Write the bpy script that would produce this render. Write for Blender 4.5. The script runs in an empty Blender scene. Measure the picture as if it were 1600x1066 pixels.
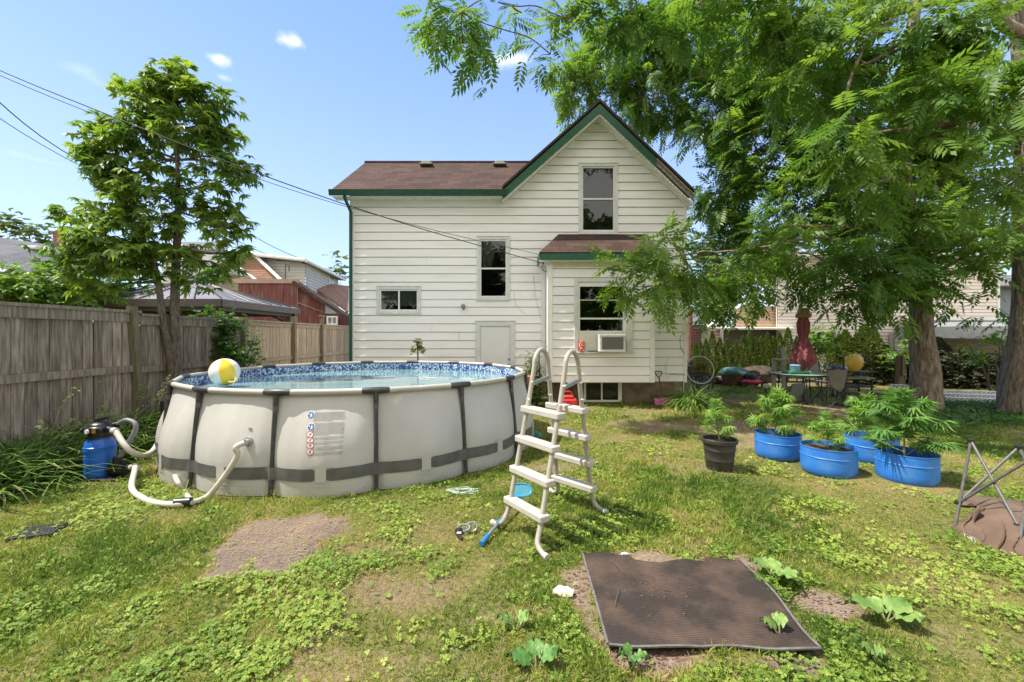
import bpy, math, random
import numpy as np
from mathutils import Vector, Matrix
random.seed(7); RNG = np.random.default_rng(7)
SC = bpy.context.scene
COL = SC.collection
# ------------------------------------------------------------------ camera
FPX, HZ, HC = 655.0, 525.0, 1.63          # focal length and horizon in photo pixels, eye height
cam_d = bpy.data.cameras.new('camera'); cam = bpy.data.objects.new('camera', cam_d); COL.objects.link(cam)
cam.location = (0, 0, HC); cam.rotation_euler = (math.radians(90), 0, 0)
cam_d.sensor_width = 36; cam_d.lens = 36 * FPX / 1600
cam_d.shift_y = -(533 - HZ) / 1600
cam_d.clip_start = 0.05; cam_d.clip_end = 600
SC.camera = cam
# ------------------------------------------------------------------ light
SUN_EL, SUN_AZ = math.radians(61), math.radians(-94)   # azimuth measured from +Y towards +X
sdir = Vector((math.cos(SUN_EL) * math.sin(SUN_AZ), math.cos(SUN_EL) * math.cos(SUN_AZ), math.sin(SUN_EL)))
sun_d = bpy.data.lights.new('sun', 'SUN'); sun = bpy.data.objects.new('sun', sun_d); COL.objects.link(sun)
sun_d.energy = 3.7; sun_d.angle = math.radians(0.6); sun_d.color = (1.0, 0.93, 0.80)
sun.rotation_euler = sdir.to_track_quat('Z', 'Y').to_euler()
SC.view_settings.view_transform = 'Standard'; SC.view_settings.look = 'None'
SC.view_settings.exposure = 1.05; SC.view_settings.gamma = 1; SC.view_settings.use_curve_mapping = False
W = bpy.data.worlds.new('World'); SC.world = W; W.use_nodes = True
def make_world():
    nt = W.node_tree; nt.nodes.clear(); N = nt.nodes.new; L = nt.links.new
    out = N('ShaderNodeOutputWorld'); bg = N('ShaderNodeBackground'); bg.inputs[1].default_value = 0.15
    sky = N('ShaderNodeTexSky'); sky.sky_type = 'NISHITA'; sky.sun_disc = False
    sky.sun_elevation = SUN_EL; sky.sun_rotation = SUN_AZ
    sky.air_density = 1.0; sky.dust_density = 0.6; sky.ozone_density = 1.2; sky.altitude = 100
    tc = N('ShaderNodeTexCoord')
    cur = sky.outputs[0]
    # thin white haze low in the sky, deeper blue higher up
    sep = N('ShaderNodeSeparateXYZ'); L(tc.outputs['Generated'], sep.inputs[0])
    mr = N('ShaderNodeMapRange'); mr.interpolation_type = 'SMOOTHSTEP'; mr.clamp = True
    mr.inputs[1].default_value = 0.0; mr.inputs[2].default_value = 0.75; mr.inputs[3].default_value = 0.0; mr.inputs[4].default_value = 1.0
    L(sep.outputs[2], mr.inputs[0])
    tint = N('ShaderNodeMix'); tint.data_type = 'RGBA'
    tint.inputs[6].default_value = SKY_LO; tint.inputs[7].default_value = SKY_HI; L(mr.outputs[0], tint.inputs[0])
    mx = N('ShaderNodeMix'); mx.data_type = 'RGBA'; mx.inputs[0].default_value = 0.7
    L(cur, mx.inputs[6]); L(tint.outputs[2], mx.inputs[7]); cur = mx.outputs[2]
    # unseen white glow added to the sky behind the viewpoint, brightens the shaded house wall
    mb_ = N('ShaderNodeMapRange'); mb_.interpolation_type = 'SMOOTHSTEP'; mb_.inputs[1].default_value = .05; mb_.inputs[2].default_value = -.55; L(sep.outputs[1], mb_.inputs[0])
    mc_ = N('ShaderNodeMix'); mc_.data_type = 'RGBA'; mc_.inputs[7].default_value = (5.7, 5.4, 5.0, 1); L(mb_.outputs[0], mc_.inputs[0]); L(cur, mc_.inputs[6]); cur = mc_.outputs[2]
    # small summer clouds
    nz = N('ShaderNodeTexNoise'); nz.inputs['Scale'].default_value = 14; nz.inputs['Detail'].default_value = 6; nz.inputs['Roughness'].default_value = .62
    L(tc.outputs['Generated'], nz.inputs['Vector'])
    for (px, py, w, hgt, a) in [(460, 66, 36, 18, .95), (342, 93, 26, 15, .9), (126, 110, 44, 17, .16), (150, 128, 30, 12, .12), (806, 92, 60, 22, .9), (930, 100, 50, 22, .6), (350, 122, 16, 8, .3), (60, 250, 60, 6, .1), (30, 240, 30, 5, .1)]:
        d = Vector((px - 800, FPX, HZ - py)).normalized()
        q = d.to_track_quat('Y', 'Z').to_euler()
        mp = N('ShaderNodeMapping'); mp.vector_type = 'TEXTURE'; mp.inputs['Rotation'].default_value = q
        dd = Vector((px - 800, FPX, HZ - py)).length
        mp.inputs['Scale'].default_value = (w / dd, 1, hgt / dd)
        L(tc.outputs['Generated'], mp.inputs['Vector'])
        sx = N('ShaderNodeSeparateXYZ'); L(mp.outputs[0], sx.inputs[0])
        cx = N('ShaderNodeCombineXYZ'); L(sx.outputs[0], cx.inputs[0]); L(sx.outputs[2], cx.inputs[2])
        ln = N('ShaderNodeVectorMath'); ln.operation = 'LENGTH'; L(cx.outputs[0], ln.inputs[0])
        m1 = N('ShaderNodeMath'); m1.operation = 'MULTIPLY_ADD'; m1.inputs[1].default_value = -1.0; m1.inputs[2].default_value = 0.38
        L(ln.outputs[1], m1.inputs[0])
        m2 = N('ShaderNodeMath'); m2.operation = 'MULTIPLY_ADD'; m2.inputs[1].default_value = 1.9; L(nz.outputs[0], m2.inputs[0]); 
        m0 = N('ShaderNodeMath'); m0.operation = 'SUBTRACT'; L(m1.outputs[0], m0.inputs[0]); m0.inputs[1].default_value = .55
        L(m0.outputs[0], m2.inputs[2])
        cl = N('ShaderNodeMapRange'); cl.clamp = True; cl.inputs[1].default_value = 0; cl.inputs[2].default_value = 1.05; cl.inputs[3].default_value = 0; cl.inputs[4].default_value = a
        cl.interpolation_type = 'SMOOTHSTEP'
        L(m2.outputs[0], cl.inputs[0])
        gt = N('ShaderNodeMath'); gt.operation = 'GREATER_THAN'; gt.inputs[1].default_value = 0; L(sx.outputs[1], gt.inputs[0])
        mu = N('ShaderNodeMath'); mu.operation = 'MULTIPLY'; L(gt.outputs[0], mu.inputs[0]); L(cl.outputs[0], mu.inputs[1])
        m = N('ShaderNodeMix'); m.data_type = 'RGBA'; m.inputs[7].default_value = (5.6, 5.5, 5.6, 1)
        L(mu.outputs[0], m.inputs[0]); L(cur, m.inputs[6]); cur = m.outputs[2]
    L(cur, bg.inputs[0]); L(bg.outputs[0], out.inputs[0])
SKY_LO = (2.2, 2.85, 4.0, 1); SKY_HI = (.80, 1.55, 3.7, 1)
make_world()
# ------------------------------------------------------------------ helpers
def P(px, py, Y): return Vector(((px - 800) / FPX * Y, Y, HC - (py - HZ) / FPX * Y))
def G(px, py):
    Y = HC * FPX / (py - HZ); return Vector(((px - 800) / FPX * Y, Y, 0))
def tag(o, label=None, cat=None, group=None, kind=None):
    if label: o['label'] = label
    if cat: o['category'] = cat
    if group: o['group'] = group
    if kind: o['kind'] = kind
    return o
def thing(name, label, cat, loc=(0, 0, 0), group=None, rz=0):
    o = bpy.data.objects.new(name, None); COL.objects.link(o); o.location = loc; o.rotation_euler = (0, 0, rz)
    o.empty_display_size = .1
    return tag(o, label, cat, group)
def wloc(o):
    v = Vector((0, 0, 0))
    while o is not None: v = v + o.location; o = o.parent
    return v
def copy_tree(o, parent=None):
    c = o.copy(); COL.objects.link(c)
    if parent is not None: c.parent = parent
    for ch in [k for k in bpy.data.objects if k.parent == o]: copy_tree(ch, c)
    return c
def catmull(pts, n=6):
    pts = [Vector(p) for p in pts]; out = []
    q = [pts[0] * 2 - pts[1]] + pts + [pts[-1] * 2 - pts[-2]]
    for i in range(1, len(q) - 2):
        for k in range(n):
            t = k / n
            out.append(.5 * ((2 * q[i]) + (q[i + 1] - q[i - 1]) * t + (2 * q[i - 1] - 5 * q[i] + 4 * q[i + 1] - q[i + 2]) * t * t + (3 * q[i] - q[i - 1] - 3 * q[i + 1] + q[i + 2]) * t ** 3))
    out.append(pts[-1]); return out
class MB:
    def __init__(s): s.v = []; s.f = []; s.m = []; s.cur = 0
    def face(s, pts):
        b = len(s.v); s.v += [tuple(p) for p in pts]; s.f.append(tuple(range(b, b + len(pts)))); s.m.append(s.cur); return s
    def add(s, vs, fs):
        b = len(s.v); s.v += [tuple(p) for p in vs]
        for f in fs: s.f.append(tuple(b + i for i in f)); s.m.append(s.cur)
        return s
    def box(s, lo, hi, M=None):
        x0, y0, z0 = lo; x1, y1, z1 = hi
        vs = [Vector(p) for p in [(x0, y0, z0), (x1, y0, z0), (x1, y1, z0), (x0, y1, z0), (x0, y0, z1), (x1, y0, z1), (x1, y1, z1), (x0, y1, z1)]]
        if M is not None: vs = [M @ p for p in vs]
        return s.add(vs, [(0, 3, 2, 1), (4, 5, 6, 7), (0, 1, 5, 4), (1, 2, 6, 5), (2, 3, 7, 6), (3, 0, 4, 7)])
    def bbox(s, lo, hi, b=.01, M=None):     # box with chamfered edges
        x0, y0, z0 = lo; x1, y1, z1 = hi; vs = []
        for (x, sx) in ((x0, 1), (x1, -1)):
            for (y, sy) in ((y0, 1), (y1, -1)):
                for (z, sz) in ((z0, 1), (z1, -1)):
                    vs += [Vector((x + sx * b, y + sy * b, z)), Vector((x + sx * b, y, z + sz * b)), Vector((x, y + sy * b, z + sz * b))]
        if M is not None: vs = [M @ p for p in vs]
        def i(a, c, e, k): return ((a * 2 + c) * 2 + e) * 3 + k
        fs = []
        for e in (0, 1): fs.append([i(0, 0, e, 0), i(1, 0, e, 0), i(1, 1, e, 0), i(0, 1, e, 0)])
        for c in (0, 1): fs.append([i(0, c, 0, 1), i(1, c, 0, 1), i(1, c, 1, 1), i(0, c, 1, 1)])
        for a in (0, 1): fs.append([i(a, 0, 0, 2), i(a, 1, 0, 2), i(a, 1, 1, 2), i(a, 0, 1, 2)])
        for c in (0, 1):
            for e in (0, 1): fs.append([i(0, c, e, 0), i(1, c, e, 0), i(1, c, e, 1), i(0, c, e, 1)])
        for a in (0, 1):
            for e in (0, 1): fs.append([i(a, 0, e, 0), i(a, 1, e, 0), i(a, 1, e, 2), i(a, 0, e, 2)])
        for a in (0, 1):
            for c in (0, 1): fs.append([i(a, c, 0, 1), i(a, c, 1, 1), i(a, c, 1, 2), i(a, c, 0, 2)])
        for a in (0, 1):
            for c in (0, 1):
                for e in (0, 1): fs.append([i(a, c, e, 0), i(a, c, e, 1), i(a, c, e, 2)])
        return s.add(vs, fs)
    def tube(s, pts, r, n=8, cap=True, rs=None):
        pts = [Vector(p) for p in pts]; k = len(pts)
        if rs is None: rs = [r] * k
        b = len(s.v); up = None
        for i, p in enumerate(pts):
            t = (pts[min(i + 1, k - 1)] - pts[max(i - 1, 0)])
            if t.length < 1e-9: t = Vector((0, 0, 1))
            t.normalize()
            if up is None:
                up = Vector((0, 0, 1)) if abs(t.z) < .9 else Vector((1, 0, 0))
            a = up - t * up.dot(t)
            if a.length < 1e-6: a = t.orthogonal()
            a.normalize(); up = a; c = t.cross(a)
            for j in range(n):
                th = 2 * math.pi * j / n
                s.v.append(tuple(p + (a * math.cos(th) + c * math.sin(th)) * rs[i]))
        for i in range(k - 1):
            for j in range(n):
                s.f.append((b + i * n + j, b + i * n + (j + 1) % n, b + (i + 1) * n + (j + 1) % n, b + (i + 1) * n + j)); s.m.append(s.cur)
        if cap:
            s.f.append(tuple(b + j for j in range(n))[::-1]); s.m.append(s.cur)
            s.f.append(tuple(b + (k - 1) * n + j for j in range(n))); s.m.append(s.cur)
        return s
    def lathe(s, prof, n=32, c=(0, 0, 0), M=None, cap=False):
        b = len(s.v); c = Vector(c)
        for (r, z) in prof:
            for j in range(n):
                th = 2 * math.pi * j / n; p = Vector((r * math.cos(th), r * math.sin(th), z))
                if M is not None: p = M @ p
                s.v.append(tuple(p + c))
        for i in range(len(prof) - 1):
            for j in range(n):
                s.f.append((b + i * n + j, b + i * n + (j + 1) % n, b + (i + 1) * n + (j + 1) % n, b + (i + 1) * n + j)); s.m.append(s.cur)
        if cap:
            for i in (0, len(prof) - 1): s.f.append(tuple(b + i * n + j for j in range(n))); s.m.append(s.cur)
        return s
    def ball(s, c, r, n=12, sc=(1, 1, 1), jit=0, rot=None):
        c = Vector(c); b = len(s.v); k = n // 2 + 1
        for i in range(k):
            ph = math.pi * i / (k - 1)
            for j in range(n):
                th = 2 * math.pi * j / n
                q = Vector((math.sin(ph) * math.cos(th) * sc[0], math.sin(ph) * math.sin(th) * sc[1], math.cos(ph) * sc[2]))
                if jit: q *= 1 + random.uniform(-jit, jit) * math.sin(ph)
                if rot is not None: q = rot @ q
                s.v.append(tuple(c + q * r))
        for i in range(k - 1):
            for j in range(n):
                s.f.append((b + i * n + j, b + (i + 1) * n + j, b + (i + 1) * n + (j + 1) % n, b + i * n + (j + 1) % n)); s.m.append(s.cur)
        return s
    def build(s, name, mats, parent=None, smooth=False, loc=None, angle=None):
        if not isinstance(mats, (list, tuple)): mats = [mats]
        off = wloc(parent) if parent is not None else Vector(loc or (0, 0, 0))
        me = bpy.data.meshes.new(name)
        me.from_pydata([(v[0] - off.x, v[1] - off.y, v[2] - off.z) for v in s.v], [], s.f)
        for m in mats: me.materials.append(m)
        me.polygons.foreach_set('material_index', s.m)
        import bmesh
        bm = bmesh.new(); bm.from_mesh(me)
        bmesh.ops.remove_doubles(bm, verts=bm.verts, dist=1e-5) if smooth else None
        bmesh.ops.recalc_face_normals(bm, faces=bm.faces) if not getattr(s, 'keep', False) else None
        bm.to_mesh(me); bm.free()
        if smooth:
            me.polygons.foreach_set('use_smooth', [True] * len(me.polygons))
            me.set_sharp_from_angle(angle=math.radians(angle or 40))
        me.update()
        o = bpy.data.objects.new(name, me); COL.objects.link(o)
        if parent is not None: o.parent = parent
        elif loc is not None: o.location = loc
        return o
# ------------------------------------------------------------------ materials
def lin(r, g, b):
    f = lambda c: (c / 255 / 12.92) if c / 255 <= .04045 else ((c / 255 + .055) / 1.055) ** 2.4
    return (f(r), f(g), f(b), 1)
def mat(name, c1,  c2=None, scale=8, rough=.7, spec=.5, metal=0, bump=0, bscale=None, detail=5, stretch=(1, 1, 1), c3=None, s3=1.5, a3=.5, lo=.35, hi=.65, trans=0, obj=True, coat=0, orand=0):
    m = bpy.data.materials.new(name); m.use_nodes = True; nt = m.node_tree; N = nt.nodes.new; L = nt.links.new
    bs = nt.nodes['Principled BSDF']; bs.inputs['Roughness'].default_value = rough; bs.inputs['Metallic'].default_value = metal
    bs.inputs['Specular IOR Level'].default_value = spec; bs.inputs['Coat Weight'].default_value = coat
    c1 = tuple(c1[:3]) + (1,)
    bs.inputs['Base Color'].default_value = c1
    tc = N('ShaderNodeTexCoord'); mp = N('ShaderNodeMapping'); mp.inputs['Scale'].default_value = stretch; L(tc.outputs['Object'], mp.inputs[0])
    if c2 is not None:
        nz = N('ShaderNodeTexNoise'); nz.inputs['Scale'].default_value = scale; nz.inputs['Detail'].default_value = detail; L(mp.outputs[0], nz.inputs[0])
        mr = N('ShaderNodeMapRange'); mr.inputs[1].default_value = lo; mr.inputs[2].default_value = hi; L(nz.outputs[0], mr.inputs[0])
        mx = N('ShaderNodeMix'); mx.data_type = 'RGBA'; mx.inputs[6].default_value = c1; mx.inputs[7].default_value = tuple(c2[:3]) + (1,)
        L(mr.outputs[0], mx.inputs[0]); cur = mx.outputs[2]
        if c3 is not None:
            n3 = N('ShaderNodeTexNoise'); n3.inputs['Scale'].default_value = s3; n3.inputs['Detail'].default_value = 6; L(mp.outputs[0], n3.inputs[0])
            r3 = N('ShaderNodeMapRange'); r3.inputs[1].default_value = .5; r3.inputs[2].default_value = .75; r3.inputs[4].default_value = a3; L(n3.outputs[0], r3.inputs[0])
            m3 = N('ShaderNodeMix'); m3.data_type = 'RGBA'; m3.inputs[7].default_value = tuple(c3[:3]) + (1,); L(r3.outputs[0], m3.inputs[0]); L(cur, m3.inputs[6]); cur = m3.outputs[2]
        if orand:
            oi = N('ShaderNodeObjectInfo'); rr_ = N('ShaderNodeMapRange'); rr_.inputs[3].default_value = 1 - orand; rr_.inputs[4].default_value = 1 + orand; L(oi.outputs['Random'], rr_.inputs[0])
            hv = N('ShaderNodeHueSaturation'); L(rr_.outputs[0], hv.inputs['Value']); L(cur, hv.inputs['Color']); cur = hv.outputs[0]
        L(cur, bs.inputs['Base Color'])
    if bump:
        n2 = N('ShaderNodeTexNoise'); n2.inputs['Scale'].default_value = bscale or scale * 3; n2.inputs['Detail'].default_value = 4; L(mp.outputs[0], n2.inputs[0])
        bp = N('ShaderNodeBump'); bp.inputs['Strength'].default_value = 1; bp.inputs['Distance'].default_value = bump; L(n2.outputs[0], bp.inputs['Height']); L(bp.outputs[0], bs.inputs['Normal'])
    return m
def leaf_mat(name, c1, c2, trans=.35, rough=.45, spec=.35):
    """leaf colours vary from leaf to leaf through the 'tone' attribute (0..1)"""
    m = bpy.data.materials.new(name); m.use_nodes = True; nt = m.node_tree; N = nt.nodes.new; L = nt.links.new
    bs = nt.nodes['Principled BSDF']; out = nt.nodes['Material Output']
    at = N('ShaderNodeAttribute'); at.attribute_name = 'tone'
    mx = N('ShaderNodeMix'); mx.data_type = 'RGBA'; mx.inputs[6].default_value = tuple(c1) + (1,); mx.inputs[7].default_value = tuple(c2) + (1,)
    L(at.outputs['Fac'], mx.inputs[0]); L(mx.outputs[2], bs.inputs['Base Color'])
    bs.inputs['Roughness'].default_value = rough; bs.inputs['Specular IOR Level'].default_value = spec
    tr = N('ShaderNodeBsdfTranslucent'); hs = N('ShaderNodeHueSaturation'); hs.inputs['Saturation'].default_value = 1.15; hs.inputs['Value'].default_value = 1.7; hs.inputs['Hue'].default_value = .485
    L(mx.outputs[2], hs.inputs['Color']); L(hs.outputs[0], tr.inputs[0])
    ms = N('ShaderNodeMixShader'); ms.inputs[0].default_value = trans; L(bs.outputs[0], ms.inputs[1]); L(tr.outputs[0], ms.inputs[2]); L(ms.outputs[0], out.inputs[0])
    return m
def blade_mat(name, stops, trans=.3):
    m = bpy.data.materials.new(name); m.use_nodes = True; nt = m.node_tree; N = nt.nodes.new; L = nt.links.new
    bs = nt.nodes['Principled BSDF']; out = nt.nodes['Material Output']
    at = N('ShaderNodeAttribute'); at.attribute_name = 'tone'
    cr = N('ShaderNodeValToRGB'); e = cr.color_ramp.elements
    while len(e) < len(stops): e.new(.5)
    for i, (p, c) in enumerate(stops): e[i].position = p; e[i].color = tuple(c) + (1,)
    L(at.outputs['Fac'], cr.inputs[0]); L(cr.outputs[0], bs.inputs['Base Color']); bs.inputs['Roughness'].default_value = .6; bs.inputs['Specular IOR Level'].default_value = .3
    tr = N('ShaderNodeBsdfTranslucent'); L(cr.outputs[0], tr.inputs[0])
    ms = N('ShaderNodeMixShader'); ms.inputs[0].default_value = trans; L(bs.outputs[0], ms.inputs[1]); L(tr.outputs[0], ms.inputs[2]); L(ms.outputs[0], out.inputs[0])
    return m
# ------------------------------------------------------------------ scattered foliage as one mesh, from numpy
def inst_mesh(name, tv, tf, pos, X, Y, Z, scale, tone, m, parent=None, loc=None, tone_t=None, smooth=False):
    """tv (k,3) template verts, tf (q,4) faces, put at pos (n,3) with axes X,Y,Z (n,3)"""
    n, k, q = len(pos), len(tv), len(tf); off = wloc(parent) if parent is not None else Vector(loc or (0, 0, 0))
    sc = np.asarray(scale).reshape(n, 1, -1) if np.ndim(scale) else np.full((n, 1, 1), scale)
    T = np.broadcast_to(tv[None], (n, k, 3)) * sc
    V = pos[:, None, :] + T[:, :, 0:1] * X[:, None, :] + T[:, :, 1:2] * Y[:, None, :] + T[:, :, 2:3] * Z[:, None, :]
    V = (V - np.array(off)).reshape(-1, 3).astype(np.float32)
    w = tf.shape[1]
    F = (tf[None] + (np.arange(n) * k)[:, None, None]).reshape(-1).astype(np.int32)
    me = bpy.data.meshes.new(name); me.vertices.add(n * k); me.vertices.foreach_set('co', V.ravel())
    me.loops.add(n * q * w); me.loops.foreach_set('vertex_index', F)
    me.polygons.add(n * q); me.polygons.foreach_set('loop_start', np.arange(n * q, dtype=np.int32) * w)
    me.update(calc_edges=True)
    a = me.attributes.new('tone', 'FLOAT', 'POINT')
    t = np.repeat(np.asarray(tone, dtype=np.float32), k)
    if tone_t is not None: t = np.clip(t + np.tile(tone_t, n), 0, 1)
    a.data.foreach_set('value', t.astype(np.float32))
    me.materials.append(m)
    o = bpy.data.objects.new(name, me); COL.objects.link(o)
    if parent is not None: o.parent = parent
    elif loc is not None: o.location = loc
    return o
def norm(a): return a / (np.linalg.norm(a, axis=-1, keepdims=True) + 1e-9)
def frames(d, roll_ref=None, rng=RNG):
    """orthonormal axes: Y along d, Z as near to up (or roll_ref) as can be"""
    d = norm(d); ref = np.broadcast_to(np.array([0, 0, 1.]) if roll_ref is None else roll_ref, d.shape) + rng.normal(0, .25, d.shape)
    x = norm(np.cross(d, ref)); z = np.cross(x, d); return x, d, z
def leaf_tmpl(L=1., w=.32, fold=.05, base=(0, 0, 0), ang=0, droop=0, tilt=0):
    """one leaf along its own +Y turned by ang about Z; 2 quads folded at the midrib"""
    v = np.array([[0, 0, 0], [-w / 2, .42 * L, fold * L], [0, L, -droop * L], [w / 2, .42 * L, fold * L], [0, .5 * L, 0 - droop * .2 * L]])
    c, s = math.cos(ang), math.sin(ang); R = np.array([[c, -s, 0], [s, c, 0], [0, 0, 1]])
    v = v @ R.T
    if tilt: v[:, 2] -= tilt * np.hypot(v[:, 0], v[:, 1])
    return v + np.array(base), np.array([[0, 1, 2, 4], [0, 4, 2, 3]])
def join_t(parts):
    V, F, b = [], [], 0
    for v, f in parts: V.append(v); F.append(f + b); b += len(v)
    return np.concatenate(V), np.concatenate(F)
def pinnate(npair=7, Lf=.24, wf=.28, simple=False):
    parts = []
    for i in range(npair):
        y = .14 + .8 * i / npair; s = Lf * (.75 + .5 * math.sin(math.pi * (i + .8) / (npair + 1)))
        z = -.28 * y * y
        for sg in (-1, 1):
            a = -sg * math.radians(62 - 3 * i) + random.uniform(-.12, .12)
            v, f = leaf_tmpl(s, s * wf, .03, (0, y, z), a, .1, .35 + random.uniform(-.12, .12))
            if simple: v = v[[0, 1, 2, 3]]; f = np.array([[0, 1, 2, 3]])
            parts.append((v, f))
    v, f = leaf_tmpl(Lf * .9, Lf * wf, .03, (0, .93, -.26), 0, .1, .3)
    if simple: v = v[[0, 1, 2, 3]]; f = np.array([[0, 1, 2, 3]])
    parts.append((v, f))
    # midrib as a thin strip
    parts.append((np.array([[-.006, 0, 0], [.006, 0, 0], [.003, .95, -.27], [-.003, .95, -.27]]), np.array([[0, 1, 2, 3]])))
    return join_t(parts)
def palmate(n=7, w=.2):
    parts = []
    for i in range(n):
        a = (i - (n - 1) / 2) * math.radians(165 / (n - 1)); L = 1 - .42 * abs(i - (n - 1) / 2) / ((n - 1) / 2)
        parts.append(leaf_tmpl(L, w * L, .03, (0, .12, 0), -a, .25, .18))
    parts.append((np.array([[-.01, -.25, -.02], [.01, -.25, -.02], [.01, .12, 0], [-.01, .12, 0]]), np.array([[0, 1, 2, 3]])))
    return join_t(parts)
def whorl(n=7, w=.42):
    parts = []
    for i in range(n):
        a = (i - (n - 1) / 2) * math.radians(200 / (n - 1)); L = 1 - .25 * abs(i - (n - 1) / 2) / ((n - 1) / 2)
        parts.append(leaf_tmpl(L, w * L, .05, (0, .1, 0), -a + random.uniform(-.15, .15), .2, .25 + random.uniform(-.1, .2)))
    return join_t(parts)
# ================================================================== materials in use
M = {}
def siding_mat(name, c, dirt):
    m = mat(name, c, tuple(x * .93 for x in c[:3]), scale=2.2, rough=.5, c3=dirt, s3=2.6, a3=.28, stretch=(.35, .35, 3), bump=.0012, bscale=30)
    return m
M['siding'] = siding_mat('house_siding', (.87, .855, .84), (.64, .60, .52))
M['trim'] = mat('white_trim', (.80, .80, .76), (.72, .72, .68), scale=6, rough=.45)
M['greytrim'] = mat('grey_white_trim', (.66, .68, .65), (.57, .59, .57), scale=6, rough=.5)
M['green'] = mat('green_paint', (.004, .070, .032), (.007, .095, .045), scale=10, rough=.4)
M['dkgreen'] = mat('dark_green_metal', (.012, .060, .040), (.018, .08, .05), scale=10, rough=.35)
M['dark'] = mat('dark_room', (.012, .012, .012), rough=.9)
M['metal'] = mat('galvanised', (.45, .46, .46), (.36, .37, .37), scale=20, rough=.4, metal=.8)
M['black'] = mat('black_plastic', (.012, .012, .013), (.02, .02, .02), scale=30, rough=.35)
M['wire'] = mat('black_wire', (.008, .008, .008), rough=.6)
M['white'] = mat('white_plastic', (.78, .78, .76), (.7, .7, .67), scale=12, rough=.4)
M['curtain'] = mat('curtain', (.75, .76, .72), (.50, .52, .48), scale=14, rough=.9, stretch=(3, 1, .2))
M['wood'] = mat('weathered_wood', (.30, .25, .20), (.16, .13, .10), scale=5, rough=.9, stretch=(4, 4, .6), bump=.004, bscale=18)
M['soil'] = mat('potting_soil', (.05, .032, .022), (.11, .075, .055), scale=40, rough=1, bump=.02, bscale=30)
M['stone'] = mat('foundation_stucco', (.15, .105, .075), (.25, .19, .14), scale=4, rough=.95, bump=.02, bscale=14)
def glass_mat():
    m = bpy.data.materials.new('window_glass'); m.use_nodes = True; nt = m.node_tree; N = nt.nodes.new; L = nt.links.new
    nt.nodes.remove(nt.nodes['Principled BSDF']); out = nt.nodes['Material Output']
    fr = N('ShaderNodeFresnel'); fr.inputs[0].default_value = 1.5
    gl = N('ShaderNodeBsdfGlossy'); gl.inputs['Roughness'].default_value = .015; gl.inputs[0].default_value = (.95, .97, 1, 1)
    tr = N('ShaderNodeBsdfTransparent'); tr.inputs[0].default_value = (.55, .58, .56, 1)
    ad = N('ShaderNodeMath'); ad.operation = 'MULTIPLY_ADD'; ad.inputs[1].default_value = 1.1; ad.inputs[2].default_value = .01; ad.use_clamp = True; L(fr.outputs[0], ad.inputs[0])
    nz = N('ShaderNodeTexNoise'); nz.inputs['Scale'].default_value = 2.5; tc = N('ShaderNodeTexCoord'); L(tc.outputs['Object'], nz.inputs[0])
    bp = N('ShaderNodeBump'); bp.inputs['Distance'].default_value = .004; L(nz.outputs[0], bp.inputs['Height']); L(bp.outputs[0], gl.inputs['Normal'])
    ms = N('ShaderNodeMixShader'); L(ad.outputs[0], ms.inputs[0]); L(tr.outputs[0], ms.inputs[1]); L(gl.outputs[0], ms.inputs[2]); L(ms.outputs[0], out.inputs[0])
    return m
M['glass'] = glass_mat()
M['npane'] = mat('neighbour_glass', (.20, .23, .25), (.35, .38, .40), scale=3, rough=.1)
def shingle_mat(name, ca, cb, cc, row=.14, wid=.30):
    m = bpy.data.materials.new(name); m.use_nodes = True; nt = m.node_tree; N = nt.nodes.new; L = nt.links.new
    bs = nt.nodes['Principled BSDF']; bs.inputs['Roughness'].default_value = .95; bs.inputs['Specular IOR Level'].default_value = .2
    uv = N('ShaderNodeUVMap'); uv.uv_map = 'UVMap'
    br = N('ShaderNodeTexBrick'); br.inputs['Scale'].default_value = 1; br.inputs['Brick Width'].default_value = wid; br.inputs['Row Height'].default_value = row
    br.inputs['Mortar Size'].default_value = .006; br.inputs['Color1'].default_value = tuple(ca) + (1,); br.inputs['Color2'].default_value = tuple(cb) + (1,); br.inputs['Mortar'].default_value = tuple(x * .35 for x in ca) + (1,)
    br.inputs['Bias'].default_value = -.1
    L(uv.outputs[0], br.inputs['Vector'])
    nz = N('ShaderNodeTexNoise'); nz.inputs['Scale'].default_value = 60; nz.inputs['Detail'].default_value = 3; L(uv.outputs[0], nz.inputs['Vector'])
    mx = N('ShaderNodeMix'); mx.data_type = 'RGBA'; mx.inputs[7].default_value = tuple(cc) + (1,); L(br.outputs[0], mx.inputs[6])
    mr = N('ShaderNodeMapRange'); mr.inputs[1].default_value = .4; mr.inputs[2].default_value = .7; mr.inputs[4].default_value = .6; L(nz.outputs[0], mr.inputs[0]); L(mr.outputs[0], mx.inputs[0])
    n2 = N('ShaderNodeTexNoise'); n2.inputs['Scale'].default_value = 1.1; L(uv.outputs[0], n2.inputs['Vector'])
    hs = N('ShaderNodeHueSaturation'); m2 = N('ShaderNodeMapRange'); m2.inputs[3].default_value = .75; m2.inputs[4].default_value = 1.25; L(n2.outputs[0], m2.inputs[0]); L(m2.outputs[0], hs.inputs['Value']); L(mx.outputs[2], hs.inputs['Color'])
    L(hs.outputs[0], bs.inputs['Base Color'])
    bp = N('ShaderNodeBump'); bp.inputs['Distance'].default_value = .012; L(br.outputs[1], bp.inputs['Height']); bp.invert = True; L(bp.outputs[0], bs.inputs['Normal'])
    return m
M['shingle'] = shingle_mat('brown_shingles', (.080, .047, .039), (.030, .021, .019), (.13, .085, .07), .20, .36)
M['shingle_grey'] = shingle_mat('grey_shingles', (.17, .17, .18), (.13, .13, .14), (.24, .24, .25))
M['shingle_tan'] = shingle_mat('tan_shingles', (.34, .19, .13), (.26, .14, .10), (.40, .26, .19))
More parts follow.
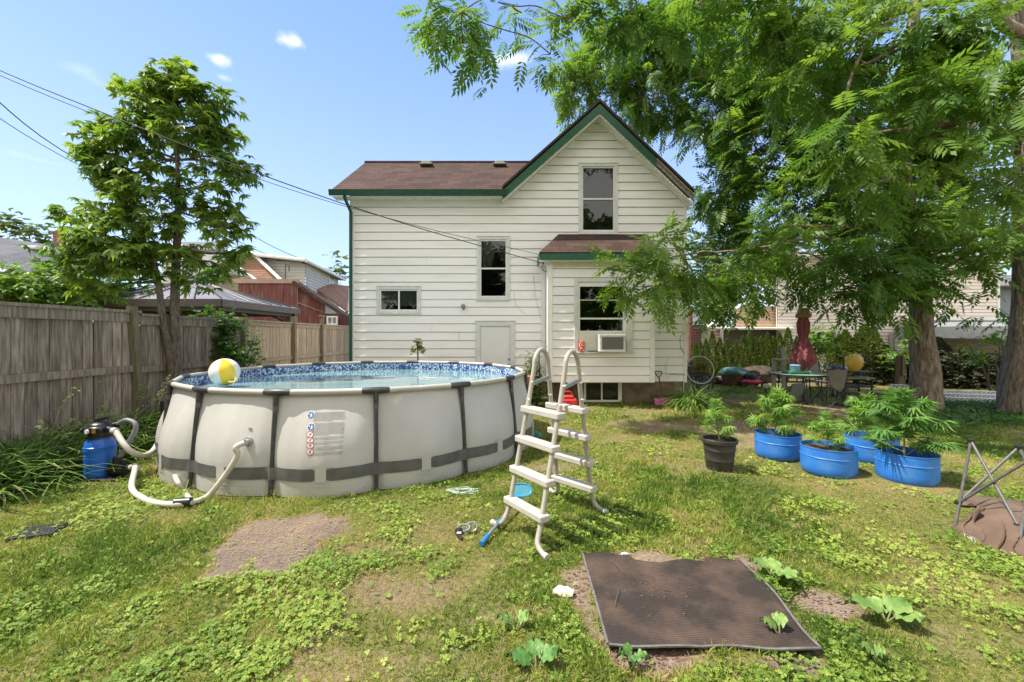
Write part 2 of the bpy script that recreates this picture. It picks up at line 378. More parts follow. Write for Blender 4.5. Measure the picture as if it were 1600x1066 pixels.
def planar_uv(o, quads):
    """uv in metres along each roof plane: u level, v up the slope"""
    me = o.data; uv = me.uv_layers.new(name='UVMap')
    for p in me.polygons:
        n = p.normal; u = Vector((-n.y, n.x, 0))
        if u.length < 1e-4: u = Vector((1, 0, 0))
        u.normalize(); v = n.cross(u)
        for li in p.loop_indices:
            c = me.vertices[me.loops[li].vertex_index].co
            uv.data[li].uv = (c.dot(u), c.dot(v))
# ================================================================== setting: ground
def ground_mat():
    m = bpy.data.materials.new('lawn_ground'); m.use_nodes = True; nt = m.node_tree; N = nt.nodes.new; L = nt.links.new
    bs = nt.nodes['Principled BSDF']; bs.inputs['Roughness'].default_value = 1; bs.inputs['Specular IOR Level'].default_value = .1
    tc = N('ShaderNodeTexCoord')
    def noise(s, d=5):
        n = N('ShaderNodeTexNoise'); n.inputs['Scale'].default_value = s; n.inputs['Detail'].default_value = d; L(tc.outputs['Object'], n.inputs[0]); return n.outputs[0]
    def ramp(f, lo, hi):
        r = N('ShaderNodeMapRange'); r.inputs[1].default_value = lo; r.inputs[2].default_value = hi; L(f, r.inputs[0]); return r.outputs[0]
    def mix(f, a, b):
        x = N('ShaderNodeMix'); x.data_type = 'RGBA'
        (L(f, x.inputs[0]))
        for s, k in ((a, 6), (b, 7)):
            if isinstance(s, tuple): x.inputs[k].default_value = s + (1,)
            else: L(s, x.inputs[k])
        return x.outputs[2]
    g = mix(ramp(noise(30), .35, .65), (.075, .085, .024), (.20, .185, .06))
    g = mix(ramp(noise(1.2), .52, .68), g, (.24, .18, .085))
    at = N('ShaderNodeAttribute'); at.attribute_name = 'bare'
    dirt = mix(ramp(noise(25), .35, .65), (.29, .215, .165), (.19, .135, .105))
    g = mix(at.outputs['Fac'], g, dirt)
    L(g, bs.inputs['Base Color'])
    bp = N('ShaderNodeBump'); bp.inputs['Distance'].default_value = .02; L(noise(35), bp.inputs['Height']); L(bp.outputs[0], bs.inputs['Normal'])
    return m
def poly_mask(poly, x, y, soft=.12, wob=None):
    """1 inside polygon, falling to 0 over soft metres outside (numpy)"""
    p = np.array([(a[0], a[1]) for a in poly]); inside = np.zeros(x.shape, bool); dmin = np.full(x.shape, 1e9)
    for i in range(len(p)):
        a, b = p[i], p[(i + 1) % len(p)]
        c = ((a[1] > y) != (b[1] > y)) & (x < (b[0] - a[0]) * (y - a[1]) / (b[1] - a[1] + 1e-12) + a[0]); inside ^= c
        d = b - a; t = np.clip(((x - a[0]) * d[0] + (y - a[1]) * d[1]) / (d @ d), 0, 1)
        dmin = np.minimum(dmin, np.hypot(x - a[0] - t * d[0], y - a[1] - t * d[1]))
    sd = np.where(inside, dmin, -dmin)
    if wob is not None: sd = sd + wob
    return np.clip(.5 + sd / soft, 0, 1)
_gr = np.random.default_rng(11)
_wv = [(_gr.normal(0, 1, 2), _gr.uniform(0, 6.28)) for _ in range(24)]
def fnoise(x, y, s):
    """smooth pseudo noise about 0 with unit-ish range, feature size s metres"""
    r = 0
    for i, (k, p) in enumerate(_wv):
        sc = 2.2 / s * (1 + .35 * (i % 4)); kk = k / (np.hypot(*k) + .3); r = r + np.sin(kk[0] * x * sc + kk[1] * y * sc + p + 1.3 * np.sin(kk[1] * x * sc * .7 + p * 2))
    return r / 4.9
MATPOLY = [G(912, 868), G(1165, 880), G(1296, 1026), G(1180, 1034), G(945, 1026)]
PATCH = [G(390, 812), G(470, 808), G(545, 806), G(535, 835), G(480, 875), G(440, 902), G(322, 902), G(345, 870), G(370, 840)]
MULCH = [G(905, 872), G(960, 862), G(1060, 866), G(1150, 872), G(1180, 888), G(1060, 890), G(930, 886)]
MULCH2 = [G(950, 1012), G(1100, 1010), G(1190, 1024), G(1280, 1030), G(1240, 1064), G(1050, 1050), G(960, 1036)]
MULCH3 = [G(1215, 925), G(1290, 920), G(1335, 945), G(1320, 970), G(1250, 965)]
MULCH4 = [G(880, 900), G(915, 880), G(950, 1010), G(915, 1000)]
def bare_amount(x, y):
    wob = fnoise(x, y, .35) * .05 + fnoise(x + 5, y, .12) * .02
    b = poly_mask(PATCH, x, y, .10, wob)
    for q in (MULCH, MULCH2, MULCH3, MULCH4): b = np.maximum(b, .9 * poly_mask(q, x, y, .10, wob * 1.2))
    for (px, py, rx, ry, a) in [(1040, 668, 60, 7, .8), (1090, 672, 50, 6, .7), (1150, 668, 60, 12, .7), (980, 665, 40, 5, .6), (1330, 640, 70, 12, .85), (1300, 634, 60, 8, .7), (1480, 642, 70, 8, .6), (1205, 690, 60, 9, .7), (870, 730, 40, 7, .6), (1100, 735, 40, 6, .35),
                               (630, 925, 120, 30, .55), (780, 960, 60, 20, .45), (1110, 830, 50, 8, .3), (480, 1010, 50, 30, .35), (580, 860, 40, 12, .3), (690, 830, 40, 14, .25), (250, 810, 70, 14, .4), (60, 930, 70, 20, .25), (1430, 905, 60, 14, .3), (1500, 1000, 90, 20, .25), (650, 1040, 200, 22, .35), (1260, 880, 60, 10, .25)]:
        c = G(px, py); e = G(px + rx, py); f = G(px, py - ry); g = G(px, py + ry)
        RX = abs(e.x - c.x); RY = abs(f.y - g.y) / 2
        d = np.hypot((x - c.x) / RX, (y - c.y) / RY) + fnoise(x, y, .4) * .35
        b = np.maximum(b, a * np.clip(1.6 - d * 1.1, 0, 1))
    b = np.maximum(b, np.clip((fnoise(x, y, 1.3) + fnoise(x + 9, y - 4, .5) * .6 - 1.15) * 1.2, 0, .35))
    # under the big trees and against the hedge
    b = np.maximum(b, np.clip((y - 11.6) / 1.5, 0, 1) * np.clip((x - 8.5) / 1, 0, 1) * .35)
    return np.clip(b, 0, 1)
def make_ground():
    nx, ny = 260, 230
    xs = np.concatenate([[-250, -120, -60, -35], np.linspace(-16, 20, nx), [40, 70, 130, 250]])
    ys = np.concatenate([[-40, -15, -4], np.linspace(.8, 19, ny), [25, 40, 80, 160, 320]])
    Xg, Yg = np.meshgrid(xs, ys); Z = fnoise(Xg, Yg, 1.2) * .012 + fnoise(Xg + 3, Yg, .35) * .006
    near = (np.abs(Xg) < 20) & (Yg > .5) & (Yg < 19); Z = np.where(near, Z, 0)
    inpool = np.hypot(Xg + 2.334, Yg - 6.895) < 2.9; Z = np.where(inpool, -.01, Z)
    b = bare_amount(Xg, Yg); Z = Z - .012 * np.where(near, b, 0)
    n0, n1 = Xg.shape
    V = np.stack([Xg, Yg, Z], -1).reshape(-1, 3).astype(np.float32)
    i = np.arange((n0 - 1) * (n1 - 1)); r, c = i // (n1 - 1), i % (n1 - 1); a = r * n1 + c
    F = np.stack([a, a + 1, a + n1 + 1, a + n1], -1).astype(np.int32)
    me = bpy.data.meshes.new('ground'); me.vertices.add(len(V)); me.vertices.foreach_set('co', V.ravel())
    me.loops.add(F.size); me.loops.foreach_set('vertex_index', F.ravel()); me.polygons.add(len(F)); me.polygons.foreach_set('loop_start', np.arange(len(F), dtype=np.int32) * 4)
    me.update(calc_edges=True)
    at = me.attributes.new('bare', 'FLOAT', 'POINT'); at.data.foreach_set('value', b.ravel().astype(np.float32))
    me.materials.append(ground_mat()); me.polygons.foreach_set('use_smooth', [True] * len(me.polygons))
    o = bpy.data.objects.new('ground', me); COL.objects.link(o); tag(o, kind='structure'); return o
make_ground()
# ================================================================== the white house
WY = 10.30           # front wall plane
BY = 9.66            # bay front plane
def wx(px, Y=WY): return (px - 800) / FPX * Y
def wz(py, Y=WY): return HC - (py - HZ) / FPX * Y
def siding(mb, poly, holes, Y, z_base, step=.2045, lap=.022, under=.004):
    """horizontal lap boards clipped to a convex-in-x polygon (list of (x,z)) with rectangular holes (x0,x1,z0,z1)"""
    zs_all = [p[1] for p in poly]; zmin, zmax = min(zs_all), max(zs_all)
    def xr(z):
        xsn = []
        for i in range(len(poly)):
            (ax, az), (bx, bz) = poly[i], poly[(i + 1) % len(poly)]
            if (az - z) * (bz - z) <= 0 and abs(az - bz) > 1e-9: xsn.append(ax + (bx - ax) * (z - az) / (bz - az))
        xsn.sort(); return xsn
    k0 = math.floor((zmin - z_base) / step); z = z_base + k0 * step
    while z < zmax - 1e-6:
        lo, hi = max(z, zmin), min(z + step, zmax)
        cuts = sorted({lo, hi} | {h for H in holes for h in H[2:] if lo < h < hi} | {p[1] for p in poly if lo < p[1] < hi})
        jig = random.uniform(-.0015, .0015)
        for a, b in zip(cuts[:-1], cuts[1:]):
            if b - a < 1e-4: continue
            A = xr(a + 1e-5); B = xr(b - 1e-5)
            for i in range(0, min(len(A), len(B)) - 1, 2):
                segs = [(A[i], A[i + 1], B[i], B[i + 1])]
                for H in holes:
                    if H[2] < (a + b) / 2 < H[3]:
                        ns = []
                        for (a0, a1, b0, b1) in segs:
                            if H[0] >= max(a1, b1) or H[1] <= min(a0, b0): ns.append((a0, a1, b0, b1)); continue
                            if min(a0, b0) < H[0]: ns.append((a0, H[0], b0, H[0]))
                            if max(a1, b1) > H[1]: ns.append((H[1], a1, H[1], b1))
                        segs = ns
                for (a0, a1, b0, b1) in segs:
                    ya = Y - lap * (1 - (a - z) / step) + jig; yb = Y - lap * (1 - (b - z) / step) + jig
                    if abs(a - z) < 1e-6 and b - a > .02:
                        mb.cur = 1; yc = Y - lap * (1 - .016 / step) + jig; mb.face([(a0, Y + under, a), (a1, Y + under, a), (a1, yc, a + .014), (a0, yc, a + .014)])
                        mb.cur = 0; mb.face([(a0, yc, a + .014), (a1, yc, a + .014), (b1, yb, b), (b0, yb, b)])
                    else: mb.face([(a0, ya, a), (a1, ya, a), (b1, yb, b), (b0, yb, b)])
        z += step
house = thing('house', 'white clapboard two storey house with green gutters and a brown shingle roof behind the pool', 'house', (0, WY, 0))
XL, XR = wx(548), wx(1072)
ZB = wz(596); ZE = wz(306)      # siding bottom, wall top under the gutter
GX, GZ = wx(937), wz(181)       # gable tip
VX = wx(785)
zb0 = wz(558.5)                 # a board edge seen in the photo
W1 = dict(x0=wx(745), x1=wx(797), z0=wz(469), z1=wz(370))     # middle double hung
W2 = dict(x0=wx(904), x1=wx(965), z0=wz(366), z1=wz(256))     # gable window
W3 = dict(x0=wx(589), x1=wx(658), z0=wz(490), z1=wz(448))     # slider
DR = dict(x0=wx(743), x1=wx(805), z0=wz(640), z1=wz(502))     # door
hole = lambda w, e=.03: (w['x0'] + e, w['x1'] - e, w['z0'] + e, w['z1'] - e)
mb = MB(); mb.keep = True
bay_lo, bay_hi = wx(845), wx(1035)
poly = [(XL, ZB), (XR, ZB), (XR, ZE), (GX, GZ), (VX, ZE), (XL, ZE)]
siding(mb, poly, [hole(W1), hole(W2), hole(W3), (DR['x0'] + .03, DR['x1'] - .03, 0, DR['z1'] - .03)], WY, zb0)
mb.cur = 1; rj = random.Random(4)      # butt joints between siding boards
for i in range(26):
    z = zb0 + .2045 * rj.randint(-5, 16); x = rj.uniform(XL + .4, XR - .4)
    if z < ZB or z > ZE - .3 or any(w['x0'] - .1 < x < w['x1'] + .1 and w['z0'] - .3 < z < w['z1'] + .1 for w in (W1, W2, W3, DR)) or (bay_lo < x < bay_hi and z < 3.6): continue
    mb.face([(x, WY - .0215, z + .016), (x + .004, WY - .0215, z + .016), (x + .004, WY - .003, z + .2), (x, WY - .003, z + .2)])
M['lip'] = mat('siding_shade_and_joint', (.30, .265, .20), (.46, .42, .34), scale=3, rough=.9)  # dark colour stands in for shade under board edges; also on butt joints
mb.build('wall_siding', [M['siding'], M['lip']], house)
mb = MB()   # side and back walls, inner lining
mb.box((XL, WY + .12, .0), (XL + .1, WY + 4.4, ZE)); mb.box((XR - .1, WY + .12, 0), (XR, WY + 8, ZE))
mb.box((XL + .1, WY + 4.3, 0), (XR - .1, WY + 4.4, ZE))
mb.build('side_wall', M['siding'], house)
mb = MB(); zf = ZB + .01
mb.box((XL + .03, WY + .02, -.1), (DR['x0'] + .05, WY + .1, zf)); mb.box((DR['x1'] - .05, WY + .02, -.1), (XR - .06, WY + .1, zf))
mb.build('foundation', M['stone'], house)
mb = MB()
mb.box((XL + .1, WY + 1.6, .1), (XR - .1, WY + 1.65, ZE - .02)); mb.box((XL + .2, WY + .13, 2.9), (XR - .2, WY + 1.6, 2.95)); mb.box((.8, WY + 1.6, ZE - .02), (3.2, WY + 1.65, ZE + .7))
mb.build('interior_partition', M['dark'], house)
# corner boards
mb = MB(); mb.box((XL - .01, WY - .03, ZB - .02), (XL + .085, WY + .12, ZE)); mb.build('corner_board', M['trim'], house); mb = MB(); mb.box((XR - .07, WY - .03, ZB - .02), (XR + .012, WY + .12, ZE + .05))
mb.build('corner_board', M['trim'], house)
def window(w, parent, Y, name='window', split='h', curtain=None, cas=.075, sash=.035):
    """casing, sash bars and separate panes; glass set back from the casing"""
    x0, x1, z0, z1 = w['x0'], w['x1'], w['z0'], w['z1']
    mb = MB(); y0, y1 = Y - .038, Y + .02
    mb.bbox((x0, y0, z1 - cas), (x1, y1, z1), .004); mb.bbox((x0, y0, z0), (x1, y1, z0 + cas * .8), .004)
    mb.bbox((x0, y0, z0 + cas * .8), (x0 + cas, y1, z1 - cas), .004); mb.bbox((x1 - cas, y0, z0 + cas * .8), (x1, y1, z1 - cas), .004)
    mb.box((x0 - .008, y0 - .012, z1), (x1 + .008, y1, z1 + .012))
    mb.box((x0 - .008, y0 - .016, z0 - .014), (x1 + .008, y1, z0))
    wo = mb.build(name, M['greytrim'], parent)
    ix0, ix1, iz0, iz1 = x0 + cas, x1 - cas, z0 + cas * .8, z1 - cas
    mb = MB(); ys0, ys1 = Y - .008, Y + .03
    mb.box((ix0, ys0, iz1 - sash), (ix1, ys1, iz1)); mb.box((ix0, ys0, iz0), (ix1, ys1, iz0 + sash * 1.2))
    mb.box((ix0, ys0, iz0 + sash * 1.2), (ix0 + sash, ys1, iz1 - sash)); mb.box((ix1 - sash, ys0, iz0 + sash * 1.2), (ix1, ys1, iz1 - sash))
    gx0, gx1, gz0, gz1 = ix0 + sash, ix1 - sash, iz0 + sash * 1.2, iz1 - sash
    if split == 'h': zm = (gz0 + gz1) / 2; mb.box((gx0, ys0 - .008, zm - .018), (gx1, ys1, zm + .018))
    if split == 'v': xm = (gx0 + gx1) / 2; mb.box((xm - .018, ys0 - .006, gz0), (xm + .018, ys1, gz1))
    mb.build('sash', M['white'], wo)
    mb = MB(); yg = Y + .016
    if split == 'h':
        mb.box((gx0, yg, gz0), (gx1, yg + .004, zm - .018)); mb.box((gx0, yg - .01, zm + .018), (gx1, yg - .006, gz1))
    elif split == 'v':
        mb.box((gx0, yg, gz0), (xm - .018, yg + .004, gz1)); mb.box((xm + .018, yg, gz0), (gx1, yg + .004, gz1))
    else: mb.box((gx0, yg, gz0), (gx1, yg + .004, gz1))
    mb.build('glass_pane', M['glass'], wo)
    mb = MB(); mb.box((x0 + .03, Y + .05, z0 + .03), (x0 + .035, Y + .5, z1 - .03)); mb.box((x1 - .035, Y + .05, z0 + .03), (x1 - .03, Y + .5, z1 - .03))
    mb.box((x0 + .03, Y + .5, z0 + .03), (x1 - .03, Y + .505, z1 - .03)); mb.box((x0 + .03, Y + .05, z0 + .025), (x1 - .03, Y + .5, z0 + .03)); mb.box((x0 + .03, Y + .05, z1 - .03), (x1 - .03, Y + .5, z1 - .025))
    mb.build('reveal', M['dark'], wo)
    if curtain:
        mb = MB()
        for (a, b, c, d, e) in curtain:   # fractions: x0,x1 top, x0,x1 bottom, z bottom
            n = 24; zt = gz1; zbm = gz0 + (gz1 - gz0) * e
            for i in range(n):
                f0, f1 = i / n, (i + 1) / n
                T = lambda f: gx0 + (gx1 - gx0) * (a + (b - a) * f); B = lambda f: gx0 + (gx1 - gx0) * (c + (d - c) * f)
                yy = lambda f: Y + .07 + .012 * math.sin(f * 34)
                mb.face([(B(f0), yy(f0), zbm), (B(f1), yy(f1), zbm), (T(f1), yy(f1), zt), (T(f0), yy(f0), zt)])
        mb.build('curtain', M['curtain'], wo, smooth=True)
    return wo
window(W1, house, WY, curtain=[(0, .62, .05, .42, .52)])
window(W2, house, WY)
window(W3, house, WY, split='v', curtain=[(0, .98, 0, .98, .2)], cas=.07)
# door
mb = MB(); x0, x1, z1 = DR['x0'], DR['x1'], DR['z1']; c = .12
mb.bbox((x0, WY - .04, .12), (x0 + c, WY + .03, z1 - c), .005); mb.bbox((x1 - c, WY - .04, .12), (x1, WY + .03, z1 - c), .005); mb.bbox((x0, WY - .04, z1 - c), (x1, WY + .03, z1), .005)
mb.box((x0 - .01, WY - .055, z1), (x1 + .01, WY + .02, z1 + .012))
df = mb.build('door', M['greytrim'], house)
mb = MB(); mb.bbox((x0 + c, WY - .004, .13), (x1 - c, WY + .04, z1 - c), .004); mb.build('door_leaf', M['door'] if 'door' in M else mat('door_white', (.74, .74, .75), (.70, .70, .71), scale=3, rough=.4), df)
mb = MB()
for (px, py) in ((795.5, 561), (794.5, 569)):
    p = P(px, py, WY - .03); mb.ball(p, .028, 10); mb.tube([p, p + Vector((0, .03, 0))], .014)
mb.build('door_handle', M['metal'], df, smooth=True)
mb = MB(); mb.box((x0 - .05, WY - .5, 0), (x1 + .05, WY + .02, .12)); mb.build('door_step', M['stone'], house)
# ---- roofs
OH = .35; EY = WY - OH
def roof_slab(mb, quad, th=.06):
    n = (quad[1] - quad[0]).cross(quad[2] - quad[0]).normalized()
    if n.z < 0: n = -n
    lo = [q - n * th for q in quad]; k = len(quad)
    mb.face(quad); mb.face(lo[::-1])
    for i in range(k): mb.face([quad[i], lo[i], lo[(i + 1) % k], quad[(i + 1) % k]])
zeave = 5.10; xl = (517 - 800) / FPX * EY
RYr = 12.25; RZ = HC + (HZ - 254.5) / FPX * RYr
GPX, GPZ = (937 - 800) / FPX * EY, HC + (HZ - 162) / FPX * EY
vx = (785 - 800) / FPX * EY; vz = HC + (HZ - 297) / FPX * EY; vxr = (1084 - 800) / FPX * EY; vzr = HC + (HZ - 303) / FPX * EY
mb = MB()
# left wing: front slope up to the valley with the front gable
sl = (RZ - vz) / (RYr - EY); gs = (GPZ - vz) / (GPX - vx)
xv = vx + (RZ - vz) / gs      # where valley meets the wing ridge
roof_slab(mb, [Vector((xl, EY, vz)), Vector((vx, EY, vz)), Vector((xv, RYr, RZ)), Vector((xl, RYr, RZ))])
roof_slab(mb, [Vector((xl, RYr, RZ)), Vector((xv, RYr, RZ)), Vector((xv, RYr + 2.5, vz)), Vector((xl, RYr + 2.5, vz))])
r1 = mb.build('roof', M['shingle'], house); planar_uv(r1, 1)
mb = MB(); by = WY + 8.3
roof_slab(mb, [Vector((vx, EY, vz)), Vector((GPX, EY, GPZ)), Vector((GPX, by, GPZ)), Vector((xv, by, RZ)), Vector((xv, RYr, RZ))])
roof_slab(mb, [Vector((GPX, EY, GPZ)), Vector((vxr, EY, vzr)), Vector((vxr, by, vzr)), Vector((GPX, by, GPZ))])
r2 = mb.build('roof', M['shingle'], house); planar_uv(r2, 1)
mb = MB(); mb.tube([(xl, RYr, RZ + .01), (xv, RYr, RZ + .01)], .05, 6); mb.build('ridge_cap', M['shingle'], r1); planar_uv(bpy.data.objects['ridge_cap'], 1)
for px in (667, 781):          # roof vents on the left wing
    p = P(px, 258, RYr - .35); zz = vz + sl * (p.y - EY)
    mb = MB(); mb.bbox((p.x - .19, p.y - .16, zz + .01), (p.x + .19, p.y + .2, zz + .04), .01); mb.bbox((p.x - .13, p.y - .1, zz + .04), (p.x + .13, p.y + .14, zz + .14), .02)
    mb.build('roof_vent', mat('vent_grey', (.30, .31, .27), rough=.6), r1)
# gable end wall lining behind the gable siding closes the attic
# rake boards: along the gable, green then weathered grey at lower right
def rake(mb, a, b, hgt, y0, y1, down=.02):
    a = Vector(a); b = Vector(b)
    for (p, q) in ((a, b),):
        mb.add([(p.x, y0, p.z - down), (q.x, y0, q.z - down), (q.x, y0, q.z - down - hgt), (p.x, y0, p.z - down - hgt), (p.x, y1, p.z - down), (q.x, y1, q.z - down), (q.x, y1, q.z - down - hgt), (p.x, y1, p.z - down - hgt)],
               [(0, 1, 2, 3), (7, 6, 5, 4), (0, 4, 5, 1), (3, 2, 6, 7), (0, 3, 7, 4), (1, 5, 6, 2)])
mb = MB(); t = .60; brk = Vector((GPX + (vxr - GPX) * t, 0, GPZ + (vzr - GPZ) * t))
rake(mb, (GPX, 0, GPZ + .0), (vx, 0, vz), .21, EY - .03, EY + .02); rake(mb, (GPX + .001, 0, GPZ), brk, .21, EY - .031, EY + .02)
mb.build('rake_board', M['green'], house)
mb = MB(); rake(mb, brk, (vxr, 0, vzr), .15, EY - .02, EY + .02, .03); rake(mb, brk, (vxr, 0, vzr), .05, EY - .05, EY - .021, .02)
tag(mb.build('rake_board', mat('bare_grey_wood', (.16, .14, .12), (.30, .27, .23), scale=6, rough=.9, stretch=(3, 1, 3)), house), 'weathered grey bare rake board without green paint')
# shingle edge above the rake (dark drip line)
mb = MB(); rake(mb, (GPX, 0, GPZ + .09), (vx, 0, vz + .09), .06, EY - .06, EY + .3, 0); rake(mb, (GPX, 0, GPZ + .09), (vxr, 0, vzr + .09), .06, EY - .06, EY + .3, 0)
mb.build('roof_edge', mat('shingle_edge', (.03, .022, .02), (.07, .05, .045), scale=30, rough=.95), r2)
# soffits
M['soffit'] = mat('soffit_white', (.74, .72, .64), (.6, .58, .5), scale=8, rough=.6)
mb = MB(); d0 = .27
for (a, b) in (((GPX, GPZ), (vx, vz)), ((GPX, GPZ), (vxr, vzr))):
    mb.add([(a[0], EY + .02, a[1] - d0 + .03), (b[0], EY + .02, b[1] - d0 + .03), (b[0], WY + .01, b[1] - d0 + .03), (a[0], WY + .01, a[1] - d0 + .03)], [(0, 1, 2, 3)])
    rake(mb, (a[0], 0, a[1] - d0 + .04), (b[0], 0, b[1] - d0 + .04), .055, EY + .0, EY + .03, 0)
mb.add([(xl, EY + .02, vz - .14), (vx + .1, EY + .02, vz - .14), (vx + .1, WY + .01, vz - .14), (xl, WY + .01, vz - .14)], [(0, 1, 2, 3)])
mb.build('soffit', M['soffit'], house)
mb = MB()   # small screws/vents along the right soffit, seen as a dotted line
for i in range(30):
    f = .05 + .93 * i / 30; x = GPX + (vxr - GPX) * f; z = GPZ + (vzr - GPZ) * f - d0 - .0
    mb.box((x - .008, EY - .003, z - .012), (x + .008, EY + .002, z + .006))
mb.build('soffit_nail', M['black'], house)
# gutter and downspout
mb = MB(); gz = vz - .015
pr = [(0, 0), (0, -.11), (.03, -.125), (.09, -.125), (.12, 0), (.11, 0), (.085, -.11), (.02, -.11)]
vs = []
for x in (xl - .02, vx + .12):
    for (a, b) in pr: vs.append((x, EY - .105 + (.12 - a), gz + b))
n = len(pr); mb.add(vs, [tuple(range(n)), tuple(range(n, 2 * n))] + [(i, (i + 1) % n, n + (i + 1) % n, n + i) for i in range(n)])
gut = mb.build('gutter', M['dkgreen'], house)
mb = MB(); dx = (546.5 - 800) / FPX * (WY - .06)
path = [(dx, EY - .03, gz - .1), (dx, EY - .02, gz - .18), (dx + .03, WY - .08, gz - .42), (dx + .03, WY - .08, .25), (dx + .03, WY - .2, .12)]
mb.tube(path, .042, 6); mb.build('downspout', M['dkgreen'], gut)
# ---- bay
bay_x0, bay_x1 = wx(856, BY), wx(1022, BY); bz0 = wz(597, BY); bz1 = wz(404, BY)
bw = dict(x0=wx(897, BY), x1=wx(988, BY), z0=wz(550, BY), z1=wz(435, BY))
mb = MB(); mb.keep = True
siding(mb, [(bay_x0, bz0), (bay_x1, bz0), (bay_x1, bz1), (bay_x0, bz1)], [hole(bw)], BY, wz(545, BY) - .005, step=.2045)
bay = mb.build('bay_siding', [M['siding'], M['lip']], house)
mb = MB()
mb.box((bay_x0, BY + .12, bz0), (bay_x0 + .06, WY, bz1)); mb.box((bay_x1 - .06, BY + .12, bz0), (bay_x1, WY, bz1)); mb.box((bay_x0, BY + .02, bz0 - .02), (bay_x1, WY, bz0))
mb.build('bay_side', M['siding'], bay)
mb = MB()
mb.bbox((bay_x0 - .01, BY - .03, bz0 - .01), (bay_x0 + .11, BY + .12, bz1 + .03), .006); mb.build('corner_board', M['trim'], bay); mb = MB()
mb.bbox((bay_x1 - .1, BY - .03, bz0 - .01), (bay_x1 + .01, BY + .12, bz1), .006); mb.build('corner_board', M['trim'], bay); mb = MB()
mb.bbox((bay_x0 + .02 - .13, WY - .035, bz0 + .05), (bay_x0 + .02 - .03, WY + .01, bz1), .006)
mb.build('corner_board', M['trim'], bay)
mb = MB(); mb.box((bay_x0 + .115, BY - .022, bz1 - .21), (bay_x1 - .105, BY - .018, bz1)); mb.build('frieze_board', mat('yellowed_frieze', (.66, .57, .36), (.72, .66, .48), scale=3, rough=.6), bay)
# bay hip roof
bey = BY - .25; ex0, ex1 = (843 - 800) / FPX * bey, (1036 - 800) / FPX * bey; ez = wz(394, bey)
tz = wz(366); tx0, tx1 = wx(873), wx(1010)
a, b_, c_, d_ = Vector((ex0, bey, ez)), Vector((ex1, bey, ez)), Vector((tx1, WY, tz)), Vector((tx0, WY, tz))
mb = MB(); e0, e1 = Vector((ex0, WY, ez)), Vector((ex1, WY, ez))
roof_slab(mb, [a, b_, c_, d_], .04); roof_slab(mb, [e0, a, d_], .04); roof_slab(mb, [b_, e1, c_], .04)
br_ = mb.build('roof', M['shingle'], bay); planar_uv(br_, 1)
mb = MB(); mb.box((ex0 + .03, bey - .02, ez - .17), (ex1 + .0, bey + .02, ez - .035)); mb.box((ex0 + .0, bey + .02, ez - .17), (ex0 + .03, WY, ez - .035)); mb.box((ex1 - .03, bey + .02, ez - .17), (ex1, WY, ez - .035))
mb.build('fascia_board', M['green'], bay)
mb = MB(); mb.box((ex0 + .03, bey + .02, ez - .19), (ex1 - .03, BY + .1, ez - .165)); mb.box((ex0 + .01, bey + .01, ez - .215), (ex0 + .12, bey + .14, ez - .17))
mb.box((ex0 + .03, BY + .1, ez - .19), (bay_x0, WY, ez - .165))
mb.build('soffit', M['soffit'], bay)
# bay window with ladder of sash bars, sill panel, AC
x0, x1, z0, z1 = bw['x0'], bw['x1'], bw['z0'], bw['z1']; cz = .09
mb = MB()
mb.bbox((x0, BY - .05, z1 - cz), (x1, BY + .02, z1), .005); mb.bbox((x0, BY - .05, z0), (x0 + cz, BY + .02, z1 - cz), .005); mb.bbox((x1 - cz * 1.6, BY - .05, z0), (x1, BY + .02, z1 - cz), .005)
mb.bbox((x0 - .02, BY - .11, z0 - .03), (x1 + .02, BY + .02, z0), .006)
bwin = mb.build('window', M['greytrim'], bay)
gx0, gx1 = wx(906, BY), wx(973, BY)
zt, zm1, zm2, zb_ = wz(448, BY), wz(469, BY), wz(498, BY), wz(517, BY)
mb = MB(); ys0, ys1 = BY - .02, BY + .03
mb.box((x0 + cz, ys0, zt), (x1 - cz * 1.6, ys1, z1 - cz)); mb.box((x0 + cz, ys0, zb_ - .03), (x1 - cz * 1.6, ys1, zb_))
mb.box((x0 + cz, ys0, zb_), (gx0, ys1, zt)); mb.box((gx1, ys0, zb_), (x1 - cz * 1.6, ys1, zt))
mb.box((gx0, ys0 + .01, zm1 - .008), (gx1, ys1, zm1 + .008)); mb.box((gx0, ys0 - .01, zm2 - .018), (gx1, ys1, zm2 + .018))
mb.build('sash', M['white'], bwin)
mb = MB(); mb.box((gx0, BY + .018, zb_), (gx1, BY + .022, zm2 - .018)); mb.box((gx0, BY + .006, zm2 + .018), (gx1, BY + .01, zt)); mb.build('glass_pane', M['glass'], bwin)
mb = MB(); mb.box((x0 + cz, BY - .012, z0), (x1 - cz * 1.6, BY + .02, zb_ - .03)); mb.build('filler_panel', mat('filler_panel', (.74, .72, .64), (.68, .66, .58), scale=4, rough=.5), bwin)
mb = MB(); mb.box((x0 + .02, BY + .3, z0), (x1 - .02, BY + .31, z1)); mb.box((x0 + .02, BY + .05, z0), (x0 + .03, BY + .3, z1)); mb.box((x1 - .03, BY + .05, z0), (x1 - .02, BY + .3, z1)); mb.build('reveal', M['dark'], bwin)
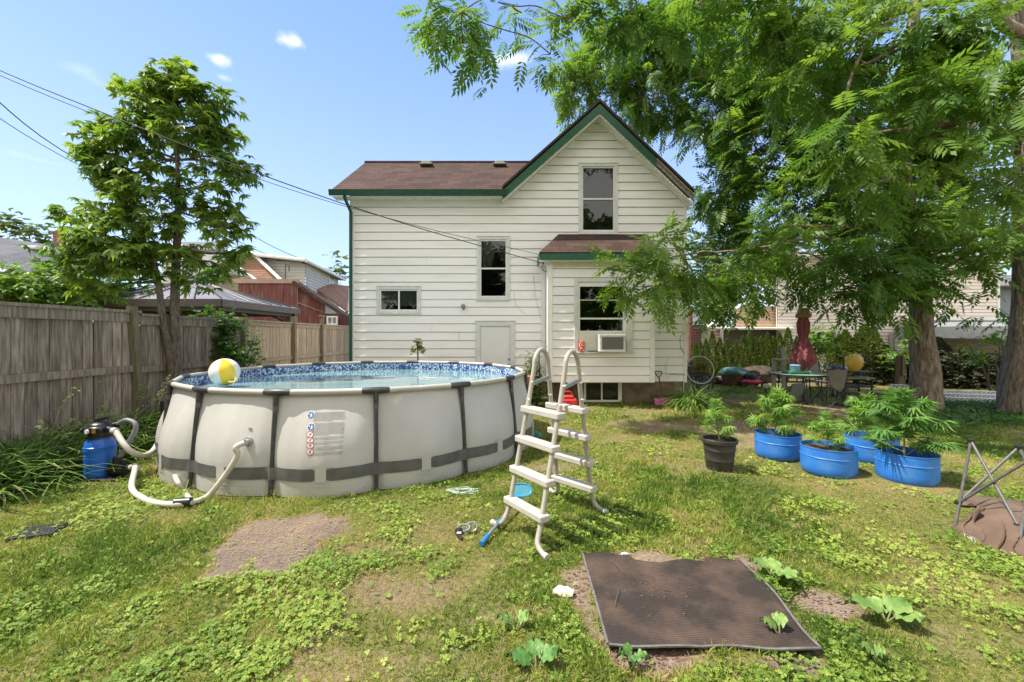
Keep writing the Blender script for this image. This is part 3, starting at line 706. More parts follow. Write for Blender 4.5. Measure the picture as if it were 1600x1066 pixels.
# basement window
mb = MB(); Yb = WY - .02; b0, b1, bb0, bb1 = wx(912, Yb), wx(971, Yb), wz(628, Yb), wz(598, Yb) + .05
mb.box((b0, Yb - .04, bb0), (b1, Yb + .03, bb0 + .05)); mb.box((b0, Yb - .04, bb0 + .05), (b0 + .05, Yb + .03, bb1)); mb.box((b1 - .09, Yb - .04, bb0 + .05), (b1, Yb + .03, bb1)); mb.box(((b0 + b1) / 2 - .045, Yb - .03, bb0 + .05), ((b0 + b1) / 2 - .005, Yb + .03, bb1))
bwn = mb.build('basement_window', M['trim'], house)
mb = MB(); mb.box((b0 + .05, Yb - .01, bb0 + .05), (b1 - .09, Yb - .006, bb1)); mb.build('glass_pane', mat('dark_glass', (.01, .012, .012), rough=.08), bwn)
# wall mounted floodlight over the door
p = P(724, 480, WY - .05)
mb = MB(); mb.ball(p + Vector((0, -.06, .02)), .055, 12, (1, .8, 1)); mb.tube([p, p + Vector((0, .05, -.05))], .03, 8); mb.tube([p + Vector((0, -.03, 0)), p + Vector((0, .0, -.02))], .025, 8)
tag(mb.build('wall_lamp', mat('old_lamp', (.16, .15, .13), (.3, .28, .25), scale=30, rough=.3), smooth=True, loc=tuple(p)), 'small round floodlight mounted on white siding above the door', 'lamp')
# AC unit
ac = thing('air_conditioner', 'white window air conditioner with grey grille sticking out of the bay window', 'air conditioner', (wx(957, BY), BY, z0 + .0))
ya = BY - .38; ax0, ax1 = (937 - 800) / FPX * ya, (977.5 - 800) / FPX * ya; az0, az1 = wz(550, ya), wz(523, ya)
mb = MB(); mb.bbox((ax0, ya, az0), (ax1, BY - .013, az1), .01)
mb.build('casing', mat('ac_white', (.72, .72, .68), (.6, .6, .56), scale=12, rough=.5), ac)
mb = MB(); mb.box((ax0 + .05, ya - .006, az0 + .055), (ax1 - .05, ya - .002, az1 - .055)); mb.build('grille', mat('ac_coil', (.10, .10, .09), (.16, .15, .14), scale=60, rough=.6), ac)
mb = MB()
for i in range(13): z = az0 + .07 + i * (az1 - az0 - .14) / 12; mb.box((ax0 + .05, ya - .012, z - .003), (ax1 - .05, ya - .007, z + .003))
mb.build('louvre', mat('ac_fin', (.25, .24, .22), rough=.5), ac)
mb = MB(); mb.bbox((ax0 - .01, ya - .008, az1 - .035), (ax1 + .01, ya + .02, az1 + .005), .004); mb.bbox((ax0 - .005, ya - .006, az0), (ax1 + .005, ya + .02, az0 + .04), .004); mb.build('bezel', M['white'], ac)
# red patterned mug / can on sill and a small thing beside
p = Vector(((909 - 800) / FPX * (BY - .07), BY - .07, z0))
mb = MB(); mb.lathe([(0, .005), (.058, .005), (.062, .02), (.062, .24), (.058, .25), (0, .25)], 20, p)
m_red = mat('red_pattern_can', (.55, .03, .02), (.75, .45, .38), scale=22, rough=.5, lo=.52, hi=.56)
tag(mb.build('tin_can', m_red, smooth=True, loc=tuple(p)), 'red and white patterned can on the bay window sill left of the air conditioner', 'can')
p = Vector(((925 - 800) / FPX * (BY - .07), BY - .07, z0 + .02))
mb = MB(); mb.bbox((p.x - .09, p.y - .03, p.z - .018), (p.x + .09, p.y + .03, p.z + .012), .006); mb.tube([p + Vector((.05, 0, 0)), p + Vector((.16, 0, .01))], .012)
tag(mb.build('garden_trowel', mat('grey_green_tool', (.12, .19, .16), rough=.5), loc=tuple(p)), 'small grey green tool lying on the sill between the red can and the air conditioner', 'tool')
# service wires to the bay corner
hook = Vector((ex0 + .1, bey + .1, ez - .24))
def wire(name, pts, r, label, cat='wire', group=None, sag=0):
    a, b = Vector(pts[0]), Vector(pts[-1]); n = 28
    if len(pts) == 2: q = [a.lerp(b, i / n) - Vector((0, 0, sag * 4 * (i / n) * (1 - i / n))) for i in range(n + 1)]
    else: q = catmull(pts, 8)
    mb = MB(); mb.tube(q, r, 5); return tag(mb.build(name, M['wire'], loc=tuple(a)), label, cat, group)
A = P(0, 113, 7.2)
wire('overhead_wire', [P(-900, -205, 5.8), P(-200, 32, 5.9), P(100, 152, 6.1), P(405, 272, 6.5), P(640, 352, 7.8), hook], .0085, 'thick black service wire running from the left sky to the corner of the bay roof', sag=.12)
wire('overhead_wire', [P(-900, -195, 5.8), P(-200, 40, 5.9), P(100, 160, 6.1), P(405, 280, 6.5), P(640, 350, 7.8), Vector((ex0 + .05, bey + .05, ez - .06))], .005, 'thin upper wire beside the thick service wire, ending at the bay roof edge', sag=.10)
wire('overhead_wire', [P(-700, -330, 9), P(-100, 80, 12), P(130, 255, 16), P(410, 395, 26), P(540, 452, 40)], .018, 'black wire crossing the sky lower left behind the leafy tree', group='far utility wires')
wire('overhead_wire', [P(-700, -230, 9), P(-100, 122, 12), P(130, 262, 16), P(410, 402, 27), P(540, 448, 40)], .012, 'thin lowest wire crossing the sky far left behind the leafy tree', group='far utility wires')
wire('overhead_wire', [P(370, 350, 20), P(440, 392, 24), P(560, 440, 36)], .016, 'short stretch of wire in front of the grey neighbour house gable', group='far utility wires')
wire('overhead_wire', [P(1600, 351, 9.3), P(1395, 400, 10.4), P(1160, 452, 12), P(1075, 470, 13)], .007, 'thin wire hanging below the big walnut canopy on the right')
mb = MB(); mb.tube(catmull([hook, hook + Vector((-.03, .1, -.1)), hook + Vector((.08, .2, -.16)), hook + Vector((.2, .35, -.06))], 6), .007, 5); mb.tube([hook, hook + Vector((-.02, .05, .1))], .018, 6)
mb.build('wire_anchor', M['wire'], house)
mb = MB()
for pts in ([(833, 430), (838, 470), (846, 500), (851, 540)], [(803, 455), (806, 475), (822, 492)], [(1043, 592), (1040, 570), (1046, 560)]):
    mb.tube(catmull([P(a, b, WY - .03) for a, b in pts], 5), .003, 4)
tag(mb.build('cable', mat('thin_grey_cable', (.3, .28, .24), rough=.6), loc=tuple(P(838, 470, WY - .03))), 'thin loose grey cables stapled down the white wall left of the bay', 'cable')
mb = MB(); mb.tube(catmull([P(1071, 520, WY - .1), P(1063, 527, WY - .1), P(1064, 545, WY - .1), P(1070, 552, WY - .1)], 6), .006, 5); mb.tube(catmull([P(1071, 586, WY - .1), P(1060, 586, WY - .1), P(1046, 585, WY - .1)], 6), .006, 5)
tag(mb.build('cable', M['wire'], loc=tuple(P(1064, 530, WY - .1))), 'black cable loop at the right corner of the white house', 'cable')
# ================================================================== the pool
PC = Vector((-2.334, 6.895, 0)); PR = 2.554; PZ = 1.043; PH = -2.399; NP = 16; DA = 2 * math.pi / NP
def mosaic_mat():
    m = bpy.data.materials.new('mosaic_liner'); m.use_nodes = True; nt = m.node_tree; N = nt.nodes.new; L = nt.links.new
    bs = nt.nodes['Principled BSDF']; bs.inputs['Roughness'].default_value = .35
    tc = N('ShaderNodeTexCoord'); v = N('ShaderNodeTexVoronoi'); v.inputs['Scale'].default_value = 46; L(tc.outputs['Object'], v.inputs['Vector'])
    cr = N('ShaderNodeValToRGB'); cr.color_ramp.interpolation = 'CONSTANT'; e = cr.color_ramp.elements
    for i, (p, c) in enumerate([(0, (.015, .06, .22)), (.3, (.05, .15, .38)), (.5, (.55, .66, .78)), (.72, (.015, .05, .20)), (.86, (.55, .62, .70))]):
        if i >= 2: e.new(p)
        e[i].position = p; e[i].color = c + (1,)
    sp = N('ShaderNodeSeparateColor'); L(v.outputs['Color'], sp.inputs[0]); L(sp.outputs[0], cr.inputs[0]); L(cr.outputs[0], bs.inputs['Base Color']); return m
pool = thing('swimming_pool', 'round above ground frame pool with grey walls, dark legs and blue mosaic liner', 'pool', tuple(PC))
M['vinyl'] = mat('pool_vinyl', (.50, .495, .475), (.44, .435, .415), scale=1.6, rough=.42, c3=(.40, .38, .33), s3=3.5, a3=.35, bump=.003, bscale=5)
M['strap'] = mat('dark_grey_strap', (.085, .085, .085), (.12, .12, .118), scale=9, rough=.55)
M['leg'] = mat('charcoal_leg', (.032, .033, .036), (.055, .055, .056), scale=14, rough=.42)
M['rail'] = mat('ivory_rail', (.48, .46, .42), (.42, .40, .36), scale=9, rough=.4)
_bu = [random.uniform(.8, 1.2) for _ in range(NP)]
def pool_r(th, z):
    u = ((th - PH) / DA) % 1.0; k = int(((th - PH) / DA) % NP); phi = 2 * u - 1
    chord = PR * math.cos(DA / 2) / math.cos(phi * DA / 2)
    t = max(0, min(1, z / PZ))
    # belly of the water filled vinyl
    if t > .3: f = math.sin((1 - t) / .7 * math.pi / 2) ** 1.25
    else: f = .93 + .07 * math.sin(t / .3 * math.pi / 2)
    mid = 1 - abs(phi) ** 2.2
    low = max(0, 1 - t * 1.6)
    fold = .006 * math.sin(u * 37 + k) * (1 - t) * t * 4
    return chord - .035 + .22 * f * (.40 + .60 * mid * _bu[k]) + fold * .6 + .02 * low * mid
def pool_pt(th, z, out=0):
    r = pool_r(th, z) + out; return PC + Vector((r * math.cos(th), r * math.sin(th), z))
def grid(mb, nth, zs, fn, wrap=True):
    b = len(mb.v)
    for z in zs:
        for i in range(nth): mb.v.append(tuple(fn(i, z)))
    for a in range(len(zs) - 1):
        for i in range(nth if wrap else nth - 1):
            j = (i + 1) % nth; mb.f.append((b + a * nth + i, b + a * nth + j, b + (a + 1) * nth + j, b + (a + 1) * nth + i)); mb.m.append(0)
nth = NP * 20; mb = MB()
zs = [0, .02, .05, .09, .13, .18, .23, .28, .33, .39, .46, .54, .62, .70, .78, .86, .92, .97, 1.0, 1.015]
grid(mb, nth, zs, lambda i, z: pool_pt(PH + i * DA / 20, z))
pw = mb.build('pool_wall', M['vinyl'], pool, smooth=True, angle=80)
mb = MB()
grid(mb, nth, [.60, .75, .85, 1.0, 1.02], lambda i, z: PC + Vector((math.cos(PH + i * DA / 20), math.sin(PH + i * DA / 20), 0)) * (PR * math.cos(DA / 2) / math.cos((2 * ((i / 20) % 1) - 1) * DA / 2) - .06 + .02 * (1 - z)) + Vector((0, 0, z)))
mb.build('liner', mosaic_mat(), pool, smooth=True)
WL = .885
def water_mat():
    m = bpy.data.materials.new('pool_water'); m.use_nodes = True; nt = m.node_tree; N = nt.nodes.new; L = nt.links.new
    bs = nt.nodes['Principled BSDF']; bs.inputs['Roughness'].default_value = .03; bs.inputs['IOR'].default_value = 1.38
    tc = N('ShaderNodeTexCoord'); nz = N('ShaderNodeTexNoise'); nz.inputs['Scale'].default_value = 1.3; nz.inputs['Detail'].default_value = 3; L(tc.outputs['Object'], nz.inputs[0])
    mx = N('ShaderNodeMix'); mx.data_type = 'RGBA'; mx.inputs[6].default_value = (.16, .30, .34, 1); mx.inputs[7].default_value = (.24, .38, .40, 1); L(nz.outputs[0], mx.inputs[0]); L(mx.outputs[2], bs.inputs['Base Color'])
    n2 = N('ShaderNodeTexNoise'); n2.inputs['Scale'].default_value = 3.5; n2.inputs['Detail'].default_value = 2; L(tc.outputs['Object'], n2.inputs[0])
    bp = N('ShaderNodeBump'); bp.inputs['Distance'].default_value = .006; L(n2.outputs[0], bp.inputs['Height']); L(bp.outputs[0], bs.inputs['Normal']); return m
mb = MB(); mb.face([PC + Vector(((PR - .075) * math.cos(PH + i * DA / 4) * (math.cos(DA / 2) / math.cos((2 * ((i / 4) % 1) - 1) * DA / 2)), (PR - .075) * math.sin(PH + i * DA / 4) * (math.cos(DA / 2) / math.cos((2 * ((i / 4) % 1) - 1) * DA / 2)), WL)) for i in range(NP * 4)])
tag(mb.build('water', water_mat(), pool), None)
def legp(k, r, z): a = PH + k * DA; return PC + Vector((r * math.cos(a), r * math.sin(a), z))
for k in range(NP):
    a, b = legp(k, PR, PZ), legp(k + 1, PR, PZ); d = (b - a).normalized()
    mb = MB(); mb.tube([a + d * .02, a.lerp(b, .5) + Vector((0, 0, -.004)), b - d * .02], .032, 10); mb.build('top_rail', M['rail'], pool, smooth=True)
    # clamp over the joint, following both rails
    e = (legp(k - 1, PR, PZ) - a).normalized()
    mb = MB(); mb.tube([a + e * .14, a + e * .05, a + d * .05, a + d * .14], .043, 10, rs=[.033, .039, .039, .033])
    rad = (a - PC); rad.z = 0; rad.normalize()
    top = a + Vector((0, 0, -.02)); mb.tube([top, top + Vector((0, 0, -.11)) + rad * .012], .028, 8)
    mb.build('tee_joint', M['leg'], pool, smooth=True)
    lb = legp(k, PR + .10, 0.0); lm = legp(k, PR + .035, .72)
    mb = MB(); mb.tube([top + Vector((0, 0, -.07)) + rad * .008, lm + Vector((0, 0, 0)), lb], .0225, 10, cap=True)
    lg = mb.build('leg', M['leg'], pool, smooth=True)
    mb = MB(); mb.tube([top + Vector((0, 0, -.12)) + rad * .012, top + Vector((0, 0, -.17)) + rad * .014], .028, 10); mb.build('leg_collar', M['strap'], lg)
# straps: from mid panel to mid panel across each leg, white link loops between them
def strap_pt(th, z):
    u = ((th - PH) / DA) % 1.0; d = min(u, 1 - u) * DA * PR       # metres from the leg
    r = pool_r(th, z) + .008
    legr = PR + .10 - .065 * z / .72 + .031
    return PC + Vector((1, 0, 0)) * (max(r, legr - d * .55 if d < .22 else 0) * math.cos(th)) + Vector((0, 1, 0)) * (max(r, legr - d * .55 if d < .22 else 0) * math.sin(th)) + Vector((0, 0, z))
for k in range(NP):
    mb = MB(); n = 24; th0, th1 = PH + (k - .455) * DA, PH + (k + .455) * DA
    zc, hh = .235, .062
    b = len(mb.v)
    rows = 5
    for i in range(n + 1):
        th = th0 + (th1 - th0) * i / n; e = min(i, n - i); h = hh * (1 if e > 0 else .72)
        for j in range(rows): mb.v.append(tuple(strap_pt(th, zc + h * (2 * j / (rows - 1) - 1))))
    for i in range(n):
        for j in range(rows - 1): q = b + i * rows + j; mb.f.append((q, q + rows, q + rows + 1, q + 1)); mb.m.append(0)
    mb.build('strap', M['strap'], pool, smooth=True)
    mb = MB(); th = PH + (k + .5) * DA
    for (w, z0_, z1_) in ((.05, .16, .31), (.085, .305, .325), (.085, .115, .13)):
        mb.face([pool_pt(th - w / PR / 1, z0_, .012), pool_pt(th + w / PR, z0_, .012), pool_pt(th + w / PR, z1_, .012), pool_pt(th - w / PR, z1_, .012)])
    mb.build('strap_link', M['vinyl'], pool)
# warning print on one panel (illegible fine print: rows of tiny dashes) + pictograms
def pool_theta(px, z, Yg=None):
    best = None
    for i in range(2400):
        th = -math.pi + i * math.pi / 2400; p = pool_pt(th, z)
        u = 800 + FPX * p.x / p.y
        if best is None or abs(u - px) < best[0]: best = (abs(u - px), th)
    return best[1]
def zat(px, py, z=.7):
    for _ in range(6):
        th = pool_theta(px, z); p = pool_pt(th, z); z = HC - (py - HZ) / FPX * p.y
    return th, z
thL, zT = zat(492, 644); thR, _z = zat(541, 644); _t, zBo = zat(518, 711)
mbt, mbw = MB(), MB()
nrow = 37; rr = random.Random(3)
for i in range(nrow):
    z = zT - (zT - zBo) * (i + .5) / nrow
    if i in (8, 20, 24, 28, 33): continue
    f = 0.0; end = 1 - rr.uniform(0, .06) if i not in (7, 19, 23, 27, 32) else rr.uniform(.5, .9)
    while f < end:
        w = rr.uniform(.025, .085); a0 = thL + (thR - thL) * f; a1 = thL + (thR - thL) * min(f + w, end)
        hgt = (zT - zBo) / nrow * .21; mbt.face([pool_pt(a0, z - hgt, .003), pool_pt(a1, z - hgt, .003), pool_pt(a1, z + hgt, .003), pool_pt(a0, z + hgt, .003)]); f += w + .012
wl = mbt.build('warning_print', mat('print_grey', (.20, .20, .20), rough=.7), pool)
mats_i = [mat('sign_blue', (.02, .12, .36), rough=.5), mat('sign_red', (.45, .08, .08), rough=.5), mat('sign_white', (.75, .75, .74), rough=.5), mat('sign_dark', (.06, .05, .05), rough=.5)]
for (py, kind) in ((648, 0), (667, 0), (679, 1), (688, 1), (696, 1), (706, 1)):
    th, z = zat(486 - (0 if kind == 0 else 1.5), py); mb = MB(); R = .037 if kind == 0 else .033
    def ring(r0, r1, o, m_, mbx):
        mbx.cur = m_
        for i in range(20):
            a0, a1 = 2 * math.pi * i / 20, 2 * math.pi * (i + 1) / 20
            q = lambda r, a: pool_pt(th + r * math.cos(a) / PR, z + r * math.sin(a), o)
            mbx.face([q(r0, a0), q(r1, a0), q(r1, a1), q(r0, a1)]) if r0 > 0 else mbx.face([q(0, 0), q(r1, a0), q(r1, a1)])
    if kind == 0:
        ring(0, R, .003, 2, mb); ring(0, R * .82, .005, 0, mb)
        mb.cur = 2; q = lambda x, y: pool_pt(th + x / PR, z + y, .007)
        mb.face([q(-.004, -.022), q(.014, -.018), q(.018, .004), q(.002, .012)]); mb.face([q(-.022, .002), q(-.010, .0), q(-.008, .012), q(-.02, .014)]); mb.face([q(.004, .012), q(.012, .014), q(.010, .022), q(.003, .020)])
    else:
        ring(0, R, .003, 2, mb); ring(R * .86, R, .005, 1, mb)
        mb.cur = 1; q = lambda x, y: pool_pt(th + x / PR, z + y, .006); mb.face([q(-.024, -.020), q(-.019, -.024), q(.024, .020), q(.019, .024)])
        mb.cur = 3; s = (py % 5) * .003; mb.face([q(-.010 + s, -.006), q(.006, -.012 + s), q(.010, .008), q(-.006, .012)])
    mb.build('warning_symbol', mats_i, pool)
# return ports
ports = []
for (px, py) in ((388, 690), (281, 671), (391.5, 670)):
    th, z = zat(px, py); p = pool_pt(th, z); rad = Vector((math.cos(th), math.sin(th), 0)); ports.append((p, rad))
    mb = MB(); R = .032 if py != 670 else .016
    if py != 670: mb.tube([p - rad * .01, p + rad * .012, p + rad * .013, p + rad * .05], .03, 12, rs=[.05, .05, R, R])
    else: mb.tube([p - rad * .01, p + rad * .012], R, 12)
    mb.build('port', mat('port_grey', (.35, .35, .34), rough=.5), pool, smooth=True)
M['hose'] = None
def hose_mat():
    m = mat('white_hose', (.60, .57, .50), (.52, .49, .42), scale=9, rough=.4); return m
M['hose'] = hose_mat()
def hose_mb(pts, r, rib=.012, n=12):
    q = catmull(pts, 14); L_ = [0]
    for a, b in zip(q[:-1], q[1:]): L_.append(L_[-1] + (b - a).length)
    tot = L_[-1]; m = int(tot / (rib / 2)); out = []; j = 0
    for i in range(m + 1):
        s = tot * i / m
        while j < len(L_) - 2 and L_[j + 1] < s: j += 1
        out.append(q[j].lerp(q[j + 1], (s - L_[j]) / max(1e-9, L_[j + 1] - L_[j])))
    mb = MB(); mb.tube(out, r, n, rs=[r * (1 if i % 2 else .93) for i in range(len(out))]); return mb
# skimmer fitting behind the left leg
th, z = zat(262, 637); sk = P(257, 637, 5.9)
mb = MB(); mb.tube([sk + Vector((0, 0, .10)), sk + Vector((0, 0, -.10))], .048, 12, rs=[.05, .045]); mb.tube([sk + Vector((0, 0, .05)), sk + Vector((.30, .1, .02))], .035, 10); mb.tube([sk + Vector((0, 0, .03)), sk + Vector((0, 0, .05))], .056, 12)
mb.build('skimmer_fitting', M['black'], pool, smooth=True)
# ------------------------------------------------------------------ sand filter and pump
FB = G(139, 752); FB.y += .13
fl = thing('sand_filter', 'blue sand filter tank with black valve head, motor and grey pipe beside the pool', 'pool filter', tuple(FB))
m_blue = mat('filter_blue', (.015, .115, .50), (.02, .13, .55), scale=12, rough=.35)
mb = MB(); mb.lathe([(0, .02), (.125, .02), (.137, .05), (.140, .10), (.140, .32), (.146, .325), (.146, .34), (.140, .345), (.146, .352), (.146, .366), (.138, .372), (.130, .42), (.10, .46), (.10, .47)], 32, FB)
mb.build('tank', m_blue, fl, smooth=True)
mb = MB(); mb.bbox((FB.x - .17, FB.y - .15, 0), (FB.x + .32, FB.y + .15, .03), .008); mb.build('base_plate', M['black'], fl)
mb = MB(); mb.lathe([(.10, .465), (.125, .468), (.125, .49), (.105, .495), (.10, .56), (.115, .57), (.115, .60), (.09, .63), (.05, .64), (0, .645)], 24, FB)
mb.bbox((FB.x - .10, FB.y - .13, .53), (FB.x + .13, FB.y + .05, .60), .015); mb.tube([FB + Vector((-.06, 0, .66)), FB + Vector((.12, -.02, .70))], .018, 8); mb.tube([FB + Vector((0, 0, .63)), FB + Vector((0, 0, .68))], .03, 10)
mb.tube([FB + Vector((.08, -.02, .57)), FB + Vector((.20, -.05, .55))], .034, 10); mb.tube([FB + Vector((-.08, -.04, .56)), FB + Vector((-.15, -.06, .55))], .028, 10); mb.tube([FB + Vector((.05, .06, .58)), FB + Vector((.16, .08, .60))], .032, 10)
vh = mb.build('valve_head', M['black'], fl, smooth=True)
mb = MB(); mb.tube([FB + Vector((-.02, -.125, .555)), FB + Vector((-.025, -.142, .555))], .026, 14); mb.build('pressure_gauge', M['white'], vh)
mb = MB(); mb.box((FB.x + .035, FB.y - .134, .535), (FB.x + .075, FB.y - .131, .585)); mb.build('yellow_label', mat('label_yellow', (.55, .38, .03), (.08, .06, .02), scale=60, rough=.5), vh)
mb = MB(); mb.tube([FB + Vector((.17, -.03, .11)), FB + Vector((.36, -.06, .13))], .07, 14, rs=[.075, .065]); mb.tube([FB + Vector((.24, -.05, .15)), FB + Vector((.25, -.05, .25))], .045, 12); mb.tube([FB + Vector((.34, -.05, .13)), FB + Vector((.42, -.08, .14))], .035, 10)
for i in range(4): mb.tube([FB + Vector((.19 + i * .03, -.035, .112)), FB + Vector((.20 + i * .03, -.036, .113))], .082, 14)
mb.build('pump_motor', M['black'], fl, smooth=True)
mb = hose_mb([FB + Vector((.14, .07, .60)), FB + Vector((.24, .07, .645)), FB + Vector((.36, .05, .60)), FB + Vector((.36, .02, .48)), FB + Vector((.26, -.04, .24))], .027); mb.build('grey_pipe', mat('grey_hose', (.13, .13, .16), (.18, .18, .2), scale=20, rough=.5), fl, smooth=True)
mb = MB(); mb.tube([FB + Vector((.19, -.05, .55)), FB + Vector((.24, -.06, .545))], .036, 12); mb.build('hose_clamp', mat('clamp_grey', (.45, .45, .42), rough=.4), fl)
# white hoses
h0 = FB + Vector((.23, -.06, .545))
mb = hose_mb([h0, P(200, 702, 4.72), P(222, 712, 4.95), P(241, 702, 5.3), P(252, 675, 5.7), sk + Vector((0, 0, -.09))], .031)
tag(mb.build('pool_hose', M['hose'], smooth=True, loc=tuple(h0)), 'white ribbed hose rising in a curve from the filter head to the left pool leg', 'hose', 'white pool hoses')
h1 = FB + Vector((.42, -.08, .14)); pp, pr_ = ports[0]
e1 = pp + pr_ * .05
g = lambda px, py, z=.04: (lambda q: Vector((q.x * (1 - z / HC), q.y * (1 - z / HC), z)))(G(px, py))
mb = hose_mb([h1, h1 + Vector((.10, -.05, .02)), g(206, 762, .06), g(222, 778, .04), g(250, 787, .04), g(290, 787, .04), P(322, 777, 4.2), P(345, 752, 4.2), P(370, 714, 4.2), e1 + pr_ * .05 + Vector((-.05, 0, -.035)), e1], .028)
tag(mb.build('pool_hose', M['hose'], smooth=True, loc=tuple(h1)), 'long white hose on the grass from pump to the port in the pool wall', 'hose', 'white pool hoses')
pp2, pr2 = ports[1]
mb = hose_mb([pp2 + pr2 * .045, P(270, 690, pp2.y - .12), P(266, 715, pp2.y - .25), P(274, 745, 4.55), P(288, 768, 4.42), g(297, 781, .05)], .024)
tag(mb.build('pool_hose', M['hose'], smooth=True, loc=tuple(pp2)), 'short thin white hose hanging from the left port down the pool wall', 'hose', 'white pool hoses')
mb = MB(); q = g(285, 785, .05); mb.tube([q + Vector((-.06, -.01, 0)), q + Vector((.07, .01, .0))], .043, 12); tag(mb.build('hose_coupling', M['black'], smooth=True, loc=tuple(q)), 'black coupling joining two white hoses on the grass', 'coupling')
# beach ball
bc = P(351, 581.5, 6.1); br = .198
def ball_mat():
    m = bpy.data.materials.new('beach_ball'); m.use_nodes = True; nt = m.node_tree; N = nt.nodes.new; L = nt.links.new
    bs = nt.nodes['Principled BSDF']; bs.inputs['Roughness'].default_value = .25
    tc = N('ShaderNodeTexCoord'); gr = N('ShaderNodeTexGradient'); gr.gradient_type = 'RADIAL'; L(tc.outputs['Object'], gr.inputs[0])
    cr = N('ShaderNodeValToRGB'); cr.color_ramp.interpolation = 'CONSTANT'; e = cr.color_ramp.elements
    W_, Y_ = (.80, .80, .78, 1), (.85, .60, .04, 1)
    e[0].position = 0; e[0].color = W_; e[1].position = 1 / 6; e[1].color = Y_
    for i in range(2, 6): x = e.new(i / 6); x.color = W_ if i % 2 == 0 else Y_
    L(gr.outputs[0], cr.inputs[0]); L(cr.outputs[0], bs.inputs['Base Color']); return m
mb = MB(); mb.ball((0, 0, 0), br, 32)
bo = mb.build('beach_ball', ball_mat(), smooth=True); bo.location = bc; bo.rotation_euler = (math.radians(6), math.radians(8), math.radians(-74))
tag(bo, 'white and yellow inflatable beach ball floating at the left rim of the pool', 'ball')
mb = MB(); q = P(368, 591, 5.9); mb.tube(catmull([q + Vector((-.03, 0, .05)), q, q + Vector((.03, -.02, -.03)), q + Vector((-.02, -.05, -.05)), q + Vector((-.06, -.06, -.04))], 5), .012, 6); mb.ball(q + Vector((.02, -.02, -.02)), .028, 8, (1, .6, .7))
tag(mb.build('pool_toy', mat('toy_orange', (.75, .52, .20), (.7, .6, .4), scale=30, rough=.5), smooth=True, loc=tuple(q)), 'small orange and tan pool toy touching the beach ball', 'toy')
# ------------------------------------------------------------------ A-frame ladder
lc = (G(792, 826) + G(846, 864) + G(872, 782) + G(930, 802)) / 4
ld = thing('pool_ladder', 'tall beige A-frame pool ladder standing on the lawn in front of the pool', 'ladder', (lc.x, lc.y, 0))
M['ladder'] = mat('beige_ladder', (.42, .395, .34), (.36, .335, .285), scale=14, rough=.42)
M['step'] = mat('beige_step', (.52, .48, .43), (.46, .42, .37), scale=10, rough=.5, bump=.001, bscale=50)
# feet on the ground: near left/right, back left/right
NL, NRt, BL, BRt = G(789, 828), G(838, 862), G(873, 778), G(926, 796)
TL, TR = P(846, 546, 3.86), P(893.5, 549, 3.56)
def rail(near, back, top, out_n, out_b):
    u = (back - near); u.z = 0; u.normalize(); w = .072
    def at(base, s, z):   # leg line from base to near the arch
        tgt = top + u * s * .125; tgt = Vector((tgt.x, tgt.y, top.z - .21)); f = z / tgt.z; return base.lerp(tgt, f)
    nb = near; bb = back
    foot_n = [nb + out_n * .17 + Vector((0, 0, .018)), nb + out_n * .10 + Vector((0, 0, .022)), nb + out_n * .02 + Vector((0, 0, .07)), at(nb, -1, .17) ]
    foot_b = [bb + out_b * .17 + Vector((0, 0, .018)), bb + out_b * .10 + Vector((0, 0, .022)), bb + out_b * .02 + Vector((0, 0, .07)), at(bb, 1, .17)]
    arch = []
    for i in range(9):
        a = math.pi * i / 8; c = Vector((top.x, top.y, top.z - .155))
        arch.append(c - u * math.cos(a) * .118 + Vector((0, 0, math.sin(a) * .155)))
    path = catmull(foot_n, 5)[:-1] + [at(nb, -1, z) for z in (.2, .5, .8, 1.1)] + arch + [at(bb, 1, z) for z in (1.1, .8, .5, .2)] + catmull(foot_b, 5)[::-1][1:]
    return path, at
outn = ((NL + NRt) / 2 - (BL + BRt) / 2); outn.z = 0; outn.normalize()
vdir = (NRt - NL).normalized()
sideL, atL = rail(NL, BL, TL, -vdir * .95 + outn * .2, -vdir * .95 - outn * .2)
sideR, atR = rail(NRt, BRt, TR, vdir * .35 - outn * .2 + Vector((0.1, -.55, 0)), vdir * .95 - outn * .2)
for pth in (sideL, sideR):
    mb = MB(); mb.tube(pth, .0205, 12); r_ = mb.build('side_rail', M['ladder'], ld, smooth=True)
    mb = MB()
    for q in (pth[0], pth[-1]):
        d = (pth[1] - pth[0]) if q == pth[0] else (pth[-2] - pth[-1]); mb.tube([q - d.normalized() * .006, q + d.normalized() * .03], .024, 10)
    mb.build('foot_cap', M['step'], r_)
for nm, s, L_, R_ in (('near', -1, NL, NRt), ('back', 1, BL, BRt)):
    for z in ((.235, .485, .735, .985) if s < 0 else (.215, .465, .715, .965)):
        a, b = atL(L_, s, z), atR(R_, s, z); d = (b - a).normalized(); up = Vector((0, 0, 1)); n = d.cross(up).normalized(); up = n.cross(d)
        Mx = Matrix((d, n, up)).transposed().to_4x4(); Mx.translation = (a + b) / 2; hl = (b - a).length / 2 + .045
        mb = MB(); mb.bbox((-hl, -.047, -.028), (hl, .047, .028), .009, Mx); mb.build('step', M['step'], ld)
m_bolt = mat('white_bolt', (.8, .8, .8), rough=.3)
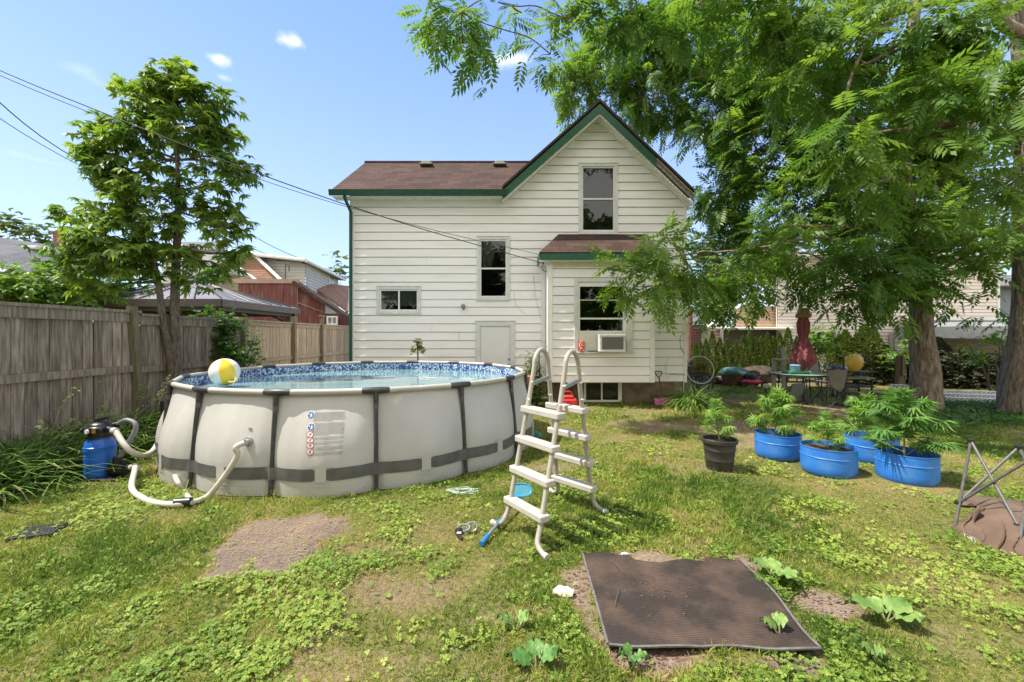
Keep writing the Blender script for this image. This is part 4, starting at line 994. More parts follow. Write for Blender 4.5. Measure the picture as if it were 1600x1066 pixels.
for at_, N_, B_ in ((atL, NL, BL), (atR, NRt, BRt)):
    a, b = at_(N_, -1, 1.20), at_(B_, 1, 1.245); d = (b - a).normalized(); n = d.cross(Vector((0, 0, 1))).normalized(); up = n.cross(d)
    Mx = Matrix((d, n, up)).transposed().to_4x4(); Mx.translation = (a + b) / 2 + n * .0; hl = (b - a).length / 2
    mb = MB(); mb.bbox((-hl, -.012, -.016), (hl, .012, .016), .003, Mx); mb.build('spreader_bar', M['metal'], ld)
    mb = MB()
    for z in (1.22, 1.07):
        for (B0, s) in ((N_, -1), (B_, 1)):
            c = at_(B0, s, z); mb.ball(c + vdir * .024 * (1 if at_ is atR else -1), .010, 8); mb.ball(c - outn * 0 + Vector((0, -.022, 0)), .009, 8)
    mb.build('bolt', m_bolt, ld, smooth=True)
# net on pole leaning through the ladder feet
nb0, nb1 = G(752, 853) + Vector((0, 0, .015)), P(806, 783, 3.92)
nb1.z = .10; nb1 = P(806, 783, 3.95)
nt_ = thing('skimmer_net', 'blue leaf net with grey telescopic pole leaning across the foot of the ladder', 'pool net', (nb0.x, nb0.y, 0))
dd = (nb1 - nb0)
mb = MB(); mb.tube([nb0 + dd * .16, nb0 + dd * .9], .013, 10, rs=[.015, .012]); mb.build('pole', mat('pole_grey', (.30, .36, .40), rough=.35, metal=.5), nt_, smooth=True)
m_nb = mat('net_blue', (.02, .20, .50), rough=.4); m_nc = mat('net_cyan', (.02, .26, .42), rough=.4)
mb = MB(); mb.tube([nb0, nb0 + dd * .17], .019, 10, rs=[.021, .018]); mb.tube([nb0 + dd * .42, nb0 + dd * .47], .019, 10); mb.build('grip', m_nb, nt_, smooth=True)
cN = P(814, 766, 4.02); mb = MB(); loop = []
for i in range(24):
    a = 2 * math.pi * i / 24; loop.append(cN + Vector((.10 * math.copysign(abs(math.cos(a)) ** .7, math.cos(a)), .045 * math.sin(a), .045 * math.copysign(abs(math.sin(a)) ** .8, math.sin(a)))))
mb.tube(loop + [loop[0]], .009, 8, cap=False); mb.tube([nb0 + dd * .88, cN + Vector((-.03, 0, -.045))], .016, 8, rs=[.014, .022]); mb.build('net_hoop', m_nc, nt_, smooth=True)
mb = MB(); mb.face(loop)
def mesh_net_mat():
    m = bpy.data.materials.new('net_mesh'); m.use_nodes = True; nt = m.node_tree; N = nt.nodes.new; L = nt.links.new
    bs = nt.nodes['Principled BSDF']; bs.inputs['Base Color'].default_value = (.03, .28, .45, 1); bs.inputs['Alpha'].default_value = .72; return m
mb.build('net_mesh', mesh_net_mat(), nt_)
# goggles / strap tangle on the grass
gq = G(727, 834)
gg = thing('swim_goggles', 'black diving mask with grey rim and strap dropped on the lawn left of the net', 'goggles', (gq.x, gq.y, 0))
mb = MB()
for (dx, dy, r, tl) in ((-.015, .03, .045, .5), (.05, .045, .04, .9)):
    c = gq + Vector((dx, dy, .035)); pts = [c + Vector((r * math.cos(a) * 1.1, r * .5 * math.sin(a), r * .8 * math.sin(a) * tl)) for a in [2 * math.pi * i / 16 for i in range(17)]]; mb.tube(pts, .009, 6, cap=False)
mb.build('rim', mat('goggle_grey', (.22, .23, .24), rough=.35), gg, smooth=True)
mb = MB(); mb.tube(catmull([gq + Vector((-.06, .03, .03)), gq + Vector((-.075, -.01, .02)), gq + Vector((-.05, -.06, .015)), gq + Vector((-.01, -.12, .012))], 6), .012, 6, rs=None)
mb.ball(gq + Vector((-.05, .01, .03)), .03, 8, (1, .8, .5)); mb.build('strap', M['black'], gg, smooth=True)
mb = MB(); c = gq + Vector((-.045, -.05, .03)); mb.bbox((c.x - .018, c.y - .012, c.z - .004), (c.x + .018, c.y + .012, c.z + .004), .002); mb.build('buckle', M['white'], gg)
# green-white net heap at the pool foot and a teal thing behind pool edge
def tangle(name, c, R, n, r, m, label, cat, hz=.04):
    rr = random.Random(int(c.x * 100)); mb = MB()
    for _ in range(n):
        a = rr.uniform(0, 6.28); pts = []
        for k in range(6):
            a += rr.uniform(.5, 1.6); q = rr.uniform(.3, 1); pts.append(c + Vector((R * q * math.cos(a), R * .5 * q * math.sin(a), rr.uniform(.3, 1) * hz)))
        mb.tube(catmull(pts, 4), r, 4)
    return tag(mb.build(name, m, loc=tuple(c)), label, cat)
tangle('pool_rope', G(722, 771), .17, 10, .0035, mat('pale_green_net', (.30, .46, .38), (.5, .6, .5), scale=20, rough=.6), 'pale green netting heaped on the grass at the foot of the pool', 'netting')
c = G(835, 683); mb = MB(); mb.ball(c + Vector((0, 0, .05)), .1, 12, (1.2, .8, .5), jit=.25); mb.ball(c + Vector((.05, -.03, .03)), .06, 10, (1.3, .8, .5), jit=.3)
tag(mb.build('wet_towel', mat('teal_cloth', (.02, .14, .15), (.04, .25, .26), scale=20, rough=.8), smooth=True, loc=tuple(c)), 'crumpled teal cloth on the grass at the right end of the pool', 'cloth')
# ------------------------------------------------------------------ lawn objects
# drain grate
c = G(60, 834); mb = MB(); Mx = Matrix.Translation(c) @ Matrix.Rotation(math.radians(22), 4, 'Z')
for i in range(10): x = -.13 + i * .027; mb.box((x, -.10, .008), (x + .016, .10, .028), Mx)
mb.box((-.135, -.115, .004), (.135, -.10, .03), Mx); mb.box((-.135, .10, .004), (.135, .115, .03), Mx); mb.box((-.14, -.11, 0), (.14, .11, .006), Mx)
tag(mb.build('drain_grate', mat('grate_dark', (.03, .032, .038), (.055, .055, .06), scale=20, rough=.5), loc=tuple(c)), 'small dark slotted plastic grate lying flat in the grass at far left', 'grate')
# rubber mat: corners in the photo, real thickness, ripples along the lower edge
def mat_rubber():
    m = bpy.data.materials.new('ribbed_rubber'); m.use_nodes = True; nt = m.node_tree; N = nt.nodes.new; L = nt.links.new
    bs = nt.nodes['Principled BSDF']; bs.inputs['Roughness'].default_value = .7; bs.inputs['Specular IOR Level'].default_value = .3
    tc = N('ShaderNodeTexCoord'); mp = N('ShaderNodeMapping'); L(tc.outputs['Object'], mp.inputs[0]); mp.inputs['Rotation'].default_value = (0, 0, math.radians(-8))
    wv = N('ShaderNodeTexWave'); wv.bands_direction = 'Y'; wv.inputs['Scale'].default_value = 19; wv.inputs['Distortion'].default_value = .6; wv.inputs['Detail'].default_value = 1; L(mp.outputs[0], wv.inputs[0])
    nz = N('ShaderNodeTexNoise'); nz.inputs['Scale'].default_value = 3.2; nz.inputs['Detail'].default_value = 7; nz.inputs['Roughness'].default_value = .6; L(tc.outputs['Object'], nz.inputs[0])
    mr = N('ShaderNodeMapRange'); mr.inputs[1].default_value = .46; mr.inputs[2].default_value = .68; mr.inputs[4].default_value = .85; L(nz.outputs[0], mr.inputs[0])
    mx = N('ShaderNodeMix'); mx.data_type = 'RGBA'; mx.inputs[6].default_value = (.055, .042, .035, 1); mx.inputs[7].default_value = (.16, .105, .075, 1); L(mr.outputs[0], mx.inputs[0])
    m2 = N('ShaderNodeMix'); m2.data_type = 'RGBA'; m2.blend_type = 'MULTIPLY'; m2.inputs[0].default_value = .35; L(mx.outputs[2], m2.inputs[6]); L(wv.outputs[0], m2.inputs[7])
    L(m2.outputs[2], bs.inputs['Base Color'])
    bp = N('ShaderNodeBump'); bp.inputs['Distance'].default_value = .006; L(wv.outputs[0], bp.inputs['Height']); L(bp.outputs[0], bs.inputs['Normal']); return m
TLc, TRc, BRc, BLc = G(913, 876), G(1158, 886), G(1289, 1024), G(952, 1020)
mb = MB(); nu, nv = 60, 50
def mat_pt(u, v):
    p = TLc.lerp(TRc, u).lerp(BLc.lerp(BRc, u), v)
    # ragged outline like the photo
    p = p + Vector((0, 1, 0)) * ((1 - v) ** 6 * (.03 * math.sin(u * 9 + .5) * (u > .25) + (-.02 if u > .3 and u < .8 else .03)))
    p += Vector((0, -1, 0)) * (v ** 6 * (.015 * math.sin(u * 10 - 1) ))
    p += Vector((1, 0, 0)) * (u ** 6 * (.03 * math.sin(v * 5)))
    z = .030 + .004 * (1 + fnoise(p.x * 1.0, p.y, .5)) * .7
    z += .015 * math.exp(-((v - 1) / .08) ** 2) * max(0, math.sin(u * 10 - 1.2)) + .02 * math.exp(-((v) / .08) ** 2) * max(0, math.sin(u * 13))
    return Vector((p.x, p.y, z))
for j in range(nv + 1):
    for i in range(nu + 1): mb.v.append(tuple(mat_pt(i / nu, j / nv)))
for j in range(nv):
    for i in range(nu): a = j * (nu + 1) + i; mb.f.append((a, a + 1, a + nu + 2, a + nu + 1)); mb.m.append(0)
mo = mb.build('rubber_mat', mat_rubber(), smooth=True, loc=(TLc.x, TLc.y, 0)); sol = mo.modifiers.new('thick', 'SOLIDIFY'); sol.thickness = .010; sol.offset = -1
tag(mo, 'dirty dark brown ribbed rubber mat lying on the lawn in the foreground', 'mat')
mb = MB()
edge = [mat_pt(0, v / 12) + Vector((-.004, 0, .002)) for v in range(13)] ; mb.tube(edge, .008, 6)
edge = [mat_pt(u / 30, 1) + Vector((0, -.004, .002)) for u in range(31)]; mb.tube(edge, .008, 6)
edge = [mat_pt(1, v / 12) + Vector((.004, 0, .002)) for v in range(13)]; mb.tube(edge, .008, 6)
e_ = mb.build('mat_edge', mat('grey_edge', (.17, .16, .15), (.10, .095, .09), scale=20, rough=.7), mo, smooth=True)
# stones, leaves, twigs and paper
rr = random.Random(5)
m_st = mat('pebble', (.30, .24, .22), (.20, .15, .13), scale=20, rough=.9)
c = G(880, 932); mb = MB(); mb.ball(c + Vector((0, 0, .03)), .055, 10, (1, .8, .5), jit=.35); tag(mb.build('paper_scrap', mat('dirty_paper', (.72, .66, .55), (.6, .52, .4), scale=10, rough=.9), loc=tuple(c)), 'crumpled cream scrap left of the rubber mat', 'litter')
c = G(976, 871); mb = MB(); mb.ball(c + Vector((0, 0, .02)), .03, 8, (1.3, .8, .5), jit=.3); tag(mb.build('paper_scrap', mat('blue_grey_scrap', (.45, .50, .56), rough=.8), loc=tuple(c)), 'tiny blue grey scrap at the top left corner of the rubber mat', 'litter')
def pebbles(poly, n, s, name, label, mt, kind_stuff=True):
    xs = [p.x for p in poly]; ys = [p.y for p in poly]; mb = MB(); k = 0
    while k < n:
        x, y = rr.uniform(min(xs), max(xs)), rr.uniform(min(ys), max(ys))
        if poly_mask(poly, np.array([x]), np.array([y]), .02)[0] < .5: continue
        r = s * rr.uniform(.25, 1.0) * .8; mb.ball((x, y, r * .25), r, 6, (rr.uniform(.8, 1.6), rr.uniform(.6, 1.2), .45), jit=.3); k += 1
    return tag(mb.build(name, mt, loc=(poly[0].x, poly[0].y, 0)), kind='stuff', label=label, cat='mulch')
m_mul = mat('red_brown_mulch', (.20, .115, .095), (.09, .055, .045), scale=35, rough=.95)
pebbles(MULCH, 420, .014, 'mulch', 'red brown bark mulch showing above the top edge of the mat', m_mul)
pebbles(MULCH2, 420, .014, 'mulch', 'dark bark mulch and grit below the lower edge of the mat', m_mul)
pebbles(MULCH3, 160, .012, 'mulch', 'pinkish grit patch right of the mat', mat('pink_grit', (.30, .22, .20), (.2, .14, .12), scale=30, rough=.95))
pebbles(MULCH4, 120, .014, 'mulch', 'bark crumbs along the left edge of the mat', m_mul)
mb = MB()
for _ in range(60):
    u, v = rr.gauss(.38, .09), rr.gauss(.42, .12); q = mat_pt(min(max(u, 0), 1), min(max(v, 0), 1)); r = rr.uniform(.002, .006); mb.ball(q + Vector((0, 0, r * .6)), r, 6, (1.2, 1, .8), jit=.3)
for (px0, py0, px1, py1) in ((953, 886, 976, 908), (960, 960, 968, 930)):
    a_, b_2 = G(px0, py0), G(px1, py1); mb.tube([a_ + Vector((0, 0, .05)), (a_ + b_2) / 2 + Vector((0, 0, .055)), b_2 + Vector((0, 0, .045))], .0018, 5)
tag(mb.build('dirt_crumbs', mat('crumb', (.20, .13, .10), (.09, .06, .05), scale=50, rough=1), loc=tuple(mat_pt(.38, .42))), 'soil crumbs and two twigs scattered on the rubber mat', 'dirt', kind='stuff')
# cracked earth slab pieces in the bare patch
def earth_mat():
    m = bpy.data.materials.new('cracked_earth'); m.use_nodes = True; nt = m.node_tree; N = nt.nodes.new; L = nt.links.new
    bs = nt.nodes['Principled BSDF']; bs.inputs['Roughness'].default_value = .95
    tc = N('ShaderNodeTexCoord'); nz0 = N('ShaderNodeTexNoise'); nz0.inputs['Scale'].default_value = 4; L(tc.outputs['Object'], nz0.inputs[0])
    ad = N('ShaderNodeVectorMath'); ad.operation = 'MULTIPLY_ADD'; ad.inputs[1].default_value = (.35, .35, .35); L(nz0.outputs[1], ad.inputs[0]); L(tc.outputs['Object'], ad.inputs[2])
    v = N('ShaderNodeTexVoronoi'); v.feature = 'DISTANCE_TO_EDGE'; v.inputs['Scale'].default_value = 13; L(ad.outputs[0], v.inputs['Vector'])
    mr = N('ShaderNodeMapRange'); mr.inputs[1].default_value = .0; mr.inputs[2].default_value = .012; L(v.outputs[0], mr.inputs[0])
    nz = N('ShaderNodeTexNoise'); nz.inputs['Scale'].default_value = 24; nz.inputs['Detail'].default_value = 9; nz.inputs['Roughness'].default_value = .7; L(tc.outputs['Object'], nz.inputs[0])
    mx = N('ShaderNodeMix'); mx.data_type = 'RGBA'; mx.inputs[6].default_value = (.13, .098, .085, 1); mx.inputs[7].default_value = (.25, .19, .16, 1); L(nz.outputs[0], mx.inputs[0])
    n3 = N('ShaderNodeTexNoise'); n3.inputs['Scale'].default_value = 2.5; n3.inputs['Detail'].default_value = 5; L(tc.outputs['Object'], n3.inputs[0]); r3 = N('ShaderNodeMapRange'); r3.inputs[1].default_value = .42; r3.inputs[2].default_value = .8; L(n3.outputs[0], r3.inputs[0])
    m3 = N('ShaderNodeMix'); m3.data_type = 'RGBA'; m3.inputs[7].default_value = (.30, .22, .15, 1); L(r3.outputs[0], m3.inputs[0]); L(mx.outputs[2], m3.inputs[6])
    m2 = N('ShaderNodeMix'); m2.data_type = 'RGBA'; m2.inputs[6].default_value = (.15, .108, .085, 1); L(mr.outputs[0], m2.inputs[0]); L(m3.outputs[2], m2.inputs[7]); L(m2.outputs[2], bs.inputs['Base Color'])
    bp = N('ShaderNodeBump'); bp.inputs['Distance'].default_value = .012; L(mr.outputs[0], bp.inputs['Height'])
    b2 = N('ShaderNodeBump'); b2.inputs['Distance'].default_value = .03; L(nz.outputs[0], b2.inputs['Height']); L(bp.outputs[0], b2.inputs['Normal']); L(b2.outputs[0], bs.inputs['Normal']); return m
mb = MB(); n_ = 44
xs = [p.x for p in PATCH]; ys = [p.y for p in PATCH]; gx = np.linspace(min(xs) - .1, max(xs) + .1, 70); gy = np.linspace(min(ys) - .1, max(ys) + .1, 70)
GX_, GY_ = np.meshgrid(gx, gy); mk = poly_mask(PATCH, GX_, GY_, .2, fnoise(GX_, GY_, .35) * .05 + fnoise(GX_ + 5, GY_, .12) * .03 - .04)
ZZ = -.03 + .042 * np.clip(mk * 1.6, 0, 1) + fnoise(GX_, GY_, .15) * .003
for j in range(70):
    for i in range(70): mb.v.append((gx[i], gy[j], float(ZZ[j, i])))
for j in range(69):
    for i in range(69):
        if mk[j:j + 2, i:i + 2].max() > .02: a = j * 70 + i; mb.f.append((a, a + 1, a + 71, a + 70)); mb.m.append(0)
tag(mb.build('bare_earth', earth_mat(), smooth=True, loc=(PATCH[0].x, PATCH[0].y, 0)), kind='structure')
# ------------------------------------------------------------------ folding chair lying on its side at the right edge
M['tubeg'] = mat('chair_tube', (.075, .07, .066), (.12, .115, .11), scale=30, rough=.5, metal=0)
M['brown'] = mat('brown_canvas', (.115, .073, .050), (.165, .108, .075), scale=5, rough=.85, bump=.002, bscale=200)
ch0 = G(1500, 822)
fc = thing('camp_chair', 'collapsed brown canvas camp chair with grey tube legs tipped over on the grass', 'camp chair', (ch0.x, ch0.y, 0))
J = {'a': P(1517, 689, 3.75), 'b': P(1592, 699, 3.55), 'l': P(1497, 786, 3.62), 'll': P(1492, 826, 3.55), 'r': P(1591, 822, 3.22), 'rr': P(1589, 872, 3.08), 'c': P(1612, 716, 3.3), 't': P(1604, 780, 3.25), 'u': P(1640, 800, 3.3)}
def tb(a, b, r=.011):
    mb = MB(); mb.tube([J[a], J[b]], r, 8); return mb.build('leg', M['tubeg'], fc, smooth=True)
for a, b in (('a', 'll'), ('a', 'r'), ('b', 'l'), ('c', 'l'), ('t', 'rr'), ('b', 'u'), ('c', 't')): tb(a, b)
for k in ('a', 'b', 'l', 'r'):
    mb = MB(); q = J[k]; mb.bbox((q.x - .022, q.y - .018, q.z - .016), (q.x + .022, q.y + .018, q.z + .016), .005); mb.build('joint', M['black'], fc)
# canvas draped: grid surface through control rows
rows = [[P(1499, 788, 3.72), P(1515, 776, 3.9), P(1540, 778, 4.0), P(1575, 782, 4.0), P(1610, 785, 3.9), P(1650, 790, 3.8)],
        [P(1496, 790, 3.62), P(1514, 792, 3.68), P(1540, 782, 3.78), P(1572, 800, 3.6), P(1600, 815, 3.45), P(1650, 822, 3.4)],
        [P(1497, 803, 3.56), P(1515, 812, 3.50), P(1540, 803, 3.50), P(1562, 822, 3.38), P(1590, 835, 3.25), P(1640, 850, 3.2)],
        [P(1490, 822, 3.52), P(1512, 830, 3.40), P(1535, 838, 3.30), P(1560, 850, 3.2), P(1588, 858, 3.1), P(1620, 870, 3.1)],
        [G(1487, 829), G(1512, 842), G(1535, 855), G(1560, 868), G(1590, 877), G(1620, 885)]]
def surf(rows, nu=6, nv=6):
    R = [catmull(r, nu) for r in rows]; cols = [catmull([r[i] for r in R], nv) for i in range(len(R[0]))]; return cols
cols = surf(rows); mb = MB(); nr = len(cols[0])
for i, c in enumerate(cols):
    for j, p in enumerate(c): fi, fj = i / (len(cols) - 1), j / (nr - 1); w = .12 * math.sin(math.pi * min(1, fj * 1.15)) ** .7 * (.7 + .5 * math.sin(fi * 9 + fj * 5)) * (fj > .25) + .055 * abs(math.sin(fi * 16 - fj * 9 + 1)) + fnoise(p.x * 1.3, p.z * 2, .3) * .015 - .02; mb.v.append((p.x, p.y - w, max(.012, p.z + w * .45)))
for i in range(len(cols) - 1):
    for j in range(nr - 1): a = i * nr + j; mb.f.append((a, a + 1, a + nr + 1, a + nr)); mb.m.append(0)
cv = mb.build('canvas', M['brown'], fc, smooth=True, angle=80); s_ = cv.modifiers.new('thick', 'SOLIDIFY'); s_.thickness = .006
mb = MB(); mb.tube(catmull([p + Vector((0, -.012, .004)) for p in rows[1]], 6), .007, 6); mb.build('seam', mat('dark_piping', (.05, .035, .03), rough=.8), cv, smooth=True)
mb = MB()   # worn white print near the lower edge, strokes only
for (px, py, qx, qy) in ((1506, 833, 1508, 838), (1511, 838, 1516, 843), (1515, 837, 1517, 842), (1518, 839, 1519, 845), (1519, 839, 1522, 841), (1523, 841, 1524, 848)):
    a_, b_2 = P(px, py, 3.24 - (px - 1506) * .003), P(qx, qy, 3.23 - (qx - 1506) * .003); mb.tube([a_, b_2], .0014, 4)
mb.build('worn_print', M['white'], cv)
# ================================================================== pots and half barrels
M['barrel'] = mat('blue_barrel', (.025, .17, .58), (.045, .23, .68), scale=5, rough=.42, c3=(.10, .22, .45), s3=7, a3=.5, bump=.001, bscale=40)
def barrel(c, r, h, label, dirt, dark=False):
    t = thing('half_barrel', label, 'planter', (c.x, c.y, 0), 'blue half barrel planters')
    mb = MB(); prof = [(0, .004), (r * .93, .004), (r * .96, .02), (r, .05), (r, h * .3), (r, h * .58), (r * 1.0, h * .63), (r * 1.016, h * .645), (r * 1.016, h * .665), (r * 1.0, h * .68), (r, h * .73), (r * .997, h * .88), (r * .995, h - .015), (r * 1.01, h - .01), (r * 1.01, h), (r * .985, h), (r * .98, h - .12), (0, h - .13)]
    pts = []; mb.lathe(prof, 48, c)
    mb.build('barrel_body', M['barrel'], t, smooth=True, angle=35)
    mb = MB(); n = 24; zz = h - dirt
    mb.v.append((c.x, c.y, zz + .02))
    for k in (1, 2, 3, 4):
        for i in range(n): a = 2 * math.pi * i / n; q = r * .975 * k / 4; mb.v.append((c.x + q * math.cos(a), c.y + q * math.sin(a), zz + random.uniform(-.012, .018) * (k < 4)))
    for i in range(n): mb.f.append((0, 1 + i, 1 + (i + 1) % n)); mb.m.append(0)
    for k in range(3):
        for i in range(n): a = 1 + k * n; mb.f.append((a + i, a + n + i, a + n + (i + 1) % n, a + (i + 1) % n)); mb.m.append(0)
    mb.build('soil', M['soil'], t, smooth=True); return t
def pot_center(px, py_near, Dm):
    g_ = G(px, py_near); s = (g_.length + Dm / 2 * 1.0) / g_.length; return g_ * s
B1 = pot_center(1215, 720, .5); B2 = pot_center(1294, 746, .5); B3 = pot_center(1361, 726, .5); B4 = pot_center(1416, 758, .5)
barrel(B1, .272, .32, 'leftmost of the blue half barrels, behind and right of the black pot', .09)
barrel(B2, .280, .315, 'blue half barrel with the smallest plant and soil nearly to its rim', .05)
barrel(B3, .280, .32, 'rear blue half barrel half hidden behind two front ones', .07)
barrel(B4, .275, .32, 'rightmost and largest looking blue half barrel with the tallest bushy plant', .10)
bp_ = pot_center(1124, 740, .36)
bk = thing('plant_pot', 'round black nursery pot with ridged sides standing left of the blue barrels', 'plant pot', (bp_.x, bp_.y, 0))
mb = MB(); mb.lathe([(0, .005), (.145, .005), (.150, .02), (.160, .12), (.166, .13), (.163, .14), (.174, .24), (.180, .25), (.177, .26), (.186, .33), (.203, .335), (.205, .375), (.198, .38), (.186, .375), (.180, .30), (0, .30)], 40, bp_)
Mt = Matrix.Rotation(math.radians(4), 4, 'Y')
mb.build('pot_body', mat('black_pot', (.028, .026, .024), (.05, .047, .042), scale=7, rough=.55), bk, smooth=True, angle=30)
mb = MB(); mb.lathe([(0, .345), (.08, .34), (.14, .335), (.19, .325)], 20, bp_); mb.build('soil', M['soil'], bk, smooth=True)
# hemp-like plants
LM_POT = leaf_mat('pot_plant_leaf', (.12, .26, .05), (.27, .42, .10), trans=.4)
LM_POTD = leaf_mat('pot_plant_leaf_dark', (.08, .21, .05), (.18, .32, .08), trans=.35)
M['stem'] = mat('green_stem', (.16, .22, .06), (.22, .24, .10), scale=20, rough=.6)
PT, PF = palmate(7, .17)
def pot_plant(c, z0, H, R, n, leaf, label, m, seed, branches=9):
    rg = np.random.default_rng(seed); rr = random.Random(seed)
    t = thing('potted_plant', label, 'plant', (c.x, c.y, z0), 'leafy plants growing in the tubs')
    mb = MB(); lean = Vector((rr.uniform(-.05, .05), rr.uniform(-.05, .05), 0)); top = c + Vector((0, 0, z0 + H * .93)) + lean
    base = c + Vector((0, 0, z0)); mb.tube([base, base.lerp(top, .5), top], .008, 6, rs=[.010, .007, .003]); pos, dr = [], []
    n = int(n * 1.7); leaf = leaf * 1.1; R = R * .86
    for b in range(branches):
        f = .08 + .84 * b / branches; s = base.lerp(top, f); a = b * 2.4 + rr.uniform(-.3, .3)
        ln = R * (1.05 - .6 * abs(f - .40) - .35 * f) * rr.uniform(.7, 1.1); e = s + Vector((math.cos(a) * ln, math.sin(a) * ln, ln * rr.uniform(.35, .75)))
        mid = s.lerp(e, .5) + Vector((0, 0, -ln * .06)); mb.tube([s, mid, e], .004, 4, rs=[.005, .004, .002])
        m_ = max(3, int(n / branches))
        for k in range(m_):
            g_ = .3 + .7 * (k + 1) / m_; q = s.lerp(e, g_); th = rr.uniform(0, 6.28); d = Vector((math.cos(a) + .9 * math.cos(th), math.sin(a) + .9 * math.sin(th), rr.uniform(-.25, .55)))
            pos.append(q); dr.append(d)
    for k in range(max(6, n // 5)):
        f = .35 + .65 * k / max(6, n // 5); a = k * 2.4; pos.append(base.lerp(top, f)); dr.append(Vector((math.cos(a), math.sin(a), .3 + f * .6)))
    for k in range(7): a = k * .9; pos.append(top); dr.append(Vector((math.cos(a) * .6, math.sin(a) * .6, 1)))
    st = mb.build('stem', M['stem'], t, smooth=True)
    pos = np.array([tuple(p) for p in pos]); dr = np.array([tuple(d) for d in dr]); x, y, z = frames(dr, rng=rg)
    inst_mesh('leaves', PT, PF, pos, x, y, z, leaf * rg.uniform(.55, 1.1, (len(pos), 1)), rg.uniform(0, 1, len(pos)), m, t)
    return t
pot_plant(bp_, .34, .50, .24, 60, .10, 'slender light green leafy plant in the black pot', LM_POT, 1)
pot_plant(B1 + Vector((-.03, 0, 0)), .2, .70, .36, 110, .125, 'bushy light green plant in the leftmost blue barrel', LM_POT, 2, 11)
pot_plant(B2, .22, .48, .22, 50, .10, 'smallest pale green plant, in the middle front blue barrel', LM_POT, 3, 8)
pot_plant(B3 + Vector((-.05, 0, 0)), .22, .62, .36, 90, .13, 'wide green plant in the rear blue barrel', LM_POT, 4, 10)
pot_plant(B4 + Vector((-.02, 0, 0)), .2, .80, .46, 130, .165, 'tallest deep green plant with big leaves in the rightmost blue barrel', LM_POTD, 5, 12)
# ================================================================== fence
FX = -6.0
M['fence'] = mat('fence_wood', (.38, .32, .255), (.15, .122, .095), orand=.32, scale=6, rough=.95, stretch=(5, 5, .5), bump=.004, bscale=25, c3=(.24, .21, .18), s3=3, a3=.7)
M['fence2'] = mat('fence_wood_tan', (.42, .34, .25), (.25, .20, .145), orand=.22, scale=6, rough=.95, stretch=(5, 5, .5), bump=.004, bscale=25, c3=(.36, .31, .24), s3=3, a3=.6)
M['gap_shade'] = mat('fence_gap_shade', (.035, .028, .022), rough=1)  # painted shade, seen through the fence gaps
fn = thing('wooden_fence', 'weathered grey board fence running from the left foreground back past the house', 'fence', (FX, 7, 0))
def Yf(px): return FX * FPX / (px - 800)
posts = [.8, Yf(215), Yf(378), Yf(456), Yf(500), 15.6, 17.8]
rf_ = random.Random(8)
for i in range(len(posts) - 1):
    y0, y1 = posts[i], posts[i + 1]; far = i >= 2; m = M['fence2'] if far else M['fence']; H = 2.02 if not far else 2.0
    if i == 1: H = 1.98
    y = y0 + .05
    while y < y1 - .05:
        w = rf_.uniform(.128, .142); lean = rf_.uniform(-.006, .006); x = FX + rf_.uniform(-.004, .004)
        top = H - (.17 if not far else .10) + .02; lean2 = lean + (.03 if far and i >= 3 else 0)
        mb = MB(); a = y; b = min(y + w, y1 - .02)
        mb.add([(x - .016, a, .03), (x, a, .03), (x, b, .03), (x - .016, b, .03), (x - .016, a + lean2, top), (x, a + lean2, top), (x, b + lean2, top), (x - .016, b + lean2, top)], [(0, 3, 2, 1), (4, 5, 6, 7), (0, 1, 5, 4), (1, 2, 6, 5), (2, 3, 7, 6), (3, 0, 4, 7)])
        mb.build('fence_board', m, fn)
        y += w + rf_.uniform(.006, .014)
    mb = MB()
    if not far:
        mb.box((FX + .004, y0, H - .17), (FX + .045, y1, H - .03)); mb.box((FX - .09, y0 - .0, H - .03), (FX + .07, y1, H + .012))
        zr = 1.115 - (.03 if i == 1 else 0); mb.box((FX + .004, y0, zr - .05), (FX + .05, y1, zr + .05))
    else:
        mb.box((FX - .04, y0, H - .04), (FX + .06, y1, H)); mb.box((FX + .004, y0, H - .14), (FX + .03, y1, H - .045)); mb.box((FX + .004, y0, 1.0), (FX + .04, y1, 1.09))
    mb.build('fence_rail', m, fn)
    mb = MB(); mb.box((FX - .035, y0, .03), (FX - .02, y1, H - .19)); mb.build('gap_shade_sheet', M['gap_shade'], fn)  # dark sheet added behind the boards to stand in for shade in the gaps
for i, y in enumerate(posts[:-1]):
    mb = MB(); hh = {0: 2.0, 1: 2.09, 2: 2.05, 3: 2.16, 4: 2.22, 5: 2.05}[i]; tl = .0 if i != 1 else -.16; w = .05 if i < 4 else .04
    x0 = FX + .008
    mb.add([(x0 + dx, y + dy, 0) for dx, dy in ((0, -w), (.1, -w), (.1, w), (0, w))] + [(x0 + dx, y + dy + tl, hh) for dx, dy in ((0, -w), (.1, -w), (.1, w), (0, w))], [(0, 3, 2, 1), (4, 5, 6, 7), (0, 1, 5, 4), (1, 2, 6, 5), (2, 3, 7, 6), (3, 0, 4, 7)])
    if i == 4: mb.bbox((x0 - .03, y - .09, hh), (x0 + .13, y + .09, hh + .04), .01)
    mb.build('fence_post', mat('post_wood_%d' % i, (.20, .17, .10) if i in (1, 3) else (.22, .18, .14), (.13, .11, .075), scale=7, rough=.95, stretch=(4, 4, .5), bump=.004), fn)
